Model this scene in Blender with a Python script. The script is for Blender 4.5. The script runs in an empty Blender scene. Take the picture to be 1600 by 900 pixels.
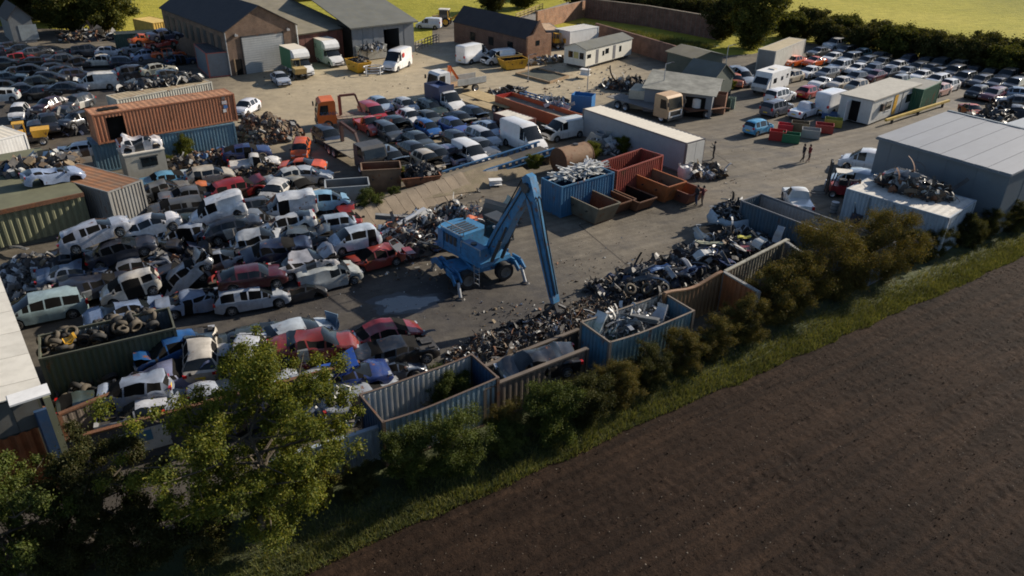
import bpy, bmesh, math, random
import numpy as np
from mathutils import Vector, Matrix, Euler, noise

SC = bpy.context.scene
COL = SC.collection
R = math.radians

# ------------------------------------------------------------------ camera, sky, sun, exposure
CAM_H, CAM_PITCH, CAM_ROLL, F_PX = 23.43, R(28.74), R(0.92), 1178.0
_fw = Vector((0, math.cos(CAM_PITCH), -math.sin(CAM_PITCH)))
_rt0, _up0 = Vector((1, 0, 0)), Vector((0, math.sin(CAM_PITCH), math.cos(CAM_PITCH)))
_rt = _rt0 * math.cos(CAM_ROLL) + _up0 * math.sin(CAM_ROLL)
_up = -_rt0 * math.sin(CAM_ROLL) + _up0 * math.cos(CAM_ROLL)
cam_d = bpy.data.cameras.new('camera')
cam = bpy.data.objects.new('camera', cam_d)
COL.objects.link(cam)
m = Matrix((_rt, _up, -_fw)).transposed().to_4x4()
m.translation = (0, 0, CAM_H)
cam.matrix_world = m
cam_d.sensor_width = 36.0
cam_d.lens = 36.0 * F_PX / 1600.0
cam_d.clip_end = 3000
cam_d.clip_start = 0.5
SC.camera = cam

SUN_AZ, SUN_EL = R(31), R(25)      # direction the sun stands in, measured from +X towards +Y
world = bpy.data.worlds.new('World')
SC.world = world
world.use_nodes = True
wn = world.node_tree
wn.nodes.clear()
sky = wn.nodes.new('ShaderNodeTexSky')
sky.sky_type = 'NISHITA'
sky.sun_disc = False
sky.sun_elevation = SUN_EL
sky.sun_rotation = R(90) - SUN_AZ
sky.air_density = 0.75
sky.dust_density = 0.5
sky.ozone_density = 1.0
bg = wn.nodes.new('ShaderNodeBackground')
bg.inputs['Strength'].default_value = 0.085
wo = wn.nodes.new('ShaderNodeOutputWorld')
wn.links.new(sky.outputs[0], bg.inputs[0])
wn.links.new(bg.outputs[0], wo.inputs[0])

sun_d = bpy.data.lights.new('sun', 'SUN')
sun_d.energy = 4.7
sun_d.angle = R(0.6)
sun_d.color = (1.0, 0.90, 0.76)
sun = bpy.data.objects.new('sun', sun_d)
COL.objects.link(sun)
sd = Vector((math.cos(SUN_AZ) * math.cos(SUN_EL), math.sin(SUN_AZ) * math.cos(SUN_EL), math.sin(SUN_EL)))
sun.rotation_euler = sd.to_track_quat('Z', 'Y').to_euler()
sun.location = sd * 200

SC.view_settings.view_transform = 'Standard'
SC.view_settings.look = 'None'
SC.view_settings.gamma = 1.0
SC.view_settings.use_curve_mapping = False
SC.view_settings.exposure = 0.65
SC.cycles.filter_width = 1.8
SC.cycles.max_bounces = 5
SC.cycles.diffuse_bounces = 2
SC.cycles.glossy_bounces = 2
SC.cycles.transmission_bounces = 2
SC.cycles.transparent_max_bounces = 4
SC.cycles.caustics_reflective = False
SC.cycles.caustics_refractive = False

# ------------------------------------------------------------------ helpers
def G(u, v, z=0.0):
    """world point at height z that the survey pixel (u, v) of the 1600x900 photograph stands on"""
    x, y = (u - 800) / F_PX, -(v - 450) / F_PX
    d = _rt * x + _up * y + _fw
    t = (z - CAM_H) / d.z
    return Vector((d.x * t, d.y * t, z))

def heading(u, v, du, dv, z=0.0):
    a, b = G(u, v, z), G(u + du, v + dv, z)
    return math.atan2(b.y - a.y, b.x - a.x)

def S(r, g, b):
    f = lambda c: ((c / 255 + 0.055) / 1.055) ** 2.4 if c > 10 else c / 255 / 12.92
    return (f(r), f(g), f(b))

class MB:
    """collects simple shapes into one mesh"""
    def __init__(self):
        self.v, self.f, self.m = [], [], []
        self.mi = 0
    def add(self, vs, fs):
        o = len(self.v)
        self.v.extend([tuple(p) for p in vs])
        self.f.extend([tuple(i + o for i in f) for f in fs])
        self.m.extend([self.mi] * len(fs))
        return self
    def box(self, c, s, rot=None, taper=1.0):
        x, y, z = s[0] / 2, s[1] / 2, s[2] / 2
        t = taper
        vs = [Vector(p) for p in ((-x, -y, -z), (x, -y, -z), (x, y, -z), (-x, y, -z), (-x * t, -y * t, z), (x * t, -y * t, z), (x * t, y * t, z), (-x * t, y * t, z))]
        if rot is not None:
            vs = [rot @ p for p in vs]
        c = Vector(c)
        return self.add([p + c for p in vs], [(0, 3, 2, 1), (4, 5, 6, 7), (0, 1, 5, 4), (1, 2, 6, 5), (2, 3, 7, 6), (3, 0, 4, 7)])
    def bx(self, x0, x1, y0, y1, z0, z1):
        return self.box(((x0 + x1) / 2, (y0 + y1) / 2, (z0 + z1) / 2), (x1 - x0, y1 - y0, z1 - z0))
    def bar(self, a, b, w, h=None):
        a, b = Vector(a), Vector(b)
        d = b - a
        if d.length < 1e-6:
            return self
        q = d.to_track_quat('X', 'Z').to_matrix()
        return self.box((a + b) / 2, (d.length, w, h or w), q)
    def cyl(self, a, b, r0, r1=None, n=10, cap=True):
        r1 = r0 if r1 is None else r1
        a, b = Vector(a), Vector(b)
        q = (b - a).to_track_quat('Z', 'Y').to_matrix()
        vs = []
        for p, r in ((a, r0), (b, r1)):
            for i in range(n):
                t = 2 * math.pi * i / n
                vs.append(p + q @ Vector((r * math.cos(t), r * math.sin(t), 0)))
        fs = [(i, (i + 1) % n, n + (i + 1) % n, n + i) for i in range(n)]
        if cap:
            fs += [tuple(range(n - 1, -1, -1)), tuple(range(n, 2 * n))]
        return self.add(vs, fs)
    def tube(self, pts, rs, n=7):
        pts = [Vector(p) for p in pts]
        vs = []
        k = len(pts)
        for i, p in enumerate(pts):
            d = (pts[min(i + 1, k - 1)] - pts[max(i - 1, 0)]).normalized()
            q = d.to_track_quat('Z', 'Y').to_matrix()
            r = rs[i] if hasattr(rs, '__len__') else rs
            for j in range(n):
                t = 2 * math.pi * j / n
                vs.append(p + q @ Vector((r * math.cos(t), r * math.sin(t), 0)))
        fs = [(i * n + j, i * n + (j + 1) % n, (i + 1) * n + (j + 1) % n, (i + 1) * n + j) for i in range(k - 1) for j in range(n)]
        fs += [tuple(range(n - 1, -1, -1)), tuple(range((k - 1) * n, k * n))]
        return self.add(vs, fs)
    def prism(self, poly, y0, y1):
        """polygon in x,z extruded along y"""
        n = len(poly)
        vs = [(x, y0, z) for x, z in poly] + [(x, y1, z) for x, z in poly]
        fs = [(i, (i + 1) % n, n + (i + 1) % n, n + i) for i in range(n)]
        return self.add(vs, fs + [tuple(range(n - 1, -1, -1)), tuple(range(n, 2 * n))])
    def slab(self, poly, z0, z1):
        """polygon in x,y extruded along z"""
        n = len(poly)
        vs = [(x, y, z0) for x, y in poly] + [(x, y, z1) for x, y in poly]
        fs = [(i, (i + 1) % n, n + (i + 1) % n, n + i) for i in range(n)]
        return self.add(vs, fs + [tuple(range(n - 1, -1, -1)), tuple(range(n, 2 * n))])
    def lathe(self, prof, axis='y', n=16, c=(0, 0, 0)):
        """profile of (offset along axis, radius)"""
        vs, k = [], len(prof)
        for o, r in prof:
            for i in range(n):
                t = 2 * math.pi * i / n
                a, b = r * math.cos(t), r * math.sin(t)
                p = (a, o, b) if axis == 'y' else (a, b, o)
                vs.append((p[0] + c[0], p[1] + c[1], p[2] + c[2]))
        fs = [(i * n + j, i * n + (j + 1) % n, (i + 1) * n + (j + 1) % n, (i + 1) * n + j) for i in range(k - 1) for j in range(n)]
        return self.add(vs, fs)
    def corr(self, p0, p1, z0, z1, depth=0.04, pitch=0.28, top=None):
        """corrugated sheet standing between p0 and p1, pressed along its length"""
        p0, p1 = Vector(p0[:2]), Vector(p1[:2])
        d = p1 - p0
        L = d.length
        d.normalize()
        nrm = Vector((d.y, -d.x))
        k = max(2, round(L / pitch))
        st = []
        for i in range(k):
            for s, o in ((0.0, 0), (0.32, 0), (0.5, 1), (0.82, 1)):
                st.append(((i + s) / k, o))
        st.append((1.0, 0))
        vs, fs = [], []
        for s, o in st:
            q = p0 + d * (s * L) + nrm * (-depth * o)
            zt, lat = (top(s) if top else (z1, 0))
            vs.append((q.x, q.y, z0))
            vs.append((q.x + nrm.x * lat * 0.5, q.y + nrm.y * lat * 0.5, (z0 + zt) / 2))
            vs.append((q.x + nrm.x * lat, q.y + nrm.y * lat, zt))
        for i in range(len(st) - 1):
            a, b = i * 3, i * 3 + 3
            fs += [(a, b, b + 1, a + 1), (a + 1, b + 1, b + 2, a + 2)]
        return self.add(vs, fs)
    def mesh(self, name, smooth=None):
        me = bpy.data.meshes.new(name)
        me.from_pydata(self.v, [], self.f)
        if any(self.m):
            me.polygons.foreach_set('material_index', self.m)
        if smooth:
            me.polygons.foreach_set('use_smooth', [True] * len(me.polygons))
            me.set_sharp_from_angle(angle=R(smooth))
        me.update()
        return me
    def build(self, name, mat, parent=None, smooth=None):
        me = self.mesh(name, smooth)
        return link(name, me, mat, parent)

def link(name, me, mat, parent=None):
    o = bpy.data.objects.new(name, me)
    COL.objects.link(o)
    mats = mat if isinstance(mat, (list, tuple)) else [mat]
    if len(me.materials) == 0:
        for k in mats:
            me.materials.append(k)
    else:
        for i, k in enumerate(mats):
            if me.materials[i] is not k:
                o.material_slots[i].link = 'OBJECT'
                o.material_slots[i].material = k
    if parent is not None:
        o.parent = parent
    return o

LABELS = set()
def tag(o, label=None, cat=None, group=None, kind=None):
    if label:
        o['label'] = label
    if cat:
        o['category'] = cat
    if group:
        o['group'] = group
    if kind:
        o['kind'] = kind
    return o

def thing(name, label, cat, loc=(0, 0, 0), yaw=0.0, group=None, pitch=0.0, roll=0.0):
    o = bpy.data.objects.new(name, None)
    o.empty_display_size = 0.3
    COL.objects.link(o)
    o.matrix_world = Matrix.Translation(loc) @ Matrix.Rotation(yaw, 4, 'Z') @ Matrix.Rotation(-pitch, 4, 'Y') @ Matrix.Rotation(roll, 4, 'X')
    return tag(o, label, cat, group)

def copy_tree(o, parent=None):
    c = o.copy()
    COL.objects.link(c)
    if parent is not None:
        c.parent = parent
        c.matrix_parent_inverse = o.matrix_parent_inverse
    for ch in list(o.children):
        copy_tree(ch, c)
    return c

# ------------------------------------------------------------------ materials
MATS = {}
def nd(nt, typ, **kw):
    n = nt.nodes.new(typ)
    for k, v in kw.items():
        if k in n.inputs:
            n.inputs[k].default_value = v
        else:
            setattr(n, k, v)
    return n

def ramp(nt, fac, stops):
    r = nt.nodes.new('ShaderNodeValToRGB')
    e = r.color_ramp.elements
    while len(e) < len(stops):
        e.new(0.5)
    for el, (p, c) in zip(e, stops):
        el.position = p
        el.color = (*c, 1) if len(c) == 3 else c
    nt.links.new(fac, r.inputs[0])
    return r.outputs[0]

def mixc(nt, fac, a, b, mode='MIX'):
    n = nt.nodes.new('ShaderNodeMix')
    n.data_type = 'RGBA'
    n.blend_type = mode
    for s, x in ((0, fac), (6, a), (7, b)):
        if hasattr(x, 'is_linked') or hasattr(x, 'links'):
            nt.links.new(x, n.inputs[s])
        else:
            n.inputs[s].default_value = x if s == 0 else (*x, 1)
    return n.outputs[2]

def coords(nt, scale=1.0, kind='Object', rand=True):
    tc = nt.nodes.new('ShaderNodeTexCoord')
    out = tc.outputs[kind]
    if rand:
        oi = nt.nodes.new('ShaderNodeObjectInfo')
        mu = nd(nt, 'ShaderNodeVectorMath', operation='SCALE')
        mu.inputs[0].default_value = (37.0, 71.0, 19.0)
        nt.links.new(oi.outputs['Random'], mu.inputs['Scale'])
        ad = nd(nt, 'ShaderNodeVectorMath', operation='ADD')
        nt.links.new(out, ad.inputs[0])
        nt.links.new(mu.outputs[0], ad.inputs[1])
        out = ad.outputs[0]
    return out

def tex(nt, co, scale, detail=4, rough=0.55, stretch=None):
    if stretch:
        mp = nd(nt, 'ShaderNodeMapping')
        mp.inputs['Scale'].default_value = stretch
        nt.links.new(co, mp.inputs[0])
        co = mp.outputs[0]
    n = nd(nt, 'ShaderNodeTexNoise')
    n.inputs['Scale'].default_value = scale
    n.inputs['Detail'].default_value = detail
    n.inputs['Roughness'].default_value = rough
    nt.links.new(co, n.inputs['Vector'])
    return n.outputs[0]

def newmat(name):
    mt = bpy.data.materials.new(name)
    mt.use_nodes = True
    nt = mt.node_tree
    b = nt.nodes['Principled BSDF']
    return mt, nt, b

def M(name, col, rough=0.6, metal=0.0, var=0.18, vs=1.3, dirt=0.25, dcol=(0.13, 0.095, 0.06), rust=0.0, bump=0.0, bs=12.0, coat=0.0, spec=0.5, streak=False):
    """painted / plain surface with uneven tone, dirt and, where asked, rust"""
    if name in MATS:
        return MATS[name]
    mt, nt, b = newmat(name)
    co = coords(nt)
    n1 = tex(nt, co, vs, 5)
    c = mixc(nt, 1.0, col, ramp(nt, n1, [(0.3, (1 - var,) * 3), (0.7, (1 + var,) * 3)]), 'MULTIPLY')
    if dirt:
        n2 = tex(nt, co, vs * 2.6, 6, 0.65, (1, 1, 0.25) if streak else None)
        f = ramp(nt, n2, [(0.42, (0, 0, 0)), (0.75, (dirt,) * 3)])
        c = mixc(nt, f, c, dcol)
    if rust:
        n3 = tex(nt, co, vs * 1.1, 8, 0.7, (1, 1, 0.4) if streak else None)
        f = ramp(nt, n3, [(0.62 - 0.25 * rust, (0, 0, 0)), (0.68 - 0.2 * rust, (1, 1, 1))])
        n4 = tex(nt, co, 9, 4)
        rc = ramp(nt, n4, [(0.3, (0.075, 0.028, 0.012)), (0.7, (0.21, 0.085, 0.032))])
        c = mixc(nt, f, c, rc)
    nt.links.new(c, b.inputs['Base Color'])
    b.inputs['Roughness'].default_value = rough
    b.inputs['Metallic'].default_value = metal
    b.inputs['Specular IOR Level'].default_value = spec
    if coat:
        b.inputs['Coat Weight'].default_value = coat
        b.inputs['Coat Roughness'].default_value = 0.12
    if bump:
        nb = tex(nt, co, bs, 5)
        bp = nd(nt, 'ShaderNodeBump')
        bp.inputs['Strength'].default_value = bump
        bp.inputs['Distance'].default_value = 0.05
        nt.links.new(nb, bp.inputs['Height'])
        nt.links.new(bp.outputs[0], b.inputs['Normal'])
    MATS[name] = mt
    return mt

def paint(rgb, scrap=False):
    """car paint from a display colour"""
    k = 'paint_%d_%d_%d%s' % (*rgb, '_worn' if scrap else '')
    if k in MATS:
        return MATS[k]
    c = S(*rgb)
    if scrap:
        return M(k, tuple(x * 0.8 for x in c), 0.34, 0.0, 0.2, 1.1, 0.38, (0.075, 0.06, 0.043), 0.05, 0.12, 3.0, 0.45)
    return M(k, tuple(x * 0.9 for x in c), 0.28, 0.0, 0.08, 1.0, 0.16, (0.12, 0.1, 0.07), 0.0, 0.0, 1.0, 0.6)

def leafmat(name, cols, trans=0.35):
    mt = bpy.data.materials.new(name)
    mt.use_nodes = True
    nt = mt.node_tree
    nt.nodes.clear()
    out = nt.nodes.new('ShaderNodeOutputMaterial')
    ge = nt.nodes.new('ShaderNodeNewGeometry')
    c = ramp(nt, ge.outputs['Random Per Island'], [(i / max(1, len(cols) - 1), cc) for i, cc in enumerate(cols)])
    tc = nt.nodes.new('ShaderNodeTexCoord')
    n = tex(nt, tc.outputs['Object'], 0.55, 3)
    c = mixc(nt, 1.0, c, ramp(nt, n, [(0.35, (0.7, 0.7, 0.7)), (0.68, (1.3, 1.22, 1.05))]), 'MULTIPLY')
    d = nt.nodes.new('ShaderNodeBsdfDiffuse')
    t = nt.nodes.new('ShaderNodeBsdfTranslucent')
    g = nt.nodes.new('ShaderNodeBsdfGlossy')
    g.inputs['Roughness'].default_value = 0.6
    m1 = nt.nodes.new('ShaderNodeMixShader')
    m1.inputs[0].default_value = trans
    m2 = nt.nodes.new('ShaderNodeMixShader')
    m2.inputs[0].default_value = 0.012
    nt.links.new(c, d.inputs[0])
    nt.links.new(mixc(nt, 1.0, c, (1.25, 1.15, 0.55), 'MULTIPLY'), t.inputs[0])
    nt.links.new(d.outputs[0], m1.inputs[1])
    nt.links.new(t.outputs[0], m1.inputs[2])
    nt.links.new(m1.outputs[0], m2.inputs[1])
    nt.links.new(g.outputs[0], m2.inputs[2])
    nt.links.new(m2.outputs[0], out.inputs[0])
    return mt

BLACK = M('black_plastic', (0.012, 0.012, 0.013), 0.55, var=0.2, dirt=0.2)
RUBBER = M('tyre_rubber', (0.016, 0.016, 0.016), 0.8, var=0.25, dirt=0.35, dcol=(0.09, 0.075, 0.055))
RIM = M('alloy_rim', (0.42, 0.42, 0.42), 0.35, 0.7, var=0.1, dirt=0.3)
STEEL = M('galvanised_steel', (0.33, 0.34, 0.35), 0.5, 0.4, var=0.15, dirt=0.25)
DARKSTEEL = M('dark_steel', (0.05, 0.05, 0.052), 0.55, 0.3, var=0.25, dirt=0.3, rust=0.2)
RUSTY = M('rusted_steel', (0.14, 0.062, 0.03), 0.85, 0.0, var=0.35, vs=1.0, dirt=0.4, dcol=(0.05, 0.03, 0.02), rust=0.5, bump=0.3)
WHITE = M('white_paint', (0.72, 0.71, 0.68), 0.5, var=0.06, dirt=0.18, streak=True)
CREAM = M('cream_panel', (0.62, 0.58, 0.5), 0.6, var=0.08, dirt=0.2, streak=True)
YELLOW = M('yellow_paint', (0.62, 0.33, 0.02), 0.45, var=0.12, dirt=0.25, rust=0.1)
ORANGE = M('orange_paint', (0.62, 0.13, 0.018), 0.45, var=0.12, dirt=0.2)
REDP = M('red_paint', (0.42, 0.03, 0.018), 0.45, var=0.12, dirt=0.2)
WOOD = M('weathered_wood', (0.3, 0.2, 0.11), 0.85, var=0.25, dirt=0.3)
PLATE_Y = M('yellow_plate', (0.75, 0.5, 0.03), 0.5, var=0.03, dirt=0.05)
PLATE_W = M('white_plate', (0.7, 0.7, 0.7), 0.5, var=0.03, dirt=0.05)
LAMP_R = M('red_lens', (0.4, 0.012, 0.01), 0.15, var=0.05, dirt=0.1, coat=0.5)
LAMP_W = M('clear_lens', (0.5, 0.5, 0.5), 0.1, 0.3, var=0.05, dirt=0.1, coat=0.6)
LAMP_O = M('amber_lens', (0.6, 0.16, 0.01), 0.2, var=0.05, dirt=0.1)
INTERIOR = M('dark_interior', (0.007, 0.0065, 0.006), 0.9, var=0.4, dirt=0.25, dcol=(0.02, 0.018, 0.015), spec=0.15)
GLASS = M('tinted_glass', (0.010, 0.013, 0.015), 0.1, 0.0, var=0.1, dirt=0.12, dcol=(0.05, 0.047, 0.04), spec=0.45)
# ------------------------------------------------------------------ ground, yard, field
HED = R(33.0)                              # direction of the hedge line
HA = Vector((math.cos(HED), math.sin(HED), 0))
HN = Vector((-math.sin(HED), math.cos(HED), 0))     # away from the field, into the yard
H0 = Vector((-7.7, 20.1, 0))               # a point on the edge of the ploughed field
def HP(s, t, z=0.0):
    p = H0 + HA * s + HN * t
    return Vector((p.x, p.y, z))

def vnoise(x, y, seed):
    """tileless value noise on numpy arrays"""
    xi, yi = np.floor(x).astype(np.int64), np.floor(y).astype(np.int64)
    xf, yf = x - xi, y - yi
    u, v = xf * xf * (3 - 2 * xf), yf * yf * (3 - 2 * yf)
    def h(a, b):
        n = (a * 374761393 + b * 668265263 + seed * 974634777) & 0x7fffffff
        n = ((n ^ (n >> 13)) * 1274126177) & 0x7fffffff
        return ((n ^ (n >> 16)) & 0xffff) / 65535.0
    return (h(xi, yi) * (1 - u) + h(xi + 1, yi) * u) * (1 - v) + (h(xi, yi + 1) * (1 - u) + h(xi + 1, yi + 1) * u) * v

def np_mesh(name, verts, faces):
    """verts (n,3), faces (m,k) arrays"""
    me = bpy.data.meshes.new(name)
    n, k = faces.shape
    me.vertices.add(len(verts))
    me.vertices.foreach_set('co', np.ascontiguousarray(verts, dtype=np.float32).ravel())
    me.loops.add(n * k)
    me.loops.foreach_set('vertex_index', np.ascontiguousarray(faces, dtype=np.int32).ravel())
    me.polygons.add(n)
    me.polygons.foreach_set('loop_start', np.arange(0, n * k, k, dtype=np.int32))
    me.polygons.foreach_set('loop_total', np.full(n, k, dtype=np.int32))
    me.update(calc_edges=True)
    return me

def grid_faces(nx, ny):
    i = np.arange(nx * ny).reshape(ny, nx)
    return np.stack([i[:-1, :-1].ravel(), i[:-1, 1:].ravel(), i[1:, 1:].ravel(), i[1:, :-1].ravel()], 1)

def ground_mats():
    # pasture
    mt, nt, b = newmat('pasture_grass')
    co = coords(nt, rand=False)
    a = tex(nt, co, 0.02, 5)
    c = ramp(nt, a, [(0.3, (0.23, 0.22, 0.035)), (0.5, (0.33, 0.30, 0.05)), (0.7, (0.41, 0.355, 0.075))])
    n2 = tex(nt, co, 0.35, 6, 0.7, (1, 2.2, 1))
    c = mixc(nt, 1.0, c, ramp(nt, n2, [(0.3, (0.62, 0.66, 0.5)), (0.7, (1.2, 1.15, 1.0))]), 'MULTIPLY')
    nt.links.new(c, b.inputs['Base Color'])
    b.inputs['Roughness'].default_value = 0.95
    b.inputs['Specular IOR Level'].default_value = 0.1
    bp = nd(nt, 'ShaderNodeBump')
    bp.inputs['Strength'].default_value = 0.6
    bp.inputs['Distance'].default_value = 0.3
    nt.links.new(tex(nt, co, 1.6, 5), bp.inputs['Height'])
    nt.links.new(bp.outputs[0], b.inputs['Normal'])
    MATS['pasture'] = mt
    # yard: worn concrete and trodden dirt
    mt, nt, b = newmat('yard_concrete_and_dirt')
    co = coords(nt, rand=False)
    a = tex(nt, co, 0.055, 6, 0.6)
    c = ramp(nt, a, [(0.3, (0.092, 0.082, 0.066)), (0.48, (0.135, 0.119, 0.094)), (0.62, (0.172, 0.150, 0.118)), (0.8, (0.125, 0.110, 0.087))])
    n2 = tex(nt, co, 0.9, 8, 0.7)
    c = mixc(nt, 1.0, c, ramp(nt, n2, [(0.28, (0.62, 0.6, 0.58)), (0.72, (1.22, 1.2, 1.16))]), 'MULTIPLY')
    # oil and wheel tracks
    mpt = nd(nt, 'ShaderNodeMapping')
    mpt.inputs['Rotation'].default_value = (0, 0, -R(30))
    nt.links.new(co, mpt.inputs[0])
    n6 = tex(nt, mpt.outputs[0], 1.0, 6, 0.65, (0.07, 1.5, 1))       # wheel tracks
    c = mixc(nt, 1.0, c, ramp(nt, n6, [(0.36, (0.72, 0.70, 0.68)), (0.62, (1.14, 1.13, 1.1))]), 'MULTIPLY')
    n3 = tex(nt, co, 0.22, 7, 0.7, (1.0, 2.6, 1))
    c = mixc(nt, ramp(nt, n3, [(0.53, (0, 0, 0)), (0.68, (0.72,) * 3)]), c, (0.055, 0.047, 0.038))
    # black oil and mud round the crane; wreck, tree and upper-left zones simply darker
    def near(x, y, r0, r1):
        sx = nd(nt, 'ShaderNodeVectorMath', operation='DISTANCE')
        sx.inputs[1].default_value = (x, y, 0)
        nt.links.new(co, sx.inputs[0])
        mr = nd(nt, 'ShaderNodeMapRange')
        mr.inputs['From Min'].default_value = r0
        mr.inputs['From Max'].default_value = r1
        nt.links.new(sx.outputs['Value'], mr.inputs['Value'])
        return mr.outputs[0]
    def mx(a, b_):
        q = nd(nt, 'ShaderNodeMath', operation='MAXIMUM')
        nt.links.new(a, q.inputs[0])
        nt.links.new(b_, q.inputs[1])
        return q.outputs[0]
    # bare tan dust in front of the barns
    tan = ramp(nt, n2, [(0.3, (0.30, 0.245, 0.16)), (0.7, (0.47, 0.385, 0.25))])
    tf = mx(near(-17, 92, 30, 14), near(-3, 103, 26, 12))
    tm_ = nd(nt, 'ShaderNodeMath', operation='MULTIPLY')
    nt.links.new(tf, tm_.inputs[0])
    nt.links.new(ramp(nt, a, [(0.25, (0.55,) * 3), (0.55, (1.0,) * 3)]), tm_.inputs[1])
    c = mixc(nt, tm_.outputs[0], c, tan)
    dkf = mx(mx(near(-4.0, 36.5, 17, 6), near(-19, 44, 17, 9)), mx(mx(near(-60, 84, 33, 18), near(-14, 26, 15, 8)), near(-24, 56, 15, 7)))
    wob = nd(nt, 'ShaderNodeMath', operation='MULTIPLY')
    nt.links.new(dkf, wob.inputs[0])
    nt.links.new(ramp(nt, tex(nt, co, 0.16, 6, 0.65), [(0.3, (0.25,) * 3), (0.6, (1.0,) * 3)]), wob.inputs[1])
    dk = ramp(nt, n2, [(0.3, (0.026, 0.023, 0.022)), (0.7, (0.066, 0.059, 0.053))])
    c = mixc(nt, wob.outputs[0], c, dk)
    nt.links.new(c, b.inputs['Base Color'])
    b.inputs['Specular IOR Level'].default_value = 0.35
    nt.links.new(ramp(nt, n3, [(0.4, (0.9,) * 3), (0.7, (0.55,) * 3)]), b.inputs['Roughness'])
    bp = nd(nt, 'ShaderNodeBump')
    bp.inputs['Strength'].default_value = 0.45
    bp.inputs['Distance'].default_value = 0.06
    nt.links.new(tex(nt, co, 3.0, 8, 0.7), bp.inputs['Height'])
    nt.links.new(bp.outputs[0], b.inputs['Normal'])
    MATS['yard'] = mt
    # soil
    mt, nt, b = newmat('ploughed_soil')
    co = coords(nt, rand=False)
    a = tex(nt, co, 0.16, 7, 0.65)
    c = ramp(nt, a, [(0.3, (0.0135, 0.0079, 0.0051)), (0.55, (0.0215, 0.0125, 0.0080)), (0.75, (0.034, 0.0203, 0.0132))])
    n2 = tex(nt, co, 7.0, 6, 0.7)
    c = mixc(nt, 1.0, c, ramp(nt, n2, [(0.3, (0.6, 0.6, 0.6)), (0.68, (1.35, 1.3, 1.2))]), 'MULTIPLY')
    mpr = nd(nt, 'ShaderNodeMapping')
    mpr.inputs['Rotation'].default_value = (0, 0, -HED)
    nt.links.new(co, mpr.inputs[0])
    n5 = tex(nt, mpr.outputs[0], 1.0, 5, 0.6, (0.12, 2.2, 1))
    c = mixc(nt, 1.0, c, ramp(nt, n5, [(0.34, (0.6, 0.58, 0.56)), (0.66, (1.5, 1.48, 1.42))]), 'MULTIPLY')
    nt.links.new(c, b.inputs['Base Color'])
    b.inputs['Roughness'].default_value = 0.95
    b.inputs['Specular IOR Level'].default_value = 0.15
    bp = nd(nt, 'ShaderNodeBump')
    bp.inputs['Strength'].default_value = 0.7
    bp.inputs['Distance'].default_value = 0.08
    nt.links.new(tex(nt, co, 9.0, 6, 0.7), bp.inputs['Height'])
    nt.links.new(bp.outputs[0], b.inputs['Normal'])
    MATS['soil'] = mt
    M('verge_earth', (0.05, 0.062, 0.02), 0.95, var=0.4, vs=0.8, dirt=0.3, dcol=(0.05, 0.04, 0.025), bump=0.5)
    M('rough_ground', (0.075, 0.075, 0.03), 0.95, var=0.4, vs=0.3, dirt=0.5, dcol=(0.09, 0.07, 0.045), bump=0.5)
    M('lane_tarmac', (0.19, 0.175, 0.155), 0.85, var=0.12, vs=0.4, dirt=0.3)
ground_mats()

mb = MB()
mb.add([HP(-1500, 0.5, -0.012), HP(1500, 0.5, -0.012), HP(1500, 2000, -0.012), HP(-1500, 2000, -0.012)], [(0, 1, 2, 3)])
tag(mb.build('ground', MATS['pasture']), kind='structure')
mb = MB()
mb.add([HP(-1500, -400, -0.25), HP(1500, -400, -0.25), HP(1500, 0.6, -0.25), HP(-1500, 0.6, -0.25)], [(0, 1, 2, 3)])
tag(mb.build('field_subsoil', MATS['soil']), kind='structure')

# yard sheet
yp = [HP(-45, 3.2), HP(95, 3.2), (100, 96), (75, 108), (47, 128), (36, 118), (24, 114), (19, 121), (8, 130), (3, 127), (-8, 146), (-15, 141), (-13, 121), (-34, 134), (-60, 122), (-70, 128), (-110, 135), (-110, 20)]
mb = MB()
mb.add([(p[0], p[1], 0.0) for p in yp], [tuple(range(len(yp)))])
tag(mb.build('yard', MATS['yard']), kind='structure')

# lane leaving between the bungalow and the brick wall
mb = MB()
l0, l1, l2 = G(745, 52), G(838, 26), G(905, 4)
ln = []
for q, wd in ((l0, 2.2), (l1, 2.4), (l2, 2.4)):
    d = (l2 - l0).normalized()
    nrm = Vector((-d.y, d.x, 0))
    ln.append((q - nrm * wd, q + nrm * wd))
mb.add([(a.x, a.y, 0.008) for a, b in ln] + [(b.x, b.y, 0.008) for a, b in ln], [(0, 1, 4, 3), (1, 2, 5, 4)])
tag(mb.build('lane', MATS['lane_tarmac']), kind='structure')

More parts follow.
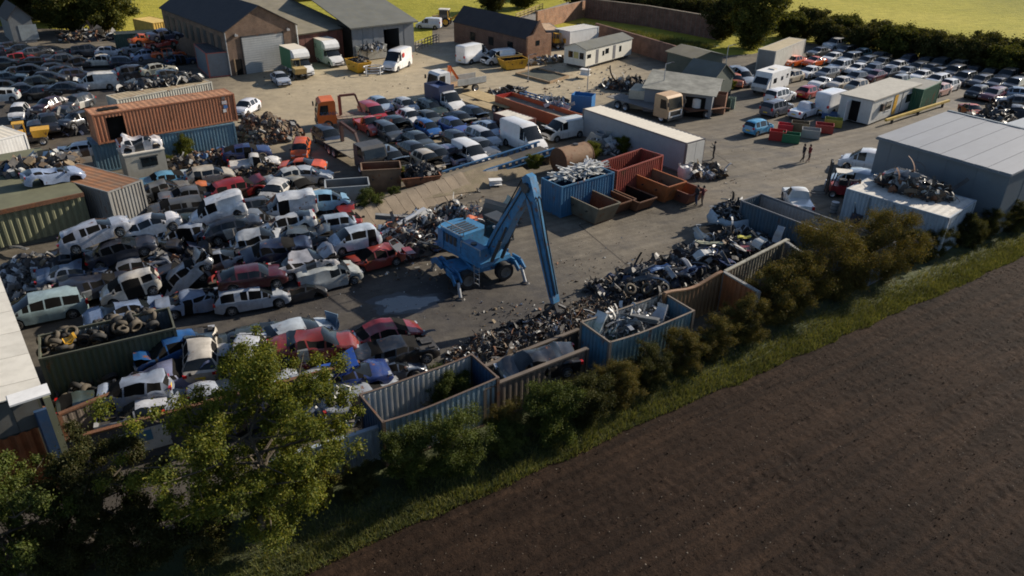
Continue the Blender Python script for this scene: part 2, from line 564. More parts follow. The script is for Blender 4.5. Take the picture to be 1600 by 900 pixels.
# ploughed field: furrows run beside the hedge, crumbly clods on top
def field():
    nx, ny, st = 800, 250, 0.115
    s = np.linspace(-24, -24 + nx * st * 0.92, nx)
    t = np.linspace(0.0, -ny * st * 1.05, ny)
    ss, tt = np.meshgrid(s, t)
    wx = ss + 0.9 * vnoise(ss * 0.7, tt * 0.9, 21)
    wy = tt + 0.5 * vnoise(ss * 0.6, tt * 0.8, 22)
    patch = vnoise(ss * 0.22, tt * 0.5, 23)
    h = 0.05 * (vnoise(wx * 0.12, wy * 1.3, 3) - 0.5) + 0.05 * (vnoise(wx * 0.3, wy * 3.1, 4) - 0.5)
    h += (0.35 + 1.1 * patch ** 2) * (0.05 * (vnoise(wx * 2.9, wy * 3.4, 5) - 0.5) + 0.05 * (vnoise(wx * 5.3, wy * 5.9, 6) - 0.5))
    h += 0.035 * (np.random.default_rng(3).random(ss.shape) - 0.5)
    h += 0.022 * np.sin(tt * 2 * np.pi / 0.55 + 2.5 * vnoise(ss * 0.15, tt * 0.3, 8)) * (0.3 + vnoise(ss * 0.25, tt * 0.6, 12))
    for t0 in (-7.4, -9.4):                                   # tractor wheelings
        h -= 0.2 * np.exp(-((tt - t0 + 0.5 * vnoise(ss * 0.1, tt * 0, 9)) / 0.32) ** 2)
    h *= np.clip(-tt / 0.6, 0, 1)
    z = 0.05 * np.clip(-tt / 0.6, 0, 1) + h + 0.012
    x = H0.x + HA.x * ss + HN.x * tt
    y = H0.y + HA.y * ss + HN.y * tt
    me = np_mesh('field', np.stack([x.ravel(), y.ravel(), z.ravel()], 1), grid_faces(nx, ny)[:, ::-1])
    me.polygons.foreach_set('use_smooth', np.ones(len(me.polygons), dtype=bool))
    o = link('field', me, MATS['soil'])
    tag(o, kind='structure')
field()

# clods and pale stones lying on the soil
def scatter_lumps(name, n, smin, smax, mats, seed, pale=False):
    rng = np.random.default_rng(seed)
    base = np.array([(1, 0, 0), (0, 1, 0), (-1, 0, 0), (0, -1, 0), (0, 0, 1), (0, 0, -1)], float)
    fc = np.array([(0, 1, 4), (1, 2, 4), (2, 3, 4), (3, 0, 4), (1, 0, 5), (2, 1, 5), (3, 2, 5), (0, 3, 5)])
    s = rng.uniform(-8, 60, n)
    t = -rng.uniform(0.3, 24, n) ** 1.0
    x = H0.x + HA.x * s + HN.x * t
    y = H0.y + HA.y * s + HN.y * t
    sz = rng.uniform(smin, smax, n) * rng.uniform(0.6, 1.3, n)
    jit = rng.uniform(0.55, 1.25, (n, 6, 1))
    ang = rng.uniform(0, 6.28, n)
    c, si = np.cos(ang), np.sin(ang)
    v = base[None] * jit * sz[:, None, None]
    vx = v[:, :, 0] * c[:, None] - v[:, :, 1] * si[:, None] + x[:, None]
    vy = v[:, :, 0] * si[:, None] + v[:, :, 1] * c[:, None] + y[:, None]
    vz = v[:, :, 2] * 0.7 + 0.08
    vv = np.stack([vx, vy, vz], 2).reshape(-1, 3)
    ff = (fc[None] + (np.arange(n) * 6)[:, None, None]).reshape(-1, 3)
    return tag(link(name, np_mesh(name, vv, ff), mats), kind='stuff')
tag(scatter_lumps('soil_clods', 14000, 0.012, 0.045, MATS['soil'], 5), 'crumbled brown clods on the ploughed field', 'soil')
tag(scatter_lumps('field_stones', 3600, 0.012, 0.036, M('flint', (0.2, 0.165, 0.125), 0.8, var=0.3), 6), 'small pale stones lying on the ploughed soil', 'stones')

# verge between field and hedge
mb = MB()
mb.add([HP(-40, -0.05, 0.022), HP(110, -0.05, 0.022), HP(110, 4.2, 0.022), HP(-40, 4.2, 0.022)], [(0, 1, 2, 3)])
tag(mb.build('verge', MATS['verge_earth']), kind='structure')

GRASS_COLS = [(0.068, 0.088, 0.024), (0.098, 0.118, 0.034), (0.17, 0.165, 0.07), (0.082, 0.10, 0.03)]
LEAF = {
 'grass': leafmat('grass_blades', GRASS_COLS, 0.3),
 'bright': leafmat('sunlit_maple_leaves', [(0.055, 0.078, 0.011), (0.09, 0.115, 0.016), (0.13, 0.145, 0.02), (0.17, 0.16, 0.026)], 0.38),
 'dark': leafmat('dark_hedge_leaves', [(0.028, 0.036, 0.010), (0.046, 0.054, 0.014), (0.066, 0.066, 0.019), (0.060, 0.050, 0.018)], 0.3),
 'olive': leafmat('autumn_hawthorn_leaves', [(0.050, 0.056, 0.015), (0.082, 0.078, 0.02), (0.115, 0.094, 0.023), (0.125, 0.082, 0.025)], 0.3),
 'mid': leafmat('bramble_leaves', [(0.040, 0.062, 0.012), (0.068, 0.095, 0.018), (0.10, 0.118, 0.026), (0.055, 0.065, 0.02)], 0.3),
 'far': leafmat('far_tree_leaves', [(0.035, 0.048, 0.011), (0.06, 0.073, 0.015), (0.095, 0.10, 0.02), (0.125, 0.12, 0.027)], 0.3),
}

def blades(name, n, area, hmin, hmax, w, seed, mat):
    """upright grass blades, area(rng, n) -> x, y"""
    rng = np.random.default_rng(seed)
    x, y = area(rng, n)
    a = rng.uniform(0, 6.28, n)
    h = rng.uniform(hmin, hmax, n)
    lean = rng.uniform(0.1, 0.8, n) * h
    la = rng.uniform(0, 6.28, n)
    dx, dy = np.cos(a) * w, np.sin(a) * w
    z0 = np.full(n, 0.0)
    p0 = np.stack([x - dx, y - dy, z0], 1)
    p1 = np.stack([x + dx, y + dy, z0], 1)
    p2 = np.stack([x + np.cos(la) * lean, y + np.sin(la) * lean, h], 1)
    v = np.stack([p0, p1, p2], 1).reshape(-1, 3)
    f = np.arange(3 * n).reshape(-1, 3)
    return tag(link(name, np_mesh(name, v, f), mat), kind='stuff')

def verge_area(rng, n):
    s = rng.uniform(-6, 62, n)
    clump = vnoise(s * 0.9, s * 0 + 3, 2)
    t = rng.beta(1.2, 2.6, n) * 3.2 - 0.3 + 0.3 * (clump - 0.5)
    return H0.x + HA.x * s + HN.x * t, H0.y + HA.y * s + HN.y * t
tag(blades('verge_grass', 60000, verge_area, 0.06, 0.32, 0.02, 11, LEAF['grass']), 'long rough grass between hedge and ploughed field', 'grass')
# ------------------------------------------------------------------ vehicles
# every kind: length, width, wheel radius, wheel positions, roof-line profile (rear to front),
# windscreen and rear-window spans, side-window spans, belt line
KINDS = {
 'hatch': dict(L=3.95, W=1.70, R=0.31, wx=(-1.22, 1.27),
   prof=[(-1.975, .62), (-1.94, .93), (-1.80, 1.02), (-1.32, 1.39), (-1.05, 1.45), (-0.2, 1.48), (0.32, 1.43), (1.08, .98), (1.62, .86), (1.9, .70), (1.975, .52)],
   ws=(0.32, 1.08), rw=(-1.80, -1.32), wins=[(-1.28, -0.72), (-0.64, 0.18), (0.26, 0.74)], belt=(.95, .90)),
 'saloon': dict(L=4.55, W=1.76, R=0.32, wx=(-1.38, 1.40),
   prof=[(-2.275, .60), (-2.24, .90), (-2.1, .98), (-1.55, 1.02), (-0.92, 1.36), (-0.6, 1.43), (0.0, 1.44), (0.42, 1.38), (1.15, .97), (1.85, .86), (2.18, .68), (2.275, .50)],
   ws=(0.42, 1.15), rw=(-1.55, -0.92), wins=[(-1.25, -0.98), (-0.86, -0.32), (-0.24, 0.46), (0.54, 0.82)], belt=(.95, .90)),
 'estate': dict(L=4.65, W=1.77, R=0.32, wx=(-1.36, 1.42),
   prof=[(-2.325, .60), (-2.30, .98), (-2.22, 1.05), (-1.90, 1.40), (-1.6, 1.46), (-0.4, 1.48), (0.42, 1.42), (1.17, .98), (1.88, .87), (2.22, .68), (2.325, .50)],
   ws=(0.42, 1.17), rw=(-2.22, -1.90), wins=[(-1.86, -1.05), (-0.96, -0.34), (-0.26, 0.46), (0.54, 0.84)], belt=(.96, .91)),
 'suv': dict(L=4.55, W=1.86, R=0.37, wx=(-1.34, 1.36),
   prof=[(-2.275, .65), (-2.25, 1.08), (-2.18, 1.14), (-1.95, 1.62), (-1.6, 1.71), (-0.4, 1.74), (0.45, 1.68), (1.08, 1.14), (1.9, 1.04), (2.2, .84), (2.275, .60)],
   ws=(0.45, 1.08), rw=(-2.18, -1.95), wins=[(-1.88, -1.05), (-0.96, -0.30), (-0.22, 0.46), (0.54, 0.78)], belt=(1.10, 1.06)),
 'mpv': dict(L=4.6, W=1.82, R=0.32, wx=(-1.4, 1.42),
   prof=[(-2.3, .62), (-2.28, 1.0), (-2.2, 1.06), (-1.96, 1.58), (-1.6, 1.66), (-0.3, 1.70), (0.62, 1.60), (1.52, 1.02), (2.0, .88), (2.24, .70), (2.3, .52)],
   ws=(0.62, 1.52), rw=(-2.2, -1.96), wins=[(-1.9, -1.05), (-0.96, -0.16), (-0.08, 0.64), (0.72, 1.06)], belt=(1.02, .95)),
 'coupe': dict(L=4.2, W=1.75, R=0.32, wx=(-1.28, 1.32),
   prof=[(-2.1, .58), (-2.06, .84), (-1.85, .92), (-1.35, .96), (-0.72, 1.24), (-0.35, 1.29), (0.1, 1.27), (0.85, .90), (1.6, .80), (2.0, .62), (2.1, .46)],
   ws=(0.1, 0.85), rw=(-1.35, -0.72), wins=[(-0.95, -0.62), (-0.54, 0.22), (0.28, 0.52)], belt=(.88, .84)),
 'small_van': dict(L=4.35, W=1.78, R=0.31, wx=(-1.25, 1.40),
   prof=[(-2.175, .62), (-2.17, 1.0), (-2.12, 1.76), (-1.9, 1.82), (-0.3, 1.84), (0.52, 1.74), (1.32, 1.06), (1.85, .90), (2.11, .70), (2.175, .52)],
   ws=(0.52, 1.32), rw=None, wins=[(-0.10, 0.58), (0.66, 0.98)], belt=(1.04, 1.0)),
 'van': dict(L=5.7, W=2.0, R=0.35, wx=(-1.55, 1.85),
   prof=[(-2.85, .60), (-2.84, 1.2), (-2.80, 2.46), (-2.6, 2.56), (0.4, 2.60), (1.0, 2.44), (1.95, 1.36), (2.55, 1.06), (2.8, .76), (2.85, .56)],
   ws=(1.0, 1.95), rw=None, wins=[(0.62, 1.22), (1.28, 1.52)], belt=(1.30, 1.26)),
 'mid_van': dict(L=4.9, W=1.95, R=0.33, wx=(-1.35, 1.6),
   prof=[(-2.45, .60), (-2.44, 1.1), (-2.40, 1.84), (-2.2, 1.93), (0.1, 1.97), (0.75, 1.86), (1.62, 1.14), (2.15, .98), (2.4, .74), (2.45, .55)],
   ws=(0.75, 1.62), rw=None, wins=[(0.2, 0.86), (0.93, 1.22)], belt=(1.14, 1.1)),
 'chassis': dict(L=5.6, W=1.96, R=0.35, wx=(-1.6, 1.85),
   prof=[(-2.8, .58), (-2.79, .70), (0.18, .72), (0.26, 2.1), (0.5, 2.22), (0.95, 2.16), (1.78, 1.34), (2.5, 1.06), (2.75, .76), (2.8, .56)],
   ws=(0.95, 1.78), rw=None, wins=[(0.42, 1.08), (1.14, 1.4)], belt=(1.3, 1.26)),
 'pickup': dict(L=4.6, W=1.74, R=0.33, wx=(-1.35, 1.38),
   prof=[(-2.3, .58), (-2.28, .92), (-0.5, .95), (-0.44, 1.55), (-0.2, 1.66), (0.35, 1.62), (0.92, 1.08), (1.9, .96), (2.22, .76), (2.3, .55)],
   ws=(0.35, 0.92), rw=None, wins=[(-0.2, 0.42), (0.48, 0.66)], belt=(1.02, 1.0)),
}

KINDS['city'] = dict(L=3.5, W=1.62, R=0.28, wx=(-1.1, 1.12),
   prof=[(-1.75, .62), (-1.73, .98), (-1.66, 1.04), (-1.42, 1.44), (-1.15, 1.51), (-0.2, 1.54), (0.42, 1.46), (1.12, 1.0), (1.48, .88), (1.69, .70), (1.75, .52)],
   ws=(0.42, 1.12), rw=(-1.66, -1.42), wins=[(-1.34, -0.72), (-0.64, 0.3), (0.38, 0.8)], belt=(.98, .92))
KINDS['liftback'] = dict(L=4.35, W=1.70, R=0.30, wx=(-1.25, 1.32),
   prof=[(-2.175, .60), (-2.15, .88), (-2.02, .96), (-1.9, .98), (-0.95, 1.35), (-0.6, 1.39), (0.1, 1.39), (0.38, 1.34), (0.95, .95), (1.8, .86), (2.1, .76), (2.175, .52)],
   ws=(0.38, 0.95), rw=(-1.9, -0.95), wins=[(-1.3, -0.98), (-0.9, -0.3), (-0.22, 0.42), (0.5, 0.68)], belt=(.93, .89))

def interp(prof, x):
    if x <= prof[0][0]:
        return prof[0][1]
    for (a, za), (b, zb) in zip(prof, prof[1:]):
        if x <= b:
            return za + (zb - za) * (x - a) / max(1e-6, b - a)
    return prof[-1][1]

def shell(kind, deform=None):
    """splits one car body into named face sets: {part: (verts, faces)}"""
    K = KINDS[kind]
    L, W, prof = K['L'], K['W'], K['prof']
    H = max(z for _, z in prof)
    Ra = K['R'] + 0.07
    xs = {x for x, _ in prof} | {-L / 2 + 0.12, L / 2 - 0.25, L / 2 - 0.12}
    for w in K['wx']:
        for k in range(7):
            xs.add(w + Ra * math.cos(k * math.pi / 6))
    for a, b in K['wins']:
        xs |= {a, b}
    xs = sorted(xs)
    out = [xs[0]]
    for x in xs[1:]:
        if x - out[-1] > 0.035:
            out.append(x)
    xs = out
    # keep long panels divided so that dents can shape them
    out = [xs[0]]
    for x in xs[1:]:
        k = int((x - out[-1]) // 0.42)
        a = out[-1]
        for i in range(k):
            out.append(a + (x - a) * (i + 1) / (k + 1))
        out.append(x)
    xs = out
    rings = []
    for x in xs:
        top = interp(prof, x)
        t0 = (x + L / 2) / L
        belt = K['belt'][0] * (1 - t0) + K['belt'][1] * t0
        sh = min(belt, top - 0.015)
        e = abs(x) / (L / 2)
        w = W / 2 * (1 - 0.05 * e ** 4 - 0.11 * e ** 16)
        tt = max(0.0, min(1.0, (top - sh) / max(0.05, H - sh)))
        van = H > 1.8
        wr = (w - 0.05) * (1 - tt) + (W / 2 - (0.13 if van else 0.27)) * tt
        zb = 0.2 + (0.14 * max(0, e - 0.85) / 0.15)
        for wx in K['wx']:
            dx = abs(x - wx)
            if dx < Ra:
                zb = max(zb, K['R'] + math.sqrt(max(0, Ra * Ra - dx * dx)))
        zb = min(zb, sh - 0.12)
        ed = 0.05 if tt > 0.2 else 0.02
        half = [(0, zb), (w - 0.10, zb), (w - 0.015, zb + 0.02), (w, (zb + sh) * 0.5 + 0.02), (w - 0.012, sh - 0.06), (w - 0.05, sh), (wr, max(sh + 0.005, top - ed)), (wr - 0.12, top), (0, top + (0.03 if tt > 0.2 else 0.045))]
        ring = [(x, y, z) for y, z in half] + [(x, -y, z) for y, z in half[-2:0:-1]]
        rings.append(ring)
    n = len(rings[0])
    parts = {}
    def put(name, ring_faces):
        parts.setdefault(name, []).extend(ring_faces)
    for i in range(len(xs) - 1):
        xa, xb = xs[i], xs[i + 1]
        mid = (xa + xb) / 2
        for j in range(n):
            q = [(i, j), (i + 1, j), (i + 1, (j + 1) % n), (i, (j + 1) % n)]
            jj = j if j < 8 else n - 1 - j          # mirrored segment number
            name = 'body'
            if jj == 5:
                for w_i, (a, b) in enumerate(K['wins']):
                    if a - 0.01 <= xa and xb <= b + 0.01:
                        name = 'side_window.%s%d' % ('l' if j < 8 else 'r', w_i)
            elif jj in (6, 7):
                if K['ws'][0] - 0.01 <= xa and xb <= K['ws'][1] + 0.01:
                    name = 'windscreen' if jj == 7 or True else name
                elif K['rw'] and K['rw'][0] - 0.01 <= xa and xb <= K['rw'][1] + 0.01:
                    name = 'rear_window'
                elif xa >= K['ws'][1] - 0.01 and xb <= L / 2 - 0.1:
                    name = 'bonnet'
            elif jj in (0, 1):
                name = 'underbody'
            if name == 'body' and jj in (2, 3, 4):
                for w_i, (a, b) in enumerate(K['wins']):
                    if w_i >= len(K['wins']) - 3 and b - a > 0.5 and a - 0.05 <= xa and xb <= b + 0.05:
                        name = 'door.%s%d' % ('l' if j < 8 else 'r', w_i)
            put(name, [q])
    put('body', [[(0, j) for j in range(n)][::-1], [(len(xs) - 1, j) for j in range(n)]])
    res = {}
    for name, fs in parts.items():
        idx, vs, ff = {}, [], []
        for f in fs:
            row = []
            for key in f:
                if key not in idx:
                    idx[key] = len(vs)
                    p = Vector(rings[key[0]][key[1]])
                    if deform:
                        p = deform(p)
                    vs.append(p)
                row.append(idx[key])
            ff.append(tuple(reversed(row)))
        res[name] = (vs, ff)
    return res

def wheel_meshes(r, w=0.2):
    k = 'wheel%.2f' % r
    if k in WHEELS:
        return WHEELS[k]
    t = MB()
    t.lathe([(-w / 2, r * 0.64), (-w / 2, r * 0.9), (-w / 2 + 0.03, r * 0.985), (0, r), (w / 2 - 0.03, r * 0.985), (w / 2, r * 0.9), (w / 2, r * 0.64)], 'y', 16)
    rm = MB()
    rm.lathe([(w * 0.30, 0.001), (w * 0.30, r * 0.3), (w * 0.22, r * 0.36)], 'y', 10)
    rm.lathe([(w * 0.3, r * 0.56), (w * 0.48, r * 0.60), (w * 0.46, r * 0.66), (w * 0.1, r * 0.66)], 'y', 16)
    for i in range(5):
        a = 2 * math.pi * i / 5 + 0.3
        c, s = math.cos(a), math.sin(a)
        rm.bar((c * r * 0.15, w * 0.3, s * r * 0.15), (c * r * 0.6, w * 0.36, s * r * 0.6), r * 0.2, 0.03)
    rm.mi = 1
    rm.lathe([(w * 0.12, 0.001), (w * 0.12, r * 0.63)], 'y', 12)
    WHEELS[k] = (t.mesh('tyre', 50), rm.mesh('rim', 40))
    return WHEELS[k]
WHEELS = {}
SHELLS = {}
CARS = []

def glassy(worn):
    return GLASS

def make_parts(kind, damage=None, seed=0, crush=0.0, nose=0.0, tail=0.0):
    key = (kind, damage, seed, crush, nose, tail) if damage else (kind,)
    if key in SHELLS:
        return SHELLS[key]
    K = KINDS[kind]
    H = max(z for _, z in K['prof'])
    L = K['L']
    if damage:
        off = Vector((seed * 7.3, seed * 3.1, seed * 1.7))
        def deform(p):
            q = Vector(p)
            nv = noise.noise_vector(p * 0.9 + off) * damage + noise.noise_vector(p * 2.6 + off) * (damage * 0.4)
            belt = K['belt'][0]
            if crush and q.z > belt - 0.05:
                s = 1 - crush * (0.65 + 0.5 * noise.noise(Vector((p.x * 0.8, p.y * 0.8, 0)) + off))
                q.z = belt + (q.z - belt) * max(0.12, s)
            if nose and q.x > L * 0.18:
                k = (q.x - L * 0.18)
                q.x -= k * nose * (0.7 + 0.6 * noise.noise(Vector((0, p.y * 1.5, p.z)) + off))
                q.z += nose * k * 0.16 * math.sin(p.y * 6 + seed)
            if tail and q.x < -L * 0.25:
                k = (-L * 0.25 - q.x)
                q.x += k * tail * (0.7 + 0.6 * noise.noise(Vector((2, p.y * 1.5, p.z)) + off))
            q += nv * (0.4 + 0.6 * min(1, p.z))
            return q
    else:
        deform = None
    sh = shell(kind, deform)
    out = []
    for name, (vs, fs) in sh.items():
        mb = MB()
        mb.add(vs, fs)
        out.append((name.split('.')[0], mb.mesh(name.split('.')[0], 38)))
    # lamps, grille, plates, mirrors
    def small(name, boxes):
        mb = MB()
        for c, s in boxes:
            c = Vector(c)
            if deform:
                c = deform(c)
            mb.box(c, s)
        out.append((name, mb.mesh(name)))
    W = K['W']
    zl = interp(K['prof'], L / 2 - 0.1) - 0.06
    for s in (1, -1):
        small('headlight', [((L / 2 - 0.13, s * (W / 2 - 0.29), zl), (0.2, 0.34, 0.14))])
    zt = 1.15 if H > 1.8 else interp(K['prof'], -L / 2 + 0.04) - 0.08
    for s in (1, -1):
        small('tail_light', [((-L / 2 + 0.07, s * (W / 2 - 0.19), zt), (0.14, 0.2, 0.3 if H > 1.6 else 0.18))])
    small('grille', [((L / 2 - 0.03, 0, zl - 0.16), (0.1, W * 0.5, 0.14)), ((L / 2 - 0.02, 0, 0.34), (0.1, W * 0.62, 0.1))])
    for s in (1, -1):
        small('wing_mirror', [((K['ws'][1] - 0.22, s * (W / 2 + 0.05), K['belt'][1] + 0.08), (0.12, 0.2, 0.13))])
    xs_ = sorted({a for a, b in K['wins']} | {K['wins'][-1][1]})
    seams = []
    for x in (xs_[1:4] if len(xs_) > 3 else xs_):
        for s in (1, -1):
            seams.append(((x - 0.03, s * (W / 2 - 0.008), 0.6), (0.018, 0.02, 0.55)))
    for s in (1, -1):
        seams.append((((K['wx'][0] + K['wx'][1]) / 2, s * (W / 2 - 0.012), 0.27), (K['wx'][1] - K['wx'][0] - 0.95, 0.03, 0.06)))
    small('door_seam', seams)
    small('front_plate', [((L / 2 + 0.025, 0, 0.42), (0.02, 0.5, 0.11))])
    small('rear_plate', [((-L / 2 - 0.008, 0, 0.62), (0.02, 0.5, 0.12))])
    SHELLS[key] = out
    return out

def car(kind, rgb, u, v, face, z=0.0, label='', group=None, pitch=0.0, roll=0.0, damage=None, crush=0.0, nose=0.0, tail=0.0,
        no_wheels=(), glass=True, bonnet_up=0.0, bonnet_col=None, name=None, cat=None, detail=2, zc=0.7, root=None, boot=None):
    """a car whose middle (zc above its own ground) stands at survey pixel (u, v); face is a heading in degrees or a pixel direction"""
    seed = len(CARS) + 1
    kind0 = kind
    if kind == 'hatch' and seed % 3 == 1:
        kind = 'city'
    if kind == 'saloon' and seed % 3 == 2:
        kind = 'liftback'
    K = KINDS[kind]
    rs = random.Random(seed * 31)
    if len(no_wheels) == 4:
        z = max(z - 0.18, -0.18 if z == 0 else z - 0.18)
    if root is None:
        P = G(u, v, z + zc)
        yaw = heading(u, v, *face, z) if isinstance(face, tuple) else R(face)
        nm = name or {'hatch': 'hatchback_car', 'saloon': 'saloon_car', 'estate': 'estate_car', 'suv': 'off_road_car', 'mpv': 'people_carrier', 'coupe': 'coupe_car',
                      'small_van': 'small_van', 'van': 'panel_van', 'mid_van': 'panel_van', 'chassis': 'van_cab', 'pickup': 'pickup_truck'}[kind0]
        ct = cat or ('van' if 'van' in kind else 'car')
        root = thing(nm, label, ct, (P.x, P.y, z), yaw, group, R(pitch), R(roll))
        CARS.append(root)
    pm = paint(rgb, bool(damage) or detail == 3)
    prt = make_parts(kind, damage, seed if damage else 0, crush, nose, tail)
    bonnet_mat = paint(bonnet_col, True) if bonnet_col else pm
    for nm, me in prt:
        if nm == 'underbody':
            link(nm, me, INTERIOR, root)
        elif nm == 'body':
            link(nm, me, pm, root)
        elif nm == 'door':
            dm = pm
            if damage and damage > 0.06:
                t = rs.random()
                if t < 0.14:
                    dm = INTERIOR
                elif t < 0.24:
                    dm = paint(rs.choice(((120, 122, 124), (60, 62, 66), (170, 168, 160), (90, 60, 44))), True)
            link(nm, me, dm, root)
        elif nm == 'bonnet':
            if bonnet_up is None:            # bonnet gone: bare engine bay
                hx, hz = K['ws'][1], interp(K['prof'], K['ws'][1])
                x1 = K['L'] / 2 - 0.2
                eb = MB()
                eb.bx(hx - 0.02, x1, -K['W'] / 2 + 0.18, K['W'] / 2 - 0.18, 0.45, hz - 0.2)
                eb.box(((hx + x1) / 2, 0.1, hz - 0.18), (0.55, 0.5, 0.2))
                eb.box(((hx + x1) / 2 + 0.15, -0.5, hz - 0.18), (0.3, 0.2, 0.16))
                eb.box((hx + 0.2, 0.45, hz - 0.16), (0.2, 0.3, 0.12))
                eb.build('engine_bay', M('oily_engine', (0.04, 0.038, 0.036), 0.6, var=0.6, vs=5), root)
                continue
            b = link(nm, me, bonnet_mat, root)
            if bonnet_up:
                hx, hz = K['ws'][1], interp(K['prof'], K['ws'][1])
                b.matrix_local = Matrix.Translation((hx, 0, hz)) @ Matrix.Rotation(-R(bonnet_up), 4, 'Y') @ Matrix.Translation((-hx, 0, -hz + 0.02))
                eb = MB()
                x1 = K['L'] / 2 - 0.14
                eb.bx(hx - 0.02, x1, -K['W'] / 2 + 0.16, K['W'] / 2 - 0.16, 0.5, hz - 0.17)
                eb.box(((hx + x1) / 2, 0.1, hz - 0.16), (0.5, 0.5, 0.18))
                eb.box(((hx + x1) / 2 + 0.15, -0.5, hz - 0.16), (0.3, 0.2, 0.14))
                eb.build('engine_bay', INTERIOR, root)
        elif nm in ('windscreen', 'rear_window', 'side_window'):
            gone = (not glass) and (nm == 'side_window' or glass is None)
            link(nm, me, INTERIOR if gone else GLASS, root)
        elif nm == 'headlight':
            if detail >= 1:
                link(nm, me, LAMP_W, root)
        elif nm == 'tail_light':
            if detail >= 1:
                link(nm, me, LAMP_R, root)
        elif nm == 'grille':
            if detail >= 2:
                link(nm, me, BLACK, root)
        elif nm == 'wing_mirror':
            if detail >= 2:
                link(nm, me, BLACK if damage else pm, root)
        elif nm == 'door_seam':
            if detail >= 2 and not damage:
                link(nm, me, BLACK, root)
        elif nm == 'front_plate':
            if detail >= 2 and not damage:
                link(nm, me, PLATE_W, root)
        elif nm == 'rear_plate':
            if detail >= 2:
                link(nm, me, PLATE_Y, root)
    tm, rm = wheel_meshes(K['R'])
    k = 0
    for wx in K['wx']:
        for s in (1, -1):
            if k not in no_wheels:
                w = bpy.data.objects.new('wheel', tm)
                COL.objects.link(w)
                if len(tm.materials) == 0:
                    tm.materials.append(RUBBER)
                if len(rm.materials) == 0:
                    rm.materials.append(RIM)
                    rm.materials.append(BLACK)
                w.parent = root
                w.location = (wx, s * (K['W'] / 2 - 0.11), K['R'])
                w.rotation_euler = (0, random.uniform(0, 6), 0 if s > 0 else math.pi)
                q = bpy.data.objects.new('rim', rm)
                COL.objects.link(q)
                q.parent = w
            k += 1
    return root
# ------------------------------------------------------------------ trees, bushes, hedges
def leaf_cloud(rng, centres, radii, n, size, flat=0.85):
    """leaf quads spread through clumps; returns vertex and face arrays"""
    centres, radii = np.asarray(centres, float), np.asarray(radii, float)
    w = radii ** 2
    k = rng.choice(len(centres), n, p=w / w.sum())
    d = rng.normal(size=(n, 3))
    d /= np.linalg.norm(d, axis=1)[:, None]
    r = radii[k] * rng.uniform(0.0, 1.0, n) ** 0.5 * rng.uniform(0.7, 1.35, n)
    r = r * np.where(rng.random(n) < 0.14, 1.75, 1.0)
    p = centres[k] + d * r[:, None] * np.array([1, 1, flat])
    nrm = d * 0.5 + rng.normal(size=(n, 3)) * 0.6 + np.array([0, 0, 0.35])
    nrm /= np.linalg.norm(nrm, axis=1)[:, None]
    t = rng.normal(size=(n, 3))
    t -= (t * nrm).sum(1)[:, None] * nrm
    t /= np.linalg.norm(t, axis=1)[:, None]
    b = np.cross(nrm, t)
    s = (size * rng.uniform(0.55, 1.25, n))[:, None]
    v = np.stack([p - t * s, p + b * s * 0.55 - nrm * s * 0.12, p + t * s, p - b * s * 0.55 - nrm * s * 0.12], 1).reshape(-1, 3)
    f = np.arange(4 * n).reshape(-1, 4)
    keep = v[:, 2].reshape(-1, 4).min(1) > 0.02
    return v, f[keep]

def grow(rng, h, spread, n_limb, trunk_r, lean=(0, 0), low=0.3, shape=1.0, clumps=6, cr=(0.07, 0.17)):
    """trunk with limbs; returns mesh builder, clump centres and radii"""
    mb = MB()
    top = Vector((lean[0], lean[1], h * 0.82))
    pts = [Vector((0, 0, -0.1))]
    for i in range(1, 6):
        f = i / 5
        pts.append(Vector((top.x * f + rng.normal() * 0.05 * h * f, top.y * f + rng.normal() * 0.05 * h * f, top.z * f)))
    rs = [trunk_r * (1.25 if i == 0 else 1) * (1 - 0.85 * i / 5) for i in range(6)]
    mb.tube(pts, rs, 8)
    C, RR = [], []
    for i in range(n_limb):
        f = low + (0.98 - low) * (i + rng.uniform(0, 0.8)) / n_limb
        k = min(4, int(f * 5))
        base = pts[k].lerp(pts[k + 1], f * 5 - k)
        a = i * 2.399 + rng.uniform(-0.5, 0.5)
        prof = math.sin(math.pi * min(1, max(0.05, (f - low * 0.6) / (1.05 - low * 0.6)))) ** 0.6
        ln = spread * prof * rng.uniform(0.65, 1.08) * shape
        up = rng.uniform(0.15, 0.6) * ln
        tip = base + Vector((math.cos(a) * ln, math.sin(a) * ln, up))
        mid = base.lerp(tip, 0.5) + Vector((rng.normal() * 0.08 * ln, rng.normal() * 0.08 * ln, -0.06 * ln))
        mb.tube([base, mid, tip], [trunk_r * 0.42 * (1 - 0.5 * f), trunk_r * 0.24, trunk_r * 0.06], 5)
        for j in range(clumps):
            f2 = rng.uniform(0.35, 1.08)
            q = base.lerp(tip, f2) + Vector((rng.normal(), rng.normal(), rng.normal() * 0.8)) * (0.13 * spread * (1.1 - 0.4 * f2))
            C.append(tuple(q))
            RR.append(rng.uniform(*cr) * spread)
        mb.tube([mid, mid + Vector((rng.normal() * 0.2 * ln, rng.normal() * 0.2 * ln, 0.3 * ln))], [trunk_r * 0.14, trunk_r * 0.03], 4)
    for j in range(5):
        C.append(tuple(pts[-1] + Vector((rng.normal() * 0.12 * spread, rng.normal() * 0.12 * spread, rng.uniform(-0.05, 0.16) * h))))
        RR.append(0.15 * spread)
    return mb, C, RR

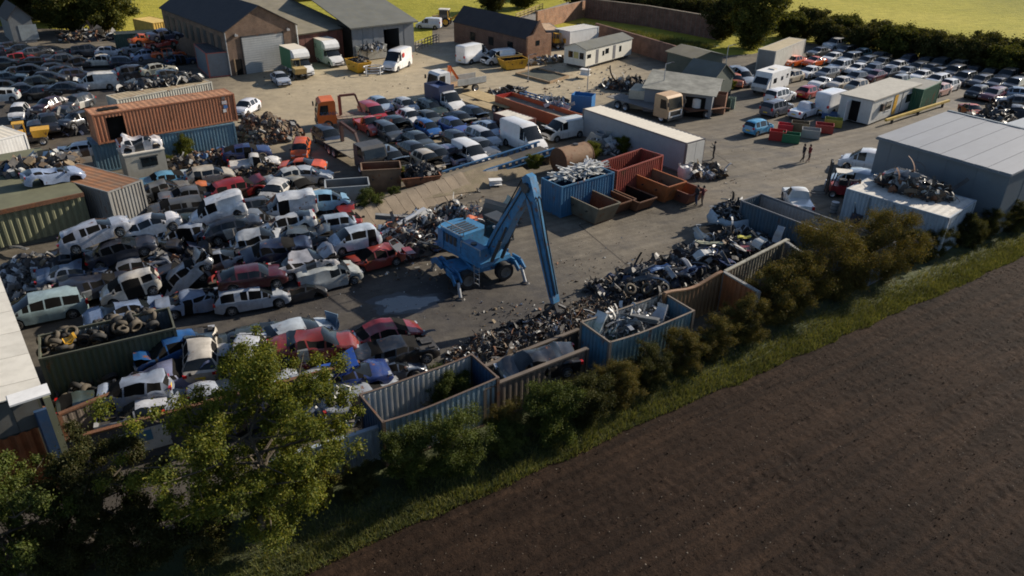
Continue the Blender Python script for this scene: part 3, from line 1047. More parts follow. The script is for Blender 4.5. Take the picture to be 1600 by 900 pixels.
BARK = M('bark', (0.075, 0.06, 0.042), 0.9, var=0.35, vs=3.0, dirt=0.3, bump=0.5)
TREES = {}
def tree_meshes(key, seed, h, spread, limbs, tr, leaves, size, low=0.3, lean=(0, 0), dense=False, clumps=6, cr=(0.07, 0.17)):
    if key not in TREES:
        rng = np.random.default_rng(seed)
        mb, C, RR = grow(rng, h, spread, limbs, tr, lean, low, 1.0, 10 if dense else clumps, cr)
        if dense:
            RR = [r_ * 1.35 for r_ in RR]
        v, f = leaf_cloud(rng, C, RR, leaves, size)
        TREES[key] = (mb.mesh('trunk', 60), np_mesh('crown', v, f))
    return TREES[key]

def tree(name, label, key, loc, yaw=0, scale=1.0, leaf='mid', cat='tree', group=None, sz=None):
    tm, cm = TREES[key]
    o = thing(name, label, cat, loc, yaw, group)
    o.scale = (scale, scale, scale * (sz or 1.0))
    link('trunk' if cat == 'tree' else 'stem', tm, BARK, o)
    link('crown' if cat == 'tree' else 'foliage', cm, LEAF[leaf], o)
    return o

# big leafy tree in the foreground and its darker neighbours
tree_meshes('maple', 3, 7.2, 4.0, 36, 0.19, 92000, 0.056, 0.22, (1.2, 0.4), clumps=8, cr=(0.045, 0.115))
tree_meshes('maple2', 8, 6.0, 2.8, 22, 0.15, 60000, 0.058, 0.12, (-0.2, 0.1), clumps=8, cr=(0.06, 0.14))
for k, (sd_, h, sp, lm) in enumerate([(21, 3.2, 1.55, 13), (22, 4.3, 1.9, 15), (23, 2.5, 1.6, 12), (24, 3.7, 1.7, 14), (25, 5.0, 2.4, 17)]):
    tree_meshes('bush%d' % k, sd_, h, sp, lm + 4, 0.05 + 0.008 * k, 40000 + 12000 * (k in (1, 4)), 0.042, 0.03, dense=True)
for k, (sd_, h, sp, lm) in enumerate([(31, 9.0, 4.4, 22), (32, 6.0, 4.2, 20), (33, 12.0, 5.2, 24)]):
    tree_meshes('far%d' % k, sd_, h, sp, lm + 6, 0.24, 32000, 0.2, 0.08, dense=True)

def px_h(u, v):
    return G(u, v)

ORD = 'first second third fourth fifth sixth seventh eighth ninth tenth eleventh twelfth thirteenth fourteenth fifteenth sixteenth seventeenth'.split()
BUSH_H = (3.2, 4.3, 2.5, 3.7, 5.0)
def on(u, v):
    return G(u, v)
tree('maple_tree', 'large bright green leafy tree in the lower left foreground', 'maple', on(402, 838), 0.15, 1.04, 'bright')
tree('dark_tree', 'dark leafy tree in the bottom left corner below the white roof', 'maple2', on(40, 900), 1.4, 0.98, 'mid')
tree('dark_tree', 'shaded thin-branched tree between the corner tree and the large bright tree', 'maple2', on(165, 845), 3.9, 0.86, 'dark')
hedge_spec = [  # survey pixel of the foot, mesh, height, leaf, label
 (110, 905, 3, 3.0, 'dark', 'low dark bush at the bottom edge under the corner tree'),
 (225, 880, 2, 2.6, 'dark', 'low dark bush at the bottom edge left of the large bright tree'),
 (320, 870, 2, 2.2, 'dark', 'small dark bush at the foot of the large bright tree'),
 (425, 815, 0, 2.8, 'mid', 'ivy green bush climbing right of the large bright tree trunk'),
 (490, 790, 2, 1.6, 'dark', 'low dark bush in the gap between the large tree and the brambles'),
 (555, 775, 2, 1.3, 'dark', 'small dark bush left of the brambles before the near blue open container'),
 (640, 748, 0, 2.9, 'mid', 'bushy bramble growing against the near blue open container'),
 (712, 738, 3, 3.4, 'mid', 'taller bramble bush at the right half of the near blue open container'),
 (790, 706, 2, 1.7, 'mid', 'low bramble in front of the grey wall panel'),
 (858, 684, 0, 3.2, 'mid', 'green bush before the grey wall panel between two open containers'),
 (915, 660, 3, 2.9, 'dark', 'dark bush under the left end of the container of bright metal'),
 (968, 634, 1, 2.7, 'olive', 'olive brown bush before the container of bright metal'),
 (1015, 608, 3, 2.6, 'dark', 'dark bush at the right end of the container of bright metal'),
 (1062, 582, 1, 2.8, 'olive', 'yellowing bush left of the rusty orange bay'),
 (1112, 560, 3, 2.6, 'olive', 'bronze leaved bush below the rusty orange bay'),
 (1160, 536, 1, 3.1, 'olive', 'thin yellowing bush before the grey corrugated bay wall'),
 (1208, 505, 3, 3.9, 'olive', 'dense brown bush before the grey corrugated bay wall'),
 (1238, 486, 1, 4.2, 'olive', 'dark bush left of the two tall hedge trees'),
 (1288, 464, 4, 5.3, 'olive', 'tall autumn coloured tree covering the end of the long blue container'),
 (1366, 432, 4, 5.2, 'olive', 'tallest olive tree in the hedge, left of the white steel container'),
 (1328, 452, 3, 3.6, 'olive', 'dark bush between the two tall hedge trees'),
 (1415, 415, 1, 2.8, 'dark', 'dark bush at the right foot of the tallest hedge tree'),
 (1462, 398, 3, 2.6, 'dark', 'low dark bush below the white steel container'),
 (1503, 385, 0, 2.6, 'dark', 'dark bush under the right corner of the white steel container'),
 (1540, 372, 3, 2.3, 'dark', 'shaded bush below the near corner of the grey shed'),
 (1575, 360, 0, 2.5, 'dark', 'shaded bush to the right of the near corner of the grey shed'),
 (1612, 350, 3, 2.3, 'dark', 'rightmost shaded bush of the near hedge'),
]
for i, (u, v, k, ht, lf, lb) in enumerate(hedge_spec):
    tree('hedge_tree' if k == 4 else 'hedge_bush', lb, 'bush%d' % k, on(u, v), i * 1.9, ht / BUSH_H[k], lf, 'tree' if k == 4 else 'bush', 'bushes of the hedge beside the field')

rf = random.Random(5)
for i in range(16):
    f = i / 15
    u, v = 500 + 1090 * f, 790 - 432 * f + 8 * math.sin(f * 6)
    o = tree('hedge_bush', '%s low filler bush from the left along the field verge' % ORD[i], 'bush%d' % rf.choice((0, 2, 3)), on(u, v + rf.uniform(-6, 8)), rf.uniform(0, 6), rf.uniform(0.4, 0.62), rf.choice(('olive', 'olive', 'mid', 'dark')), 'bush', 'low bushes along the verge', rf.uniform(0.8, 1.25))
# far side: tree at the yard's left end, hedge and trees under the pasture
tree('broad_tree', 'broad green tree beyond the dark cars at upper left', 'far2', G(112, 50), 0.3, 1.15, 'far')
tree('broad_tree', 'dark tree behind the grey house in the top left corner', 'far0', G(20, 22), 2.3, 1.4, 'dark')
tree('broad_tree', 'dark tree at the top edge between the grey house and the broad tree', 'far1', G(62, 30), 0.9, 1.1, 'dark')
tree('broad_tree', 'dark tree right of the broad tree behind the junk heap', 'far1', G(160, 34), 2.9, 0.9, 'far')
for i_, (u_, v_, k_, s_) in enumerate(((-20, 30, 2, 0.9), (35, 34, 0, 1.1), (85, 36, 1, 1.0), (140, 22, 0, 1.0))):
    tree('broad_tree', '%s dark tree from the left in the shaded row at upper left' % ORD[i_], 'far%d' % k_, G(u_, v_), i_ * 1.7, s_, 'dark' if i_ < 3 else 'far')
tree('broad_tree', 'leafy green tree left of the dark green container at upper left', 'far1', G(172, 50), 4.4, 1.05, 'far')
tree('broad_tree', 'bushy tree behind the yellow wooden shed at upper left', 'far1', G(190, 8), 1.3, 1.0, 'far')
tree('broad_tree', 'tall dark green tree standing left of the pasture above the grey trailer', 'far2', G(1172, 76), 4.0, 0.92, 'far')
tree('broad_tree', 'dark tree leaning against the tall tree above the grey trailer', 'far0', G(1130, 62), 1.0, 0.8, 'dark')
far_spec = [(770, 18, 1, 0.75, 'dark', 'dark round bush at the lane gate'), (815, 12, 1, 0.8, 'far', 'green bush at the top of the lane'),
 (860, -4, 0, 0.8, 'dark', 'dark tree at the top edge over the lit brick wall')]
for u, v, k, sc, lf, lb in far_spec:
    tree('hedge_bush', lb, 'far%d' % k, G(u, v), u * 0.1, sc, lf, 'bush')
row = []
for i in range(17):                      # hedge that bounds the car lot
    f = i / 16
    row.append((1205 + 440 * f, 52 + 74 * f + (5 if i % 2 else -3), i))
for u, v, i in row:
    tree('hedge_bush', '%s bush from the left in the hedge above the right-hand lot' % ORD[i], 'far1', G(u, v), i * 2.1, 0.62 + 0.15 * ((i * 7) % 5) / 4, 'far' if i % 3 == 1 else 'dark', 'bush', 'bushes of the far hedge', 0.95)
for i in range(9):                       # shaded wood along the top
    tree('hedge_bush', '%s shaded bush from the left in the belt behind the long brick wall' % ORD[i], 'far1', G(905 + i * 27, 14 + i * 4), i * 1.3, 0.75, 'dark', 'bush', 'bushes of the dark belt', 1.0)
# ------------------------------------------------------------------ buildings, containers, walls
def brickmat(name, c1, c2, mortar, scale=1.0):
    mt, nt, b = newmat(name)
    tc = nt.nodes.new('ShaderNodeTexCoord')
    ge = nt.nodes.new('ShaderNodeNewGeometry')
    # wall coordinates: along the wall and up
    sp = nt.nodes.new('ShaderNodeSeparateXYZ')
    nt.links.new(tc.outputs['Object'], sp.inputs[0])
    ad = nd(nt, 'ShaderNodeMath', operation='ADD')
    nt.links.new(sp.outputs['X'], ad.inputs[0])
    nt.links.new(sp.outputs['Y'], ad.inputs[1])
    cb = nt.nodes.new('ShaderNodeCombineXYZ')
    nt.links.new(ad.outputs[0], cb.inputs['X'])
    nt.links.new(sp.outputs['Z'], cb.inputs['Y'])
    br = nt.nodes.new('ShaderNodeTexBrick')
    nt.links.new(cb.outputs[0], br.inputs['Vector'])
    br.inputs['Color1'].default_value = (*c1, 1)
    br.inputs['Color2'].default_value = (*c2, 1)
    br.inputs['Mortar'].default_value = (*mortar, 1)
    br.inputs['Scale'].default_value = 1.0
    br.inputs['Brick Width'].default_value = 0.225
    br.inputs['Row Height'].default_value = 0.075
    br.inputs['Mortar Size'].default_value = 0.01
    n = tex(nt, tc.outputs['Object'], 0.9, 6, 0.65)
    c = mixc(nt, 1.0, br.outputs['Color'], ramp(nt, n, [(0.3, (0.6, 0.58, 0.55)), (0.72, (1.3, 1.25, 1.2))]), 'MULTIPLY')
    nt.links.new(c, b.inputs['Base Color'])
    b.inputs['Roughness'].default_value = 0.9
    MATS[name] = mt
    return mt
BRICK = brickmat('brown_brick', (0.145, 0.082, 0.05), (0.19, 0.112, 0.07), (0.19, 0.16, 0.13))
BRICK_O = brickmat('orange_brick', (0.27, 0.105, 0.045), (0.36, 0.17, 0.08), (0.3, 0.24, 0.18))
BRICK_R = brickmat('dull_red_brick', (0.135, 0.055, 0.035), (0.18, 0.08, 0.05), (0.17, 0.14, 0.11))
ROOF_D = M('dark_sheet_roof', (0.026, 0.022, 0.024), 0.75, var=0.15, vs=0.4, dirt=0.15)
ROOF_G = M('grey_fibre_roof', (0.115, 0.118, 0.105), 0.85, var=0.15, vs=0.5, dirt=0.3, dcol=(0.15, 0.13, 0.06))
ROOF_B = M('lichen_roof', (0.2, 0.175, 0.125), 0.9, var=0.2, vs=0.6, dirt=0.4, dcol=(0.17, 0.15, 0.05))
GREYCLAD = M('grey_cladding', (0.17, 0.185, 0.20), 0.55, var=0.08, vs=0.5, dirt=0.2)
BLUECLAD = M('blue_grey_cladding', (0.11, 0.135, 0.155), 0.5, var=0.06, vs=0.4, dirt=0.12)
SHEDROOF = M('pale_shed_roof', (0.27, 0.275, 0.285), 0.55, var=0.06, vs=0.3, dirt=0.15, dcol=(0.2, 0.19, 0.17))
MAROON = M('maroon_boards', (0.13, 0.045, 0.035), 0.8, var=0.25, vs=1.0, dirt=0.3)
SHUTTER = M('grey_shutter', (0.42, 0.42, 0.40), 0.55, var=0.05, dirt=0.2, streak=True)
CONC = M('old_concrete', (0.20, 0.158, 0.112), 0.9, var=0.25, vs=0.8, dirt=0.4, dcol=(0.13, 0.095, 0.06), bump=0.4, streak=True)
FELT = M('green_felt_roof', (0.125, 0.125, 0.072), 0.9, var=0.2, vs=0.6, dirt=0.35, dcol=(0.07, 0.065, 0.045))

def cont_mat(name, rgb, rust=0.15, dirt=0.3):
    return M(name, rgb, 0.6, 0.0, 0.15, 0.8, dirt, (0.16, 0.12, 0.08), rust, 0.1, 6.0, streak=True)

def container(name, label, pa, pb, z1, L=None, Wd=2.44, H=2.59, mat=None, z0=0.0, open_top=False, inside=None, sag=0.0, bulge=0.0, roof=None, group=None, hole=None, endcol=None, rail=None, cat='container', floor_fill=None, pitch=0.28, ribs=True):
    """box whose near top edge runs from survey pixel pa to pb at height z1"""
    A, B = G(*pa, z1), G(*pb, z1)
    yaw = math.atan2(B.y - A.y, B.x - A.x)
    ln = L or (B - A).length
    o = thing(name, label, cat, (A.x, A.y, z0), yaw, group)
    rail = rail or mat
    dp = 0.045 if ribs else 0.004
    def prof(k):
        if not (sag or bulge):
            return None
        def f(s):
            w = math.sin(math.pi * s)
            return (H - 0.05 - sag * w * (0.8 + 0.4 * math.sin(5 * s + k)), bulge * w * (1 if k % 2 else -0.6))
        return f
    x0, x1 = 0.08, ln - 0.08
    if hole:
        # near side with an opening cut between hole[0] and hole[1]
        mb = MB()
        mb.corr((x0, 0.03), (hole[0], 0.03), 0.14, H - 0.1, dp, pitch)
        mb.corr((hole[1], 0.03), (x1, 0.03), 0.14, H - 0.1, dp, pitch)
        mb.corr((hole[0], 0.03), (hole[1], 0.03), H - 0.42, H - 0.1, dp, pitch)
        mb.build('side_wall', mat, o)
    else:
        MB().corr((x0, 0.03), (x1, 0.03), 0.14, H - 0.1, dp, pitch, prof(1)).build('side_wall', mat, o)
    MB().corr((x1, Wd - 0.03), (x0, Wd - 0.03), 0.14, H - 0.1, dp, pitch, prof(2)).build('side_wall', mat, o)
    MB().corr((0.03, Wd - 0.08), (0.03, 0.08), 0.14, H - 0.1, dp, pitch).build('end_wall', endcol or mat, o)
    MB().corr((ln - 0.03, 0.08), (ln - 0.03, Wd - 0.08), 0.14, H - 0.1, dp, pitch).build('end_wall', endcol or mat, o)
    if open_top and inside is not None:
        # inner faces have another coat
        MB().corr((x1, 0.075 + dp), (x0, 0.075 + dp), 0.16, H - 0.16, dp, pitch, (lambda s, f=prof(1): ((f(1 - s)[0] - 0.04, -f(1 - s)[1]) if f else (H - 0.16, 0)))).build('lining', inside, o)
        MB().corr((x0, Wd - 0.075 - dp), (x1, Wd - 0.075 - dp), 0.16, H - 0.16, dp, pitch, (lambda s, f=prof(2): ((f(1 - s)[0] - 0.04, -f(1 - s)[1]) if f else (H - 0.16, 0)))).build('lining', inside, o)
    for cx in (0.06, ln - 0.06):
        for cy in (0.06, Wd - 0.06):
            MB().bx(cx - 0.075, cx + 0.075, cy - 0.075, cy + 0.075, 0, H).build('corner_post', rail, o)
    for k, cy in ((1, 0.04), (2, Wd - 0.04)):
        f = prof(k)
        tr_ = MB()
        if f:
            pts = []
            for i in range(13):
                s = i / 12
                zt, lat = f(s)
                sgn = -1 if k == 1 else 1
                xx = x0 + (x1 - x0) * s if k == 1 else x1 + (x0 - x1) * s
                pts.append((xx, cy + sgn * lat, zt + 0.03))
            tr_.tube(pts, 0.055, 4)
        else:
            tr_.bx(0.13, ln - 0.13, cy - 0.045, cy + 0.045, H - 0.12, H - 0.01)
        tr_.build('top_rail', rail, o)
        MB().bx(0.13, ln - 0.13, cy - 0.045, cy + 0.045, 0.02, 0.15).build('bottom_rail', rail, o)
    for cx in (0.04, ln - 0.04):
        MB().bx(cx - 0.045, cx + 0.045, 0.13, Wd - 0.13, H - 0.12, H - 0.01).build('top_rail', rail, o)
        MB().bx(cx - 0.045, cx + 0.045, 0.13, Wd - 0.13, 0.02, 0.15).build('bottom_rail', rail, o)
    MB().bx(0.1, ln - 0.1, 0.1, Wd - 0.1, 0.05, 0.17).build('floor', DARKSTEEL, o)
    if not open_top:
        rf = MB()
        k = max(3, round(ln / 0.5))
        vs, fs = [], []
        for i in range(k * 2 + 1):
            x = 0.1 + (ln - 0.2) * i / (k * 2)
            zz = H - 0.02 - (0.025 if (i // 1) % 2 else 0)
            vs += [(x, 0.09, zz), (x, Wd - 0.09, zz)]
        for i in range(k * 2):
            a = i * 2
            fs.append((a, a + 2, a + 3, a + 1))
        rf.add(vs, fs)
        rf.build('roof', roof or mat, o)
    return o, ln, yaw

def gable(name, label, pa, pb, ze, depth, ridge, wall, roof, cat='building', side=None, over=0.25, roof2=None):
    """building: gable wall's near edge runs pa->pb at eaves height ze, going back by depth; ridge at mid width"""
    A, B = G(*pa, ze), G(*pb, ze)
    yaw = math.atan2(B.y - A.y, B.x - A.x)
    w = (B - A).length
    o = thing(name, label, cat, (A.x, A.y, 0), yaw)
    mb = MB()
    mb.add([(0, 0, 0), (w, 0, 0), (w, 0, ze), (w / 2, 0, ridge), (0, 0, ze)], [(0, 1, 2, 3, 4)])
    mb.build('gable_wall', wall, o)
    mb = MB()
    mb.add([(0, depth, 0), (w, depth, 0), (w, depth, ze), (w / 2, depth, ridge), (0, depth, ze)], [(4, 3, 2, 1, 0)])
    mb.build('gable_wall', wall, o)
    for x in (0.0, w):
        mb = MB()
        mb.bx(x - 0.1 if x else 0.002, x - 0.002 if x else 0.1, 0.05, depth - 0.05, 0, ze)
        mb.build('side_wall', side or wall, o)
    sl = math.atan2(ridge - ze, w / 2)
    for s in (0, 1):
        mb = MB()
        e = over
        x0, z0 = (-e, ze - e * math.tan(sl)) if s == 0 else (w + e, ze - e * math.tan(sl))
        xm = w / 2 - 0.01 if s == 0 else w / 2 + 0.01
        t = 0.1
        vs = []
        for y in (-e, depth + e):
            vs += [(x0, y, z0 + 0.03), (xm, y, ridge + 0.03), (xm, y, ridge + t + 0.03), (x0, y, z0 + t + 0.03)]
        mb.add(vs, [(0, 1, 2, 3), (7, 6, 5, 4), (0, 4, 5, 1), (1, 5, 6, 2), (2, 6, 7, 3), (3, 7, 4, 0)])
        mb.build('roof_slope', roof if s == 0 or roof2 is None else roof2, o)
    return o, w, yaw

# --- brown brick barn, upper left
barn, bw, by = gable('brick_barn', 'tall brown brick barn with dark roof and big grey roller door', (351, 50), (461, 38), 5.5, 24, 8.2, BRICK, ROOF_D)
MB().bx(2.0, 7.6, -0.08, -0.005, 0.0, 4.6).build('roller_door', SHUTTER, barn)
b = MB()
for i in range(15):
    b.bx(2.05, 7.55, -0.1, -0.075, 0.25 + i * 0.29, 0.27 + i * 0.29)
b.build('shutter_rib', M('shutter_line', (0.3, 0.3, 0.29), 0.6), barn)
b = MB(); b.bx(1.86, 1.99, -0.12, -0.003, 0, 4.75); b.bx(7.61, 7.74, -0.12, -0.003, 0, 4.75); b.bx(1.86, 7.74, -0.12, -0.003, 4.61, 4.76)
b.build('door_frame', DARKSTEEL, barn)
MB().bx(0.75, 1.6, -0.05, -0.004, 0, 2.0).build('side_door', INTERIOR, barn)
MB().bx(0.55, 0.73, -0.1, -0.006, 0, 2.1).build('timber_post', WOOD, barn)
for x in (1.3, 8.4):
    bb = MB(); bb.bx(x - 0.2, x + 0.2, -0.35, -0.02, 4.85, 5.1); bb.bar((x, -0.02, 5.2), (x, -0.3, 5.05), 0.05); bb.build('floodlight', LAMP_W, barn)
for k in range(9):
    y = 1.8 + k * 2.45
    bb = MB(); bb.bx(-0.05, -0.004, y, y + 1.1, 2.6, 4.7)
    bb.build('window', M('dusty_pane', (0.06, 0.062, 0.06), 0.35, var=0.3, dirt=0.4), barn)
MB().cyl((bw + 0.09, -0.08, 0), (bw + 0.09, -0.08, 5.4), 0.07).build('drain_pipe', WHITE, barn)
MB().cyl((-0.09, -0.08, 0), (-0.09, -0.08, 5.4), 0.07).build('drain_pipe', STEEL, barn)

# --- lower lean-to hall between barn and big shed
A0, B0 = G(463, 54, 4.0), G(549, 42.5, 4.0)
hy = math.atan2(B0.y - A0.y, B0.x - A0.x)
hl = (B0 - A0).length
hall = thing('lean_to_hall', 'low hall with maroon boarded front and lichen-covered roof beside the barn', 'building', (A0.x, A0.y, 0), hy)
for i in range(14):
    MB().bx(i * hl / 14 + 0.012, (i + 1) * hl / 14 - 0.012, 0 + 0.02 * (i % 2), 0.1, 0, 4.0).build('board', MAROON, hall)
MB().bx(0.05, hl - 0.05, 0.1, 17.9, 0.0, 3.9).build('wall', MAROON, hall)
b = MB(); vs = [(-0.05, -0.3, 4.02), (hl - 0.05, -0.3, 4.1), (hl - 0.05, 23, 6.9), (-0.05, 23, 6.6)]
b.add(vs, [(0, 1, 2, 3)]); b.add([(x, y, z - 0.12) for x, y, z in vs], [(3, 2, 1, 0)])
b.build('roof_slope', ROOF_B, hall)

# --- big grey-roofed shed with open front
A0, B0 = G(549, 44, 4.4), G(646, 33, 4.4)
sy = math.atan2(B0.y - A0.y, B0.x - A0.x)
sl = (B0 - A0).length
shed = thing('open_fronted_shed', 'big grey sheet-roofed shed with open front beyond the white vans', 'building', (A0.x, A0.y, 0), sy)
for i in range(12):
    x0, x1 = i * sl / 12, (i + 1) * sl / 12
    if 0.50 * sl < (x0 + x1) / 2 < 0.74 * sl:
        MB().bx(x0, x1, 0.0, 0.1, 3.7, 4.35).build('sheet', GREYCLAD, shed)
        continue
    MB().bx(x0 + 0.012, x1 - 0.012, 0.03 * (i % 2), 0.1, 0.0, 4.35).build('sheet', GREYCLAD, shed)
MB().bx(0.02, sl, 0.15, 8.0, 0.02, 0.05).build('floor', CONC, shed)
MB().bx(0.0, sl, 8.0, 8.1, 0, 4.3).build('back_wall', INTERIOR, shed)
MB().bx(sl - 0.1, sl, 0.12, 22, 0, 4.3).build('side_wall', GREYCLAD, shed)
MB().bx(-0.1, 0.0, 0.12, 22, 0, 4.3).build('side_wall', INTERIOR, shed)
b = MB()
vs = [(-0.45, -0.5, 4.5), (sl + 0.5, -0.5, 4.45), (sl + 0.5, 13, 7.3), (-0.45, 13, 7.4)]
b.add(vs, [(0, 1, 2, 3)]); b.add([(x, y, z - 0.12) for x, y, z in vs], [(3, 2, 1, 0)])
b.add([vs[0], vs[1], (vs[1][0], vs[1][1], 4.28), (vs[0][0], vs[0][1], 4.33)], [(3, 2, 1, 0)])
b.build('roof_slope', ROOF_G, shed)
b = MB()
vs = [(-0.45, 13.02, 7.4), (sl + 0.5, 13.02, 7.3), (sl + 0.5, 26, 4.4), (-0.45, 26, 4.4)]
b.add([(sl - 0.02, 0, 4.3), (sl - 0.02, 26, 4.3), (sl - 0.02, 13, 7.2)], [(0, 1, 2)])
b.add(vs, [(0, 1, 2, 3)])
b.build('roof_slope', ROOF_G, shed)
b = MB(); b.bx(sl * 0.52, sl * 0.6, 3.0, 3.6, 0, 3.2); b.bx(sl * 0.66, sl * 0.72, 4.0, 4.6, 0, 3.4)
b.build('yellow_post', YELLOW, shed)

# --- dark brick bungalow
bung, gw, gy = gable('brick_bungalow', 'long brick outbuilding with dark roof and bare orange brick end', (823, 61), (857, 56), 3.1, 17.5, 5.2, BRICK_R, ROOF_D, over=0.12)
# the end wall stands proud of the roof in orange brick with stepped shoulders
b = MB()
b.prism([(-0.2, 0), (gw + 0.2, 0), (gw + 0.2, 3.5), (gw * 0.78, 3.6), (gw * 0.5, 5.5), (gw * 0.22, 3.7), (-0.2, 3.4)], -0.45, -0.13)
b.build('end_wall', BRICK_O, bung)
MB().bx(gw * 0.32, gw * 0.5, -0.47, -0.44, 2.1, 2.8).build('window', GLASS, bung)
for k in range(3):
    MB().bx(-0.05, -0.004, 3 + k * 4.5, 4.2 + k * 4.5, 1.0, 2.2).build('window', GLASS, bung)

# --- static caravan
A0, B0 = G(916, 78, 2.7), G(993, 59, 2.7)
cy_ = math.atan2(B0.y - A0.y, B0.x - A0.x)
cl = 11.4
cav = thing('static_caravan', 'long cream static caravan with grey pitched roof', 'caravan', (A0.x, A0.y, 0), cy_)
CAV = M('caravan_cream', (0.66, 0.63, 0.54), 0.55, var=0.04, dirt=0.12, streak=True)
W_ = 3.7
b = MB(); b.bx(0, cl, 0, W_, 0.45, 2.7); b.prism([(0, 2.7), (0.02, 2.7), (0.02, 2.72), (0, 2.72)], 0, W_)
b.add([(0, 0, 2.7), (0, W_, 2.7), (0, W_ / 2, 3.25)], [(0, 2, 1)])
b.build('body', CAV, cav)
for s in (0, 1):
    b = MB()
    y0, y1 = (-0.15, W_ / 2) if s == 0 else (W_ + 0.15, W_ / 2)
    vs = [(-0.2, y0, 2.68), (cl + 0.2, y0, 2.68), (cl + 0.2, y1, 3.3), (-0.2, y1, 3.3)]
    b.add(vs + [(x, y, z + 0.06) for x, y, z in vs], [(0, 3, 2, 1), (4, 5, 6, 7), (0, 1, 5, 4), (1, 2, 6, 5), (2, 3, 7, 6), (3, 0, 4, 7)])
    b.build('roof_slope', ROOF_G, cav)
for x0, x1, z0, z1 in ((0.35, 1.2, 1.5, 2.0), (4.0, 4.4, 1.35, 2.0), (4.7, 5.5, 1.5, 2.2), (8.2, 8.7, 1.3, 2.1)):
    MB().bx(x0, x1, -0.03, -0.003, z0, z1).build('window', GLASS, cav)
for x0 in (2.4, 6.6):
    MB().bx(x0, x0 + 0.6, -0.03, -0.003, 0.55, 2.4).build('door', M('caravan_door', (0.16, 0.16, 0.17), 0.5), cav)
for k, (y0, y1) in enumerate(((0.35, 1.05), (1.25, 2.05), (2.2, 2.95))):
    MB().bx(-0.03, -0.003, y0, y1, 1.35, 2.2).build('window', M('curtained_pane', (0.42, 0.36, 0.14), 0.4) if k == 1 else GLASS, cav)
MB().bx(0.3, cl - 0.3, 0.3, W_ - 0.3, 0.12, 0.45).build('chassis', DARKSTEEL, cav)
for x in (1.0, 4.0, 7.5, 10.4):
    MB().bx(x - 0.2, x + 0.2, 0.25, 0.65, 0, 0.13).build('block', CONC, cav)

# --- white box body and cabin row behind the bungalow
container('lorry_box', 'white lorry box with pale roof standing behind the brick bungalow', (891, 49), (927, 43), 2.7, 6.6, 3.2, 2.7, WHITE, ribs=False, roof=CREAM, cat='container')
container('store_container', 'grey steel store with rust-striped roof behind the bungalow gable', (834, 36.5), (858, 52), 2.6, 6.2, 2.6, 2.6, GREYCLAD, roof=M('rust_striped_roof', (0.5, 0.34, 0.2), 0.7, var=0.3, rust=0.1), cat='container')

# --- brick walls round the top
def wall(name, label, pts, h, mat, th=0.35, cap=None, px=True):
    o = None
    ps = [G(*p) if px else Vector((*p, 0)) for p in pts]
    o = thing(name, label, 'wall', ps[0])
    for a, b_ in zip(ps, ps[1:]):
        mb = MB()
        d = (b_ - a).normalized()
        nrm = Vector((-d.y, d.x, 0)) * th / 2
        q = [a - nrm - ps[0], b_ - nrm - ps[0], b_ + nrm - ps[0], a + nrm - ps[0]]
        mb.slab([(p.x, p.y) for p in q], 0, h)
        mb.build('wall_panel', mat, o)
        if cap:
            mb = MB()
            nn = nrm * 1.25
            q = [a - nn - ps[0], b_ - nn - ps[0], b_ + nn - ps[0], a + nn - ps[0]]
            mb.slab([(p.x, p.y) for p in q], h, h + 0.12)
            mb.build('coping', cap, o)
    return o
wl = wall('brick_wall', 'sunlit pale and orange brick wall rising to the lane', [(838, 46), (912, 27)], 3.0, BRICK_O, 0.4)
wall('brick_wall', 'long shaded brick wall under the dark belt of trees', [(914, 28), (1010, 41), (1120, 62)], 3.4, BRICK_R, 0.4, CONC)
wall('brick_wall', 'dull red brick wall behind the static caravan', [(930, 62), (1000, 84), (1062, 104)], 2.6, BRICK_R, 0.35)
def fence(name, label, pts, h, mat, n, cat='fence'):
    ps = [G(*p) for p in pts]
    o = thing(name, label, cat, ps[0])
    a, b_ = ps[0], ps[-1]
    for i in range(n + 1):
        q = a.lerp(b_, i / n) - a
        MB().bx(q.x - 0.06, q.x + 0.06, q.y - 0.06, q.y + 0.06, 0, h).build('post', mat, o)
    for z in (h * 0.35, h * 0.65, h * 0.95):
        MB().bar((0, 0, z), tuple(b_ - a + Vector((0, 0, z))), 0.05, 0.12).build('rail', mat, o)
    return o
fence('rail_fence', 'pale wooden rail fence beside the lane at the top', [(806, 33), (848, 16)], 1.3, WOOD, 7)
fence('pallet_fence', 'grey wooden fence at the right corner of the open-fronted shed', [(650, 80), (686, 66)], 1.4, M('grey_boards', (0.2, 0.18, 0.15), 0.9, var=0.2), 8)

# --- grey steel shed on the right
A0, B0 = G(1374, 216.3, 4.9), G(1579.4, 275, 4.9)
ry = math.atan2(B0.y - A0.y, B0.x - A0.x)
rl = (B0 - A0).length
gs = thing('grey_steel_shed', 'large blue-grey steel shed with pale low-pitched roof on the right', 'building', (A0.x, A0.y, 0), ry)
dpth = 10.2
n = 9
for i in range(n):
    MB().bx(i * rl / n + 0.004, (i + 1) * rl / n - 0.004, 0.0 + 0.012 * (i % 2), 0.1, 0, 4.9).build('cladding_panel', BLUECLAD, gs)
for i in range(8):
    MB().bx(rl - 0.1, rl - 0.012 * (i % 2), i * dpth / 8 + 0.1, (i + 1) * dpth / 8 + 0.09, 0, 4.9).build('cladding_panel', BLUECLAD, gs)
MB().bx(0.004, 0.1, 0.12, dpth, 0, 4.9).build('side_wall', BLUECLAD, gs)
MB().bx(0.1, rl - 0.1, dpth - 0.1, dpth, 0, 4.9).build('side_wall', BLUECLAD, gs)
b = MB()
vs = [(-0.15, -0.12, 4.92), (rl + 0.12, -0.12, 4.92), (rl + 0.12, dpth, 5.5), (-0.15, dpth, 5.5)]
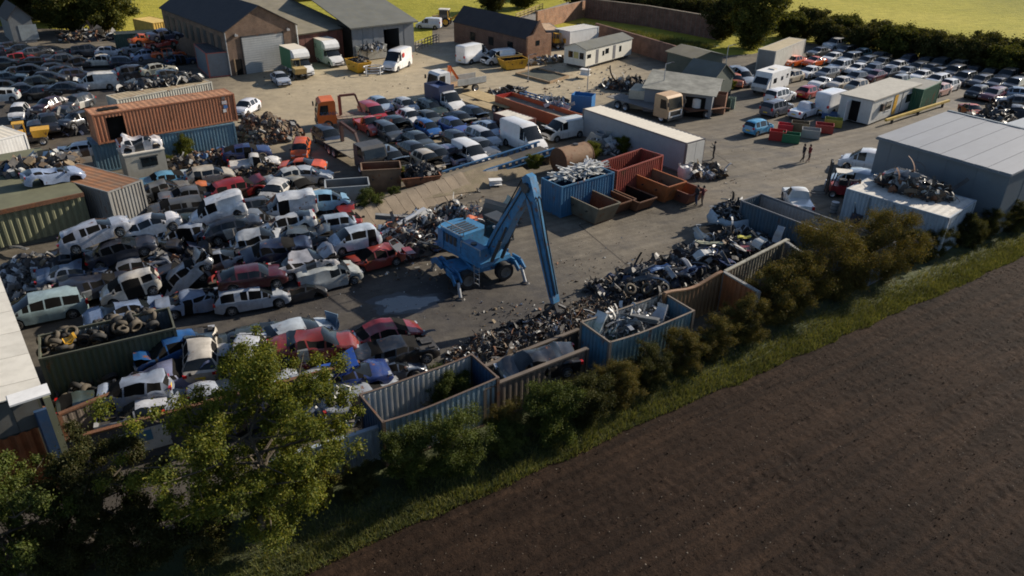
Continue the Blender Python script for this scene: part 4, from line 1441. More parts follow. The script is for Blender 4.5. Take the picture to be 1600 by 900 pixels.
b.add(vs + [(x, y, z + 0.12) for x, y, z in vs], [(0, 3, 2, 1), (4, 5, 6, 7), (0, 1, 5, 4), (1, 2, 6, 5), (2, 3, 7, 6), (3, 0, 4, 7)])
b.build('roof_base', SHEDROOF, gs)
nr_ = 12
for i in range(nr_):
    x0, x1 = -0.15 + i * (rl + 0.27) / nr_, -0.15 + (i + 1) * (rl + 0.27) / nr_
    b = MB()
    vs = [(x0 + 0.01, -0.16, 5.05), (x1 - 0.01, -0.16, 5.05), (x1 - 0.01, dpth, 5.63), (x0 + 0.01, dpth, 5.63)]
    h_ = 0.02 + 0.015 * (i % 2)
    b.add(vs + [(x, y, z + h_) for x, y, z in vs], [(0, 3, 2, 1), (4, 5, 6, 7), (0, 1, 5, 4), (1, 2, 6, 5), (2, 3, 7, 6), (3, 0, 4, 7)])
    b.build('roof_sheet', SHEDROOF, gs)
b = MB()
b.bx(-0.15, rl + 0.12, -0.3, -0.17, 4.86, 5.0)
b.build('gutter', BLUECLAD, gs)
b = MB()
b.bx(-0.15, rl + 0.12, dpth, dpth + 0.3, 5.4, 5.72)
b.build('gutter', BLUECLAD, gs)
# neighbour shed beyond
A0 = G(1545, 205, 4.2)
g2 = thing('far_grey_shed', 'second grey shed cut off by the right edge', 'building', (A0.x, A0.y, 0), ry)
MB().bx(0, 14, 0, 9, 0, 4.2).build('wall', BLUECLAD, g2)
b = MB(); b.bx(-0.2, 14, -0.2, 9.2, 4.21, 4.36); b.build('roof_sheet', M('pale_blue_roof', (0.25, 0.28, 0.31), 0.55, var=0.06, vs=0.3), g2)

# --- portable cabins
A0, B0 = G(1365, 158, 2.75), G(1475, 119, 2.75)
py_ = math.atan2(B0.y - A0.y, B0.x - A0.x)
pl = 12.0
CABW = M('cabin_white', (0.5, 0.5, 0.47), 0.55, var=0.06, dirt=0.25, streak=True)
pc = thing('portable_cabin', 'long white portable cabin with yellow door panel on the right', 'cabin', (A0.x, A0.y, 0), py_)
MB().bx(0, pl, 0, 3.6, 0.2, 2.7).build('wall', CABW, pc)
MB().bx(-0.12, pl, -0.12, 3.75, 2.7, 2.84).build('roof', M('cabin_roof', (0.36, 0.34, 0.29), 0.8, var=0.1, dirt=0.25), pc)
MB().bx(5.4, 6.2, -0.05, -0.003, 0.3, 2.5).build('yellow_panel', YELLOW, pc)
for x in (3.5, 8.6):
    fr = MB().bx(x, x + 1.3, -0.05, -0.003, 1.1, 2.1).build('window', GLASS, pc)
    b = MB(); b.bx(x - 0.06, x + 1.36, -0.07, -0.052, 2.1, 2.18); b.bx(x - 0.06, x + 1.36, -0.07, -0.052, 1.02, 1.1); b.build('window_frame', WHITE, fr)
MB().bx(2.1, 2.7, -0.32, -0.003, 1.3, 2.1).build('air_unit', DARKSTEEL, pc)
MB().bx(-0.05, -0.003, 1.3, 2.3, 0.25, 2.4).build('doorway', INTERIOR, pc)
MB().bx(-1.0, -0.1, 2.3, 2.36, 0.25, 2.4).build('door', WHITE, pc)
MB().bx(7.4, 7.48, -0.03, -0.003, 0.2, 2.7).build('joint', DARKSTEEL, pc)
c2, _, _ = container('green_container', 'dark green container at the far end of the portable cabin', (1444, 140), (1462, 132), 2.7, 5.6, 3.2, 2.7, cont_mat('dark_green_steel', (0.025, 0.11, 0.06)), roof=M('cabin_roof2', (0.24, 0.23, 0.2), 0.8))
# yellow barrier beams in front
for nm, lab, pa, pb in (('yellow_beam', 'long yellow beam lying before the portable cabin', (1384, 188), (1483, 157)), ('yellow_beam', 'short yellow beam behind the grey shed roof', (1468, 187), (1495, 178))):
    a, b_ = G(*pa, 0.6), G(*pb, 0.6)
    o = thing(nm, lab, 'beam', (a.x, a.y, 0))
    MB().bar((0, 0, 0.6), (b_.x - a.x, b_.y - a.y, 0.6), 0.25, 0.25).build('beam', M('faded_yellow', (0.42, 0.29, 0.05), 0.6), o)
    for f in (0.1, 0.5, 0.9):
        q = (b_ - a) * f
        MB().bx(q.x - 0.1, q.x + 0.1, q.y - 0.1, q.y + 0.1, 0, 0.47).build('foot', DARKSTEEL, o)

# --- workshop with patched roof and little green shed
A0, B0 = G(1008, 138, 2.6), G(1070, 147, 2.6)
wy = R(-35)
ws = thing('patched_workshop', 'low grey workshop with patched pale roof left of the old boxes', 'building', (A0.x, A0.y, 0), R(-20))
b = MB(); b.bx(0, 7.5, 0, 8.5, 0, 2.6); b.build('wall', GREYCLAD, ws)
b = MB()
vs = [(-0.3, -0.4, 2.66), (7.9, -0.4, 2.5), (7.9, 5.2, 3.2), (-0.3, 5.2, 3.6)]
b.add(vs + [(x, y, z + 0.07) for x, y, z in vs], [(0, 3, 2, 1), (4, 5, 6, 7), (0, 1, 5, 4), (1, 2, 6, 5), (2, 3, 7, 6), (3, 0, 4, 7)])
b.build('roof_sheet', M('patched_roof', (0.24, 0.235, 0.2), 0.85, var=0.35, vs=0.7, dirt=0.5, dcol=(0.08, 0.08, 0.06)), ws)
b = MB()
vs = [(-0.3, 5.22, 3.6), (7.9, 5.22, 3.2), (7.9, 9.0, 2.4), (-0.3, 9.0, 2.7)]
b.add(vs, [(0, 1, 2, 3)])
b.build('roof_sheet', ROOF_G, ws)
MB().bx(-1.9, -0.05, 0.6, 4.0, 0, 2.1).build('porch', M('porch_cream', (0.45, 0.4, 0.3), 0.8), ws)
MB().bx(4.6, 6.8, -0.04, -0.003, 0, 2.2).build('opening', INTERIOR, ws)
gsd, _, _ = gable('green_shed', 'tall dark green shed with pale flat-topped roof behind the workshop', (1085, 92), (1130, 86), 3.4, 5, 4.0, M('green_boards', (0.06, 0.075, 0.06), 0.7, var=0.15), ROOF_B, roof2=ROOF_G)
gs2, _, _ = gable('green_lean_to', 'dark green lean-to with steep roof beside the lorry cab bay', (1112, 128), (1146, 117), 2.6, 4, 4.2, M('green_boards', (0.06, 0.075, 0.06), 0.7), ROOF_G)

# --- white-roofed building at the left edge, with rusty sheeting below
A0, B0 = G(68, 612, 5.2), G(-2, 427, 5.2)
ly = math.atan2(B0.y - A0.y, B0.x - A0.x)
ll = (B0 - A0).length + 3
lb = thing('white_roofed_building', 'building with long white sheet roof at the left edge', 'building', (A0.x, A0.y, 0), ly)
WSHEET = M('white_roof_sheet', (0.56, 0.53, 0.46), 0.6, var=0.07, vs=0.5, dirt=0.3, dcol=(0.2, 0.18, 0.14), streak=False)
nn_ = 14
for i in range(nn_):
    b = MB()
    x0, x1 = i * ll / nn_, (i + 1) * ll / nn_ - 0.01
    zz = 5.2 + 0.012 * (i % 2)
    vs = [(x0, 0, zz), (x1, 0, zz), (x1, 9.0, zz + 0.7), (x0, 9.0, zz + 0.7)]
    b.add(vs + [(x, y, z + 0.05) for x, y, z in vs], [(0, 3, 2, 1), (4, 5, 6, 7), (0, 1, 5, 4), (1, 2, 6, 5), (2, 3, 7, 6), (3, 0, 4, 7)])
    b.build('roof_sheet', WSHEET, lb)
MB().bx(0.3, ll, 0.2, 8.8, 0, 5.15).build('wall', M('dim_green_wall', (0.07, 0.075, 0.06), 0.7, var=0.2), lb)
for i in range(9):
    MB().bx(0.2 + 0.02 * (i % 2), 0.28, 0.3 + i * 0.9, 0.3 + i * 0.9 + 0.88, 3.6, 5.1).build('grey_sheet', M('grey_corrugated', (0.12, 0.12, 0.11), 0.6), lb)
RUSTSHEET = M('rust_orange_sheet', (0.36, 0.11, 0.035), 0.75, var=0.3, vs=1.2, dirt=0.4, dcol=(0.08, 0.04, 0.02))
MB().corr((0.16, 8.6), (0.16, 0.6), 0.3, 3.55, 0.08, 0.4).build('rusty_sheet', RUSTSHEET, lb)
MB().bx(-0.35, -0.1, -0.15, 0.1, 0, 5.1).build('green_post', M('faded_green', (0.16, 0.17, 0.11), 0.7), lb)
MB().bx(-0.02, 0.15, 0.1, 0.55, 0, 4.4).build('blue_post', M('deep_blue', (0.02, 0.06, 0.14), 0.6), lb)
b = MB(); b.bx(-0.5, 0.3, -0.2, 1.2, 5.28, 5.36); b.build('gutter_cap', WHITE, lb)

# --- flat green-felted store block at far left with rusty eaves
A0, B0 = G(-6, 331, 2.9), G(130, 302, 2.9)
fy = math.atan2(B0.y - A0.y, B0.x - A0.x)
fl = (B0 - A0).length
fb = thing('flat_roofed_store', 'low store block with mossy green flat roof and rusty eaves at left', 'building', (A0.x, A0.y, 0), fy)
MB().bx(-8, fl - 0.1, 0.15, 13, 0, 2.85).build('wall', M('dim_green_wall', (0.07, 0.075, 0.06), 0.7), fb)
MB().corr((-8, 0.05), (fl, 0.05), 0.3, 2.7, 0.09, 0.45).build('front_sheet', M('olive_sheet', (0.17, 0.175, 0.10), 0.7, var=0.1, dirt=0.25, streak=True), fb)
MB().bx(-8, fl, -0.05, 13, 2.86, 2.97).build('roof', FELT, fb)
MB().bx(-8, fl, -0.16, -0.052, 2.7, 3.0).build('eaves_board', RUSTY, fb)

# --- small old buildings, top left
gh, _, _ = gable('grey_house', 'small grey rendered house in the top left corner', (12, 30), (48, 27), 3.6, 8, 5.2, M('grey_render', (0.14, 0.15, 0.155), 0.85, var=0.15), ROOF_D)
MB().bx(1.0, 3.4, -0.05, -0.003, 0.4, 2.6).build('garage_door', M('pale_door', (0.22, 0.25, 0.26), 0.6), gh)
container('yellow_shed', 'yellow slatted wooden shed beyond the orange cars', (207, 29), (248, 38), 2.6, 6, 3, 2.6, M('yellow_slats', (0.52, 0.33, 0.06), 0.7, var=0.2), roof=M('yellow_roof', (0.6, 0.42, 0.12), 0.7), cat='shed', pitch=0.4)
container('green_container', 'dark green container with rust-brown roof at upper left', (177, 54), (250, 50), 2.7, 7.5, 2.6, 2.7, cont_mat('dark_green_steel2', (0.035, 0.07, 0.05)), roof=M('tan_roof', (0.36, 0.28, 0.15), 0.85, var=0.2))
o, ln, yw = container('lorry_box', 'dark grey lorry box with red trim in front of the barn', (321, 83.5), (353, 80.5), 3.1, 2.9, 7.0, 3.1, M('slate_grey_panel', (0.15, 0.17, 0.19), 0.5, var=0.1), ribs=False, roof=M('dark_canvas', (0.04, 0.038, 0.04), 0.8), rail=M('red_trim', (0.4, 0.1, 0.07), 0.6))
# ------------------------------------------------------------------ containers in the yard
C_ORANGE = cont_mat('brick_orange_steel', (0.33, 0.125, 0.06), 0.12, 0.35)
C_BLUE = cont_mat('faded_blue_steel', (0.105, 0.20, 0.26), 0.12)
C_BLUE2 = cont_mat('strong_blue_steel', (0.035, 0.14, 0.26), 0.12)
C_NEAR = M('pale_blue_steel', (0.17, 0.25, 0.29), 0.6, 0.0, 0.2, 1.1, 0.75, (0.36, 0.36, 0.33), 0.12, 0.1, 6.0, streak=True)
C_GREY = cont_mat('weathered_grey_steel', (0.20, 0.20, 0.19), 0.1, 0.4)
C_WHITE = cont_mat('off_white_steel', (0.47, 0.45, 0.38), 0.1)
C_RED = cont_mat('dull_red_steel', (0.27, 0.05, 0.03), 0.2)
C_GREEN = cont_mat('bottle_green_steel', (0.045, 0.065, 0.042), 0.15)
C_PALE = cont_mat('pale_blue_grey_steel', (0.30, 0.35, 0.40), 0.05)
DENIM = M('blue_lining', (0.03, 0.075, 0.15), 0.6, var=0.15)
ROOFRUST = M('rusty_pale_roof', (0.36, 0.17, 0.085), 0.8, var=0.3, rust=0.25)

oc, ol, oy = container('shipping_container', 'orange corrugated shipping container stacked on top, with a doorway cut in its side', (142.8, 180), (368.2, 145.8), 5.18, 12.19, H=2.59, mat=C_ORANGE, z0=2.6, roof=ROOFRUST, hole=(1.0, 2.4))
MB().bx(0.9, 2.5, 0.5, 0.6, 0.2, 2.3).build('dark_inside', INTERIOR, oc)
for i, (x, z, w, c) in enumerate(((10.95, 1.75, 0.45, (0.55, 0.5, 0.5)), (11.05, 1.35, 0.36, (0.05, 0.16, 0.4)), (10.95, 1.0, 0.3, (0.55, 0.53, 0.5)), (11.0, 2.15, 0.3, (0.12, 0.1, 0.1)))):
    MB().bx(x, x + w, 0.002, 0.012, z, z + 0.3).build('sticker', M('sticker%d' % i, c, 0.6, var=0.2), oc)
MB().box((1.6, 1.2, 2.62), (1.6, 0.8, 0.06)).build('roof_hole', INTERIOR, oc)
container('shipping_container', 'pale blue corrugated container under the orange one', (142.8, 226), (375.3, 190.5), 2.59, 12.19, mat=C_BLUE)
wc, _, _ = container('shipping_container', 'off-white corrugated container behind the orange stack with wrecks on it', (182, 155.5), (327, 128.5), 2.59, 10.6, mat=C_WHITE, roof=M('tan_container_roof', (0.34, 0.27, 0.17), 0.8, var=0.2, rust=0.15))
rg, _, _ = container('shipping_container', 'rusty-roofed grey container standing end-on above the silver estate', (168, 300), (232, 277), 3.0, 2.9, 7.4, 3.0, C_GREY, roof=M('rust_and_felt_roof', (0.24, 0.105, 0.045), 0.85, var=0.3, vs=0.4, dirt=0.8, dcol=(0.11, 0.10, 0.075)))
# grey cabin with wreck on top
gc = thing('grey_cabin', 'small pale grey cabin with side window and a crushed white car on it', 'cabin', tuple(G(204, 287)), R(38))
b = MB(); b.bx(0, 3.2, 0, 2.2, 0.1, 2.4); b.build('wall', M('pale_cabin', (0.36, 0.34, 0.28), 0.7, var=0.1, dirt=0.3, streak=True), gc)
MB().bx(-0.05, 3.25, -0.05, 2.25, 2.41, 2.5).build('roof', CREAM, gc)
f_ = MB().bx(1.2, 2.5, -0.04, -0.003, 1.2, 2.0).build('window', GLASS, gc)
MB().bx(1.1, 2.6, -0.09, -0.045, 2.0, 2.1).build('window_frame', DARKSTEEL, f_)

# long pale trailer body
tr, tl, ty = container('trailer_body', 'long pale trailer body with cream roof, grey side and white doors', (910.9, 169.5), (1076.6, 224.7), 2.9, 13.6, 2.5, 2.9, M('grey_blue_panel', (0.22, 0.245, 0.27), 0.5, var=0.06, dirt=0.15), ribs=False, roof=M('cream_roof', (0.66, 0.60, 0.49), 0.7, var=0.05, dirt=0.12), cat='trailer', endcol=WHITE, rail=M('trailer_rail', (0.12, 0.11, 0.11), 0.5))
for y in (0.1, 1.27):
    MB().bx(tl + 0.002, tl + 0.05, y, y + 1.12, 0.2, 2.75).build('door', M('door_cream', (0.62, 0.6, 0.54), 0.5, var=0.04, dirt=0.15), tr)
# trailer box in the right-hand lot
container('trailer_body', 'old grey-white trailer body at the left end of the right-hand car lot', (1213, 80), (1263, 60), 3.0, 11.4, 2.5, 3.0, M('stained_white_panel', (0.43, 0.42, 0.37), 0.6, var=0.1, dirt=0.4, streak=True), ribs=False, roof=M('straw_roof', (0.45, 0.37, 0.23), 0.8, var=0.1), cat='trailer', endcol=C_GREY)

# open containers along the hedge
near, nl_, ny_ = container('open_container', 'near pale blue open-topped container with scraped grey inside', (597.7, 660), (772.4, 592.6), 2.59, 6.06, mat=C_NEAR, open_top=True, inside=M('scraped_grey', (0.33, 0.33, 0.32), 0.6, var=0.3, vs=0.9, dirt=0.7, dcol=(0.45, 0.40, 0.28), streak=True), sag=0.12, bulge=0.04, endcol=DENIM, rail=M('rust_edge', (0.11, 0.075, 0.058), 0.8, rust=0.25))
c2_, l2_, y2_ = container('open_container', 'pale blue open container full of bright aluminium scrap', (953, 535), (1070, 491), 2.59, 6.06, mat=M('worn_turquoise_steel', (0.12, 0.22, 0.24), 0.6, 0.0, 0.2, 1.1, 0.6, (0.3, 0.3, 0.27), 0.25, 0.1, 6.0, streak=True), open_top=True, inside=M('scraped_grey', (0.25, 0.25, 0.24), 0.6), sag=0.1, bulge=0.06, endcol=cont_mat('soft_blue_steel', (0.06, 0.17, 0.25), 0.2, 0.5), rail=M('rust_edge2', (0.17, 0.135, 0.105), 0.8, rust=0.2))
c3_, _, _ = container('open_container', 'bottle green open container filled with tyres', (60, 561), (252, 517), 2.59, 6.2, mat=C_GREEN, open_top=True, inside=M('blue_grey_lining', (0.16, 0.19, 0.2), 0.6, var=0.25), rail=M('green_rail', (0.08, 0.085, 0.06), 0.7))
c4_, l4_, y4_ = container('open_container', 'blue open container heaped with white plastic strips', (878, 292), (960, 269), 2.59, 5.6, mat=C_BLUE2, open_top=True, inside=DENIM)
c5_, _, _ = container('open_container', 'dull red open container next to the white strips', (965, 267), (1040, 241), 2.59, 6.06, mat=C_RED, open_top=True, inside=C_RED, endcol=C_RED)
c6_, l6_, _ = container('open_container', 'long blue open-topped container beyond the bulk bags', (1158, 313), (1262, 352), 2.59, 10.6, mat=cont_mat('navy_steel', (0.045, 0.085, 0.12), 0.08), open_top=True, inside=M('grey_lining', (0.2, 0.215, 0.23), 0.6, var=0.15), rail=M('rail_grey', (0.1, 0.11, 0.13), 0.6))
wr, wrl, _ = container('steel_container', 'white-topped steel container heaped with scrap in front of the grey shed', (1323, 294), (1468, 336), 3.1, 7.4, 5.0, 3.1, C_PALE, roof=M('snowy_roof', (0.55, 0.52, 0.46), 0.7, var=0.15, dirt=0.4), rail=C_PALE)
for k, x in enumerate((1.8, 3.6)):
    MB().bx(x, x + 0.1, -0.06, 0.0, 0.1, 2.9).build('seam', M('seam_grey', (0.15, 0.17, 0.19), 0.6), wr)
MB().bx(5.2, 6.9, -0.05, 0.0, 0.4, 1.1).build('blue_panel', M('poster_blue', (0.02, 0.1, 0.35), 0.5), wr)

# sleeper-like retaining walls (bays) along the hedge
def bay_panel(name, label, pa, pb, z1, mat, th=0.14, cat='wall', ribs=True, sag=0.0, rail=None):
    A, B = G(*pa, z1), G(*pb, z1)
    yaw = math.atan2(B.y - A.y, B.x - A.x)
    L = (B - A).length
    o = thing(name, label, cat, (A.x, A.y, 0), yaw)
    f = (lambda s: (z1 - sag * math.sin(math.pi * s) ** 2, 0)) if sag else None
    MB().corr((0, 0), (L, 0), 0.05, z1 - 0.05, 0.07 if ribs else 0.02, 0.34, f).build('sheet', mat, o)
    MB().corr((L, th), (0, th), 0.05, z1 - 0.05, 0.07 if ribs else 0.02, 0.34, (lambda s: f(1 - s)) if f else None).build('sheet', mat, o)
    pts = [(L * i / 10, th / 2, (f(i / 10)[0] if f else z1 - 0.02)) for i in range(11)]
    r_ = MB()
    for a, b_ in zip(pts, pts[1:]):
        r_.bar(a, b_, th + 0.08, 0.09)
    r_.build('top_rail', rail or mat, o)
    for x in (0.0, L):
        MB().bx(x - 0.08, x + 0.08, -0.05, th + 0.05, 0, z1 - 0.01).build('post', rail or mat, o)
    return o
RUSTY2 = cont_mat('rust_streaked_steel', (0.21, 0.115, 0.055), 0.45)
bay_panel('bay_wall', 'rust-streaked sagging wall of the orange bay', (1040, 459), (1130, 425), 2.7, RUSTY2, sag=0.35)
bay_panel('bay_wall', 'bright orange end wall of the scrap bay', (1130, 425), (1184, 456), 2.7, cont_mat('bay_orange', (0.33, 0.10, 0.03), 0.2), rail=C_GREY)
bay_panel('bay_wall', 'grey corrugated bay wall holding back the black scrap', (1135, 424), (1232, 374), 2.4, M('mossy_corrugated', (0.26, 0.25, 0.20), 0.7, var=0.25, dirt=0.5, streak=True))
bay_panel('bay_wall', 'end wall of the dark scrap bay under the trees', (1228, 378), (1262, 402), 2.4, C_GREY)
bay_panel('bay_wall', 'front wall of dull sleepers between the blue containers', (757, 608), (918, 545), 2.2, M('dull_sleepers', (0.12, 0.095, 0.075), 0.9, var=0.3, vs=0.6, dirt=0.4), ribs=False)
bay_panel('bay_wall', 'back wall of rusty sleepers behind the dark crushed car', (753, 575), (905, 515), 1.6, M('dull_sleepers', (0.12, 0.095, 0.075), 0.9), ribs=False)
bw1 = bay_panel('bay_wall', 'dark blue front wall with a white and blue sign behind the large tree', (95, 690), (560, 566), 2.2, M('night_blue_sheet', (0.055, 0.06, 0.075), 0.7, var=0.2, rust=0.1), rail=RUSTY, ribs=False)
L_ = (G(560, 566, 2.2) - G(95, 690, 2.2)).length
sg = MB().bx(2.1, 4.1, -0.06, -0.03, 0.55, 1.75)
sgo = sg.build('sign', M('sign_white', (0.42, 0.42, 0.4), 0.6), bw1)
MB().bx(2.2, 3.4, -0.075, -0.062, 1.1, 1.65).build('blue_field', M('sign_blue', (0.04, 0.16, 0.26), 0.6), sgo)
bay_panel('bay_wall', 'pale corrugated wall panel behind the large tree, left of the near container', (420, 722), (600, 665), 1.9, C_PALE, ribs=True)
bay_panel('bay_wall', 'rusty-edged low wall behind the tyres at left', (92, 648), (182, 612), 2.0, M('dull_sleepers', (0.12, 0.095, 0.075), 0.9), rail=RUSTY, ribs=False)
pst = thing('steel_post', 'rusty steel post standing beside the white roof corner', 'post', tuple(G(92, 712)))
b = MB(); b.cyl((0, 0, 0), (0, 0, 2.6), 0.11); b.cyl((0, 0, 2.6), (0, 0, 2.7), 0.15); b.build('post', RUSTY, pst)

# ------------------------------------------------------------------ skips
def skip(name, label, u, v, yaw, L, W, H, mat, inside=None, flare=0.75, z=0.0, zc=0.6, cat='skip', tilt=0.0):
    P = G(u, v, z + zc)
    o = thing(name, label, cat, (P.x, P.y, z), R(yaw), pitch=R(tilt))
    bl, bw = L * flare / 2, W * 0.86 / 2
    tl_, tw = L / 2, W / 2
    t = 0.05
    lo = [(-bl, -bw), (bl, -bw), (bl, bw), (-bl, bw)]
    hi = [(-tl_, -tw), (tl_, -tw), (tl_, tw), (-tl_, tw)]
    for i, nm in enumerate(('side_plate', 'end_plate', 'side_plate', 'end_plate')):
        j = (i + 1) % 4
        a, b_, c, d = lo[i], lo[j], hi[j], hi[i]
        mb = MB()
        k = 0.96
        outer = [(a[0], a[1], 0.1), (b_[0], b_[1], 0.1), (c[0], c[1], H), (d[0], d[1], H)]
        inner = [(x * k, y * (k - 0.02), zz + (0.03 if zz < H / 2 else 0)) for x, y, zz in outer]
        mb.mi = 0
        mb.add(outer, [(0, 1, 2, 3)])
        mb.add([outer[3], outer[2], inner[2], inner[3]], [(0, 1, 2, 3)])
        mb.mi = 1
        mb.add(inner, [(3, 2, 1, 0)])
        mb.build(nm, [mat, inside or mat], o)
    mb = MB()
    mb.slab([(x * 0.99, y * 0.99) for x, y in lo], 0.04, 0.14)
    mb.build('floor', inside or mat, o)
    mb = MB()
    for i in range(4):
        j = (i + 1) % 4
        mb.bar((*hi[i], H + 0.01), (*hi[j], H + 0.01), 0.1, 0.08)
    for s in (-1, 1):
        mb.bx(-bl, bl, s * bw * 0.7 - 0.06, s * bw * 0.7 + 0.06, 0, 0.05)
    mb.build('rim', mat, o)
    for s in (-1, 1):
        for x in (-0.5, 0.5):
            mb = MB()
            mb.cyl((x * bl, s * (W * 0.47), H * 0.62), (x * bl, s * (W * 0.47 + 0.16), H * 0.62), 0.06)
            mb.build('lifting_lug', DARKSTEEL, o)
    return o
SK_GREY = M('dull_khaki_steel', (0.135, 0.12, 0.085), 0.75, var=0.25, dirt=0.3, rust=0.15)
SK_OR = M('skip_orange', (0.34, 0.10, 0.025), 0.65, var=0.2, dirt=0.3, rust=0.2)
skip('skip', 'khaki skip with rusty inside, nearest the blue crane', 922, 326, -52, 4.2, 2.3, 1.5, SK_GREY, RUSTY)
skip('skip', 'bright orange empty skip in front of the red container', 1028, 295, -52, 4.0, 2.2, 1.6, SK_OR, M('brown_inside', (0.14, 0.10, 0.065), 0.9, var=0.3))
skip('skip', 'low rusty brown skip just right of the khaki one', 955, 312, -52, 3.6, 1.9, 1.0, RUSTY, RUSTY)
skip('skip', 'wide rusty skip holding dark sweepings between khaki and orange skips', 985, 309, -52, 3.8, 2.0, 1.0, RUSTY, INTERIOR)
skip('skip', 'dark red skip right of the bright orange one', 1063, 298, -52, 3.8, 2.0, 1.0, M('dark_red_steel', (0.16, 0.045, 0.025), 0.7, rust=0.2), RUSTY)
skip('steel_bin', 'tall brown rusty open bin on the edge of the bank', 597, 286, 12, 3.2, 1.9, 2.1, M('brown_steel', (0.16, 0.10, 0.06), 0.8, var=0.3, rust=0.3), RUSTY, 0.94, cat='bin')
skip('steel_tub', 'rusty tub overflowing with a black tangle on the bank', 656, 288, 18, 3.3, 1.8, 1.5, M('orange_rust', (0.28, 0.105, 0.045), 0.8, var=0.3, rust=0.3), INTERIOR, 0.6, cat='tub')
skip('steel_bin', 'pale grey open bin left of the brown bin', 544, 306, 14, 3.4, 1.9, 1.7, M('pale_bin_grey', (0.28, 0.3, 0.31), 0.6, var=0.15, dirt=0.3), M('grey_inner', (0.14, 0.14, 0.135), 0.7), 0.97, cat='bin')
skip('skip', 'yellow skip full of scrap before the open-fronted shed', 560, 104, -52, 3.8, 2.0, 1.4, YELLOW, INTERIOR)
skip('skip', 'yellow skip beside the white vans and the brick bungalow', 802, 100, 30, 3.8, 2.0, 1.3, YELLOW, INTERIOR)
skip('skip', 'tan skip behind the yellow one by the white vans', 793, 94, 30, 3.6, 2.0, 1.4, M('tan_steel', (0.4, 0.29, 0.12), 0.7), INTERIOR)
skip('scrap_bin', 'white steel bin heaped with parts before the open-fronted shed', 579, 85, 38, 4.2, 2.2, 1.9, M('white_bin', (0.5, 0.5, 0.45), 0.6, var=0.1, dirt=0.3), INTERIOR, 0.97, cat='bin')
skip('stillage', 'khaki open stillage behind the red forklift', 1386, 277, -52, 2.3, 1.5, 1.4, M('khaki_box', (0.11, 0.105, 0.07), 0.7), INTERIOR, 0.98, zc=1.0, cat='bin')
# plastic tubs and crates near the portable cabin
def tub(label, u, v, s, col, h=0.9, lid=None, yaw=-20):
    P = G(u, v, h / 2)
    o = thing('plastic_tub', label, 'tub', (P.x, P.y, 0), R(yaw), 'tubs beside the portable cabin')
    mt = M('tub_%d_%d_%d' % tuple(int(c * 99) for c in col), col, 0.5, var=0.08, dirt=0.15)
    w = 0.05
    for a in ((-s, s, -s * 0.7, -s * 0.7 + w), (-s, s, s * 0.7 - w, s * 0.7), (-s, -s + w, -s * 0.7 + w, s * 0.7 - w), (s - w, s, -s * 0.7 + w, s * 0.7 - w)):
        MB().bx(*a, 0.05, h).build('panel', mt, o)
    MB().bx(-s + w, s - w, -s * 0.7 + w, s * 0.7 - w, 0.02, h * 0.55).build('contents', lid or INTERIOR, o)
    for x in (-s + 0.1, s - 0.1):
        MB().bx(x - 0.07, x + 0.07, -s * 0.6, s * 0.6, 0, 0.05).build('foot', mt, o)
    return o
tub('red plastic tub with red lids left of the green one', 1215, 211, 0.8, (0.36, 0.02, 0.015), 1.0, REDP)
tub('bright red tub tipped behind the red one', 1227, 199, 0.75, (0.5, 0.03, 0.04), 0.8)
tub('dark green plastic tub nearest the two walking people', 1236, 215, 0.85, (0.015, 0.14, 0.06), 0.9)
tub('grey plastic crate full of parts', 1267, 208, 0.9, (0.3, 0.3, 0.29), 0.9)
tub('red and white crate next to the grey crate', 1288, 200, 0.9, (0.3, 0.03, 0.025), 0.9)
tub('yellow-green plastic tub at the end of the crate row', 1302, 191, 0.9, (0.36, 0.34, 0.05), 0.85)
tub('brown wooden crate of scrap behind the grey crate', 1250, 198, 0.9, (0.14, 0.11, 0.06), 1.0)
tub('blue plastic tub beside the white trailer-like vans', 1296, 180, 0.8, (0.05, 0.12, 0.26), 0.6)
tub('blue plastic crate at the back end of the long pale trailer', 911, 160, 1.2, (0.02, 0.13, 0.33), 1.9)
tub('brown wooden box standing beside the green wheelie bins', 1118, 160, 1.15, (0.2, 0.09, 0.05), 2.2, CREAM)
tub('dark green wheelie bin beside the brown wooden box', 1136, 164, 0.4, (0.012, 0.05, 0.035), 1.3)
tub('pale green wheelie bin next to the dark green one', 1143, 161, 0.4, (0.2, 0.26, 0.2), 1.3)
tub('red tub under the workshop eaves', 1046, 151, 0.9, (0.22, 0.03, 0.025), 1.0)
# white tanks and a freezer on the lorry bed
def tank(label, u, v, z, s=0.55, col=(0.6, 0.6, 0.57)):
    P = G(u, v, z + 0.5)
    o = thing('white_tank', label, 'tank', (P.x, P.y, z), R(20))
    mt = M('tank_white', col, 0.5, var=0.05, dirt=0.15)
    b = MB(); b.cyl((0, 0, 0.05), (0, 0, 1.0), s, s * 0.97, 14); b.cyl((0, 0, 1.0), (0, 0, 1.12), s * 0.9, s * 0.4, 14)
    b.build('body', mt, o, 40)
    MB().cyl((0, 0, 1.12), (0, 0, 1.2), s * 0.3, None, 10).build('lid', M('lid_blue', (0.05, 0.12, 0.3), 0.5), o)
tank('white plastic tank, left of two on the old flatbed', 1089, 161, 1.0)
tank('white plastic tank, right of two on the old flatbed', 1099, 160, 1.0)
fz = thing('freezer_box', 'grey box with blue and white boxes on top beside the white tanks', 'box', tuple(G(1077, 176)), R(20))
MB().bx(-0.7, 0.7, -0.7, 0.7, 0, 1.9).build('box', M('box_grey', (0.2, 0.2, 0.2), 0.6), fz)
MB().bx(-0.6, 0.5, -0.6, 0.4, 1.91, 2.7).build('upper_box', M('box_blue_white', (0.3, 0.38, 0.5), 0.5, var=0.4, vs=2.0), fz)

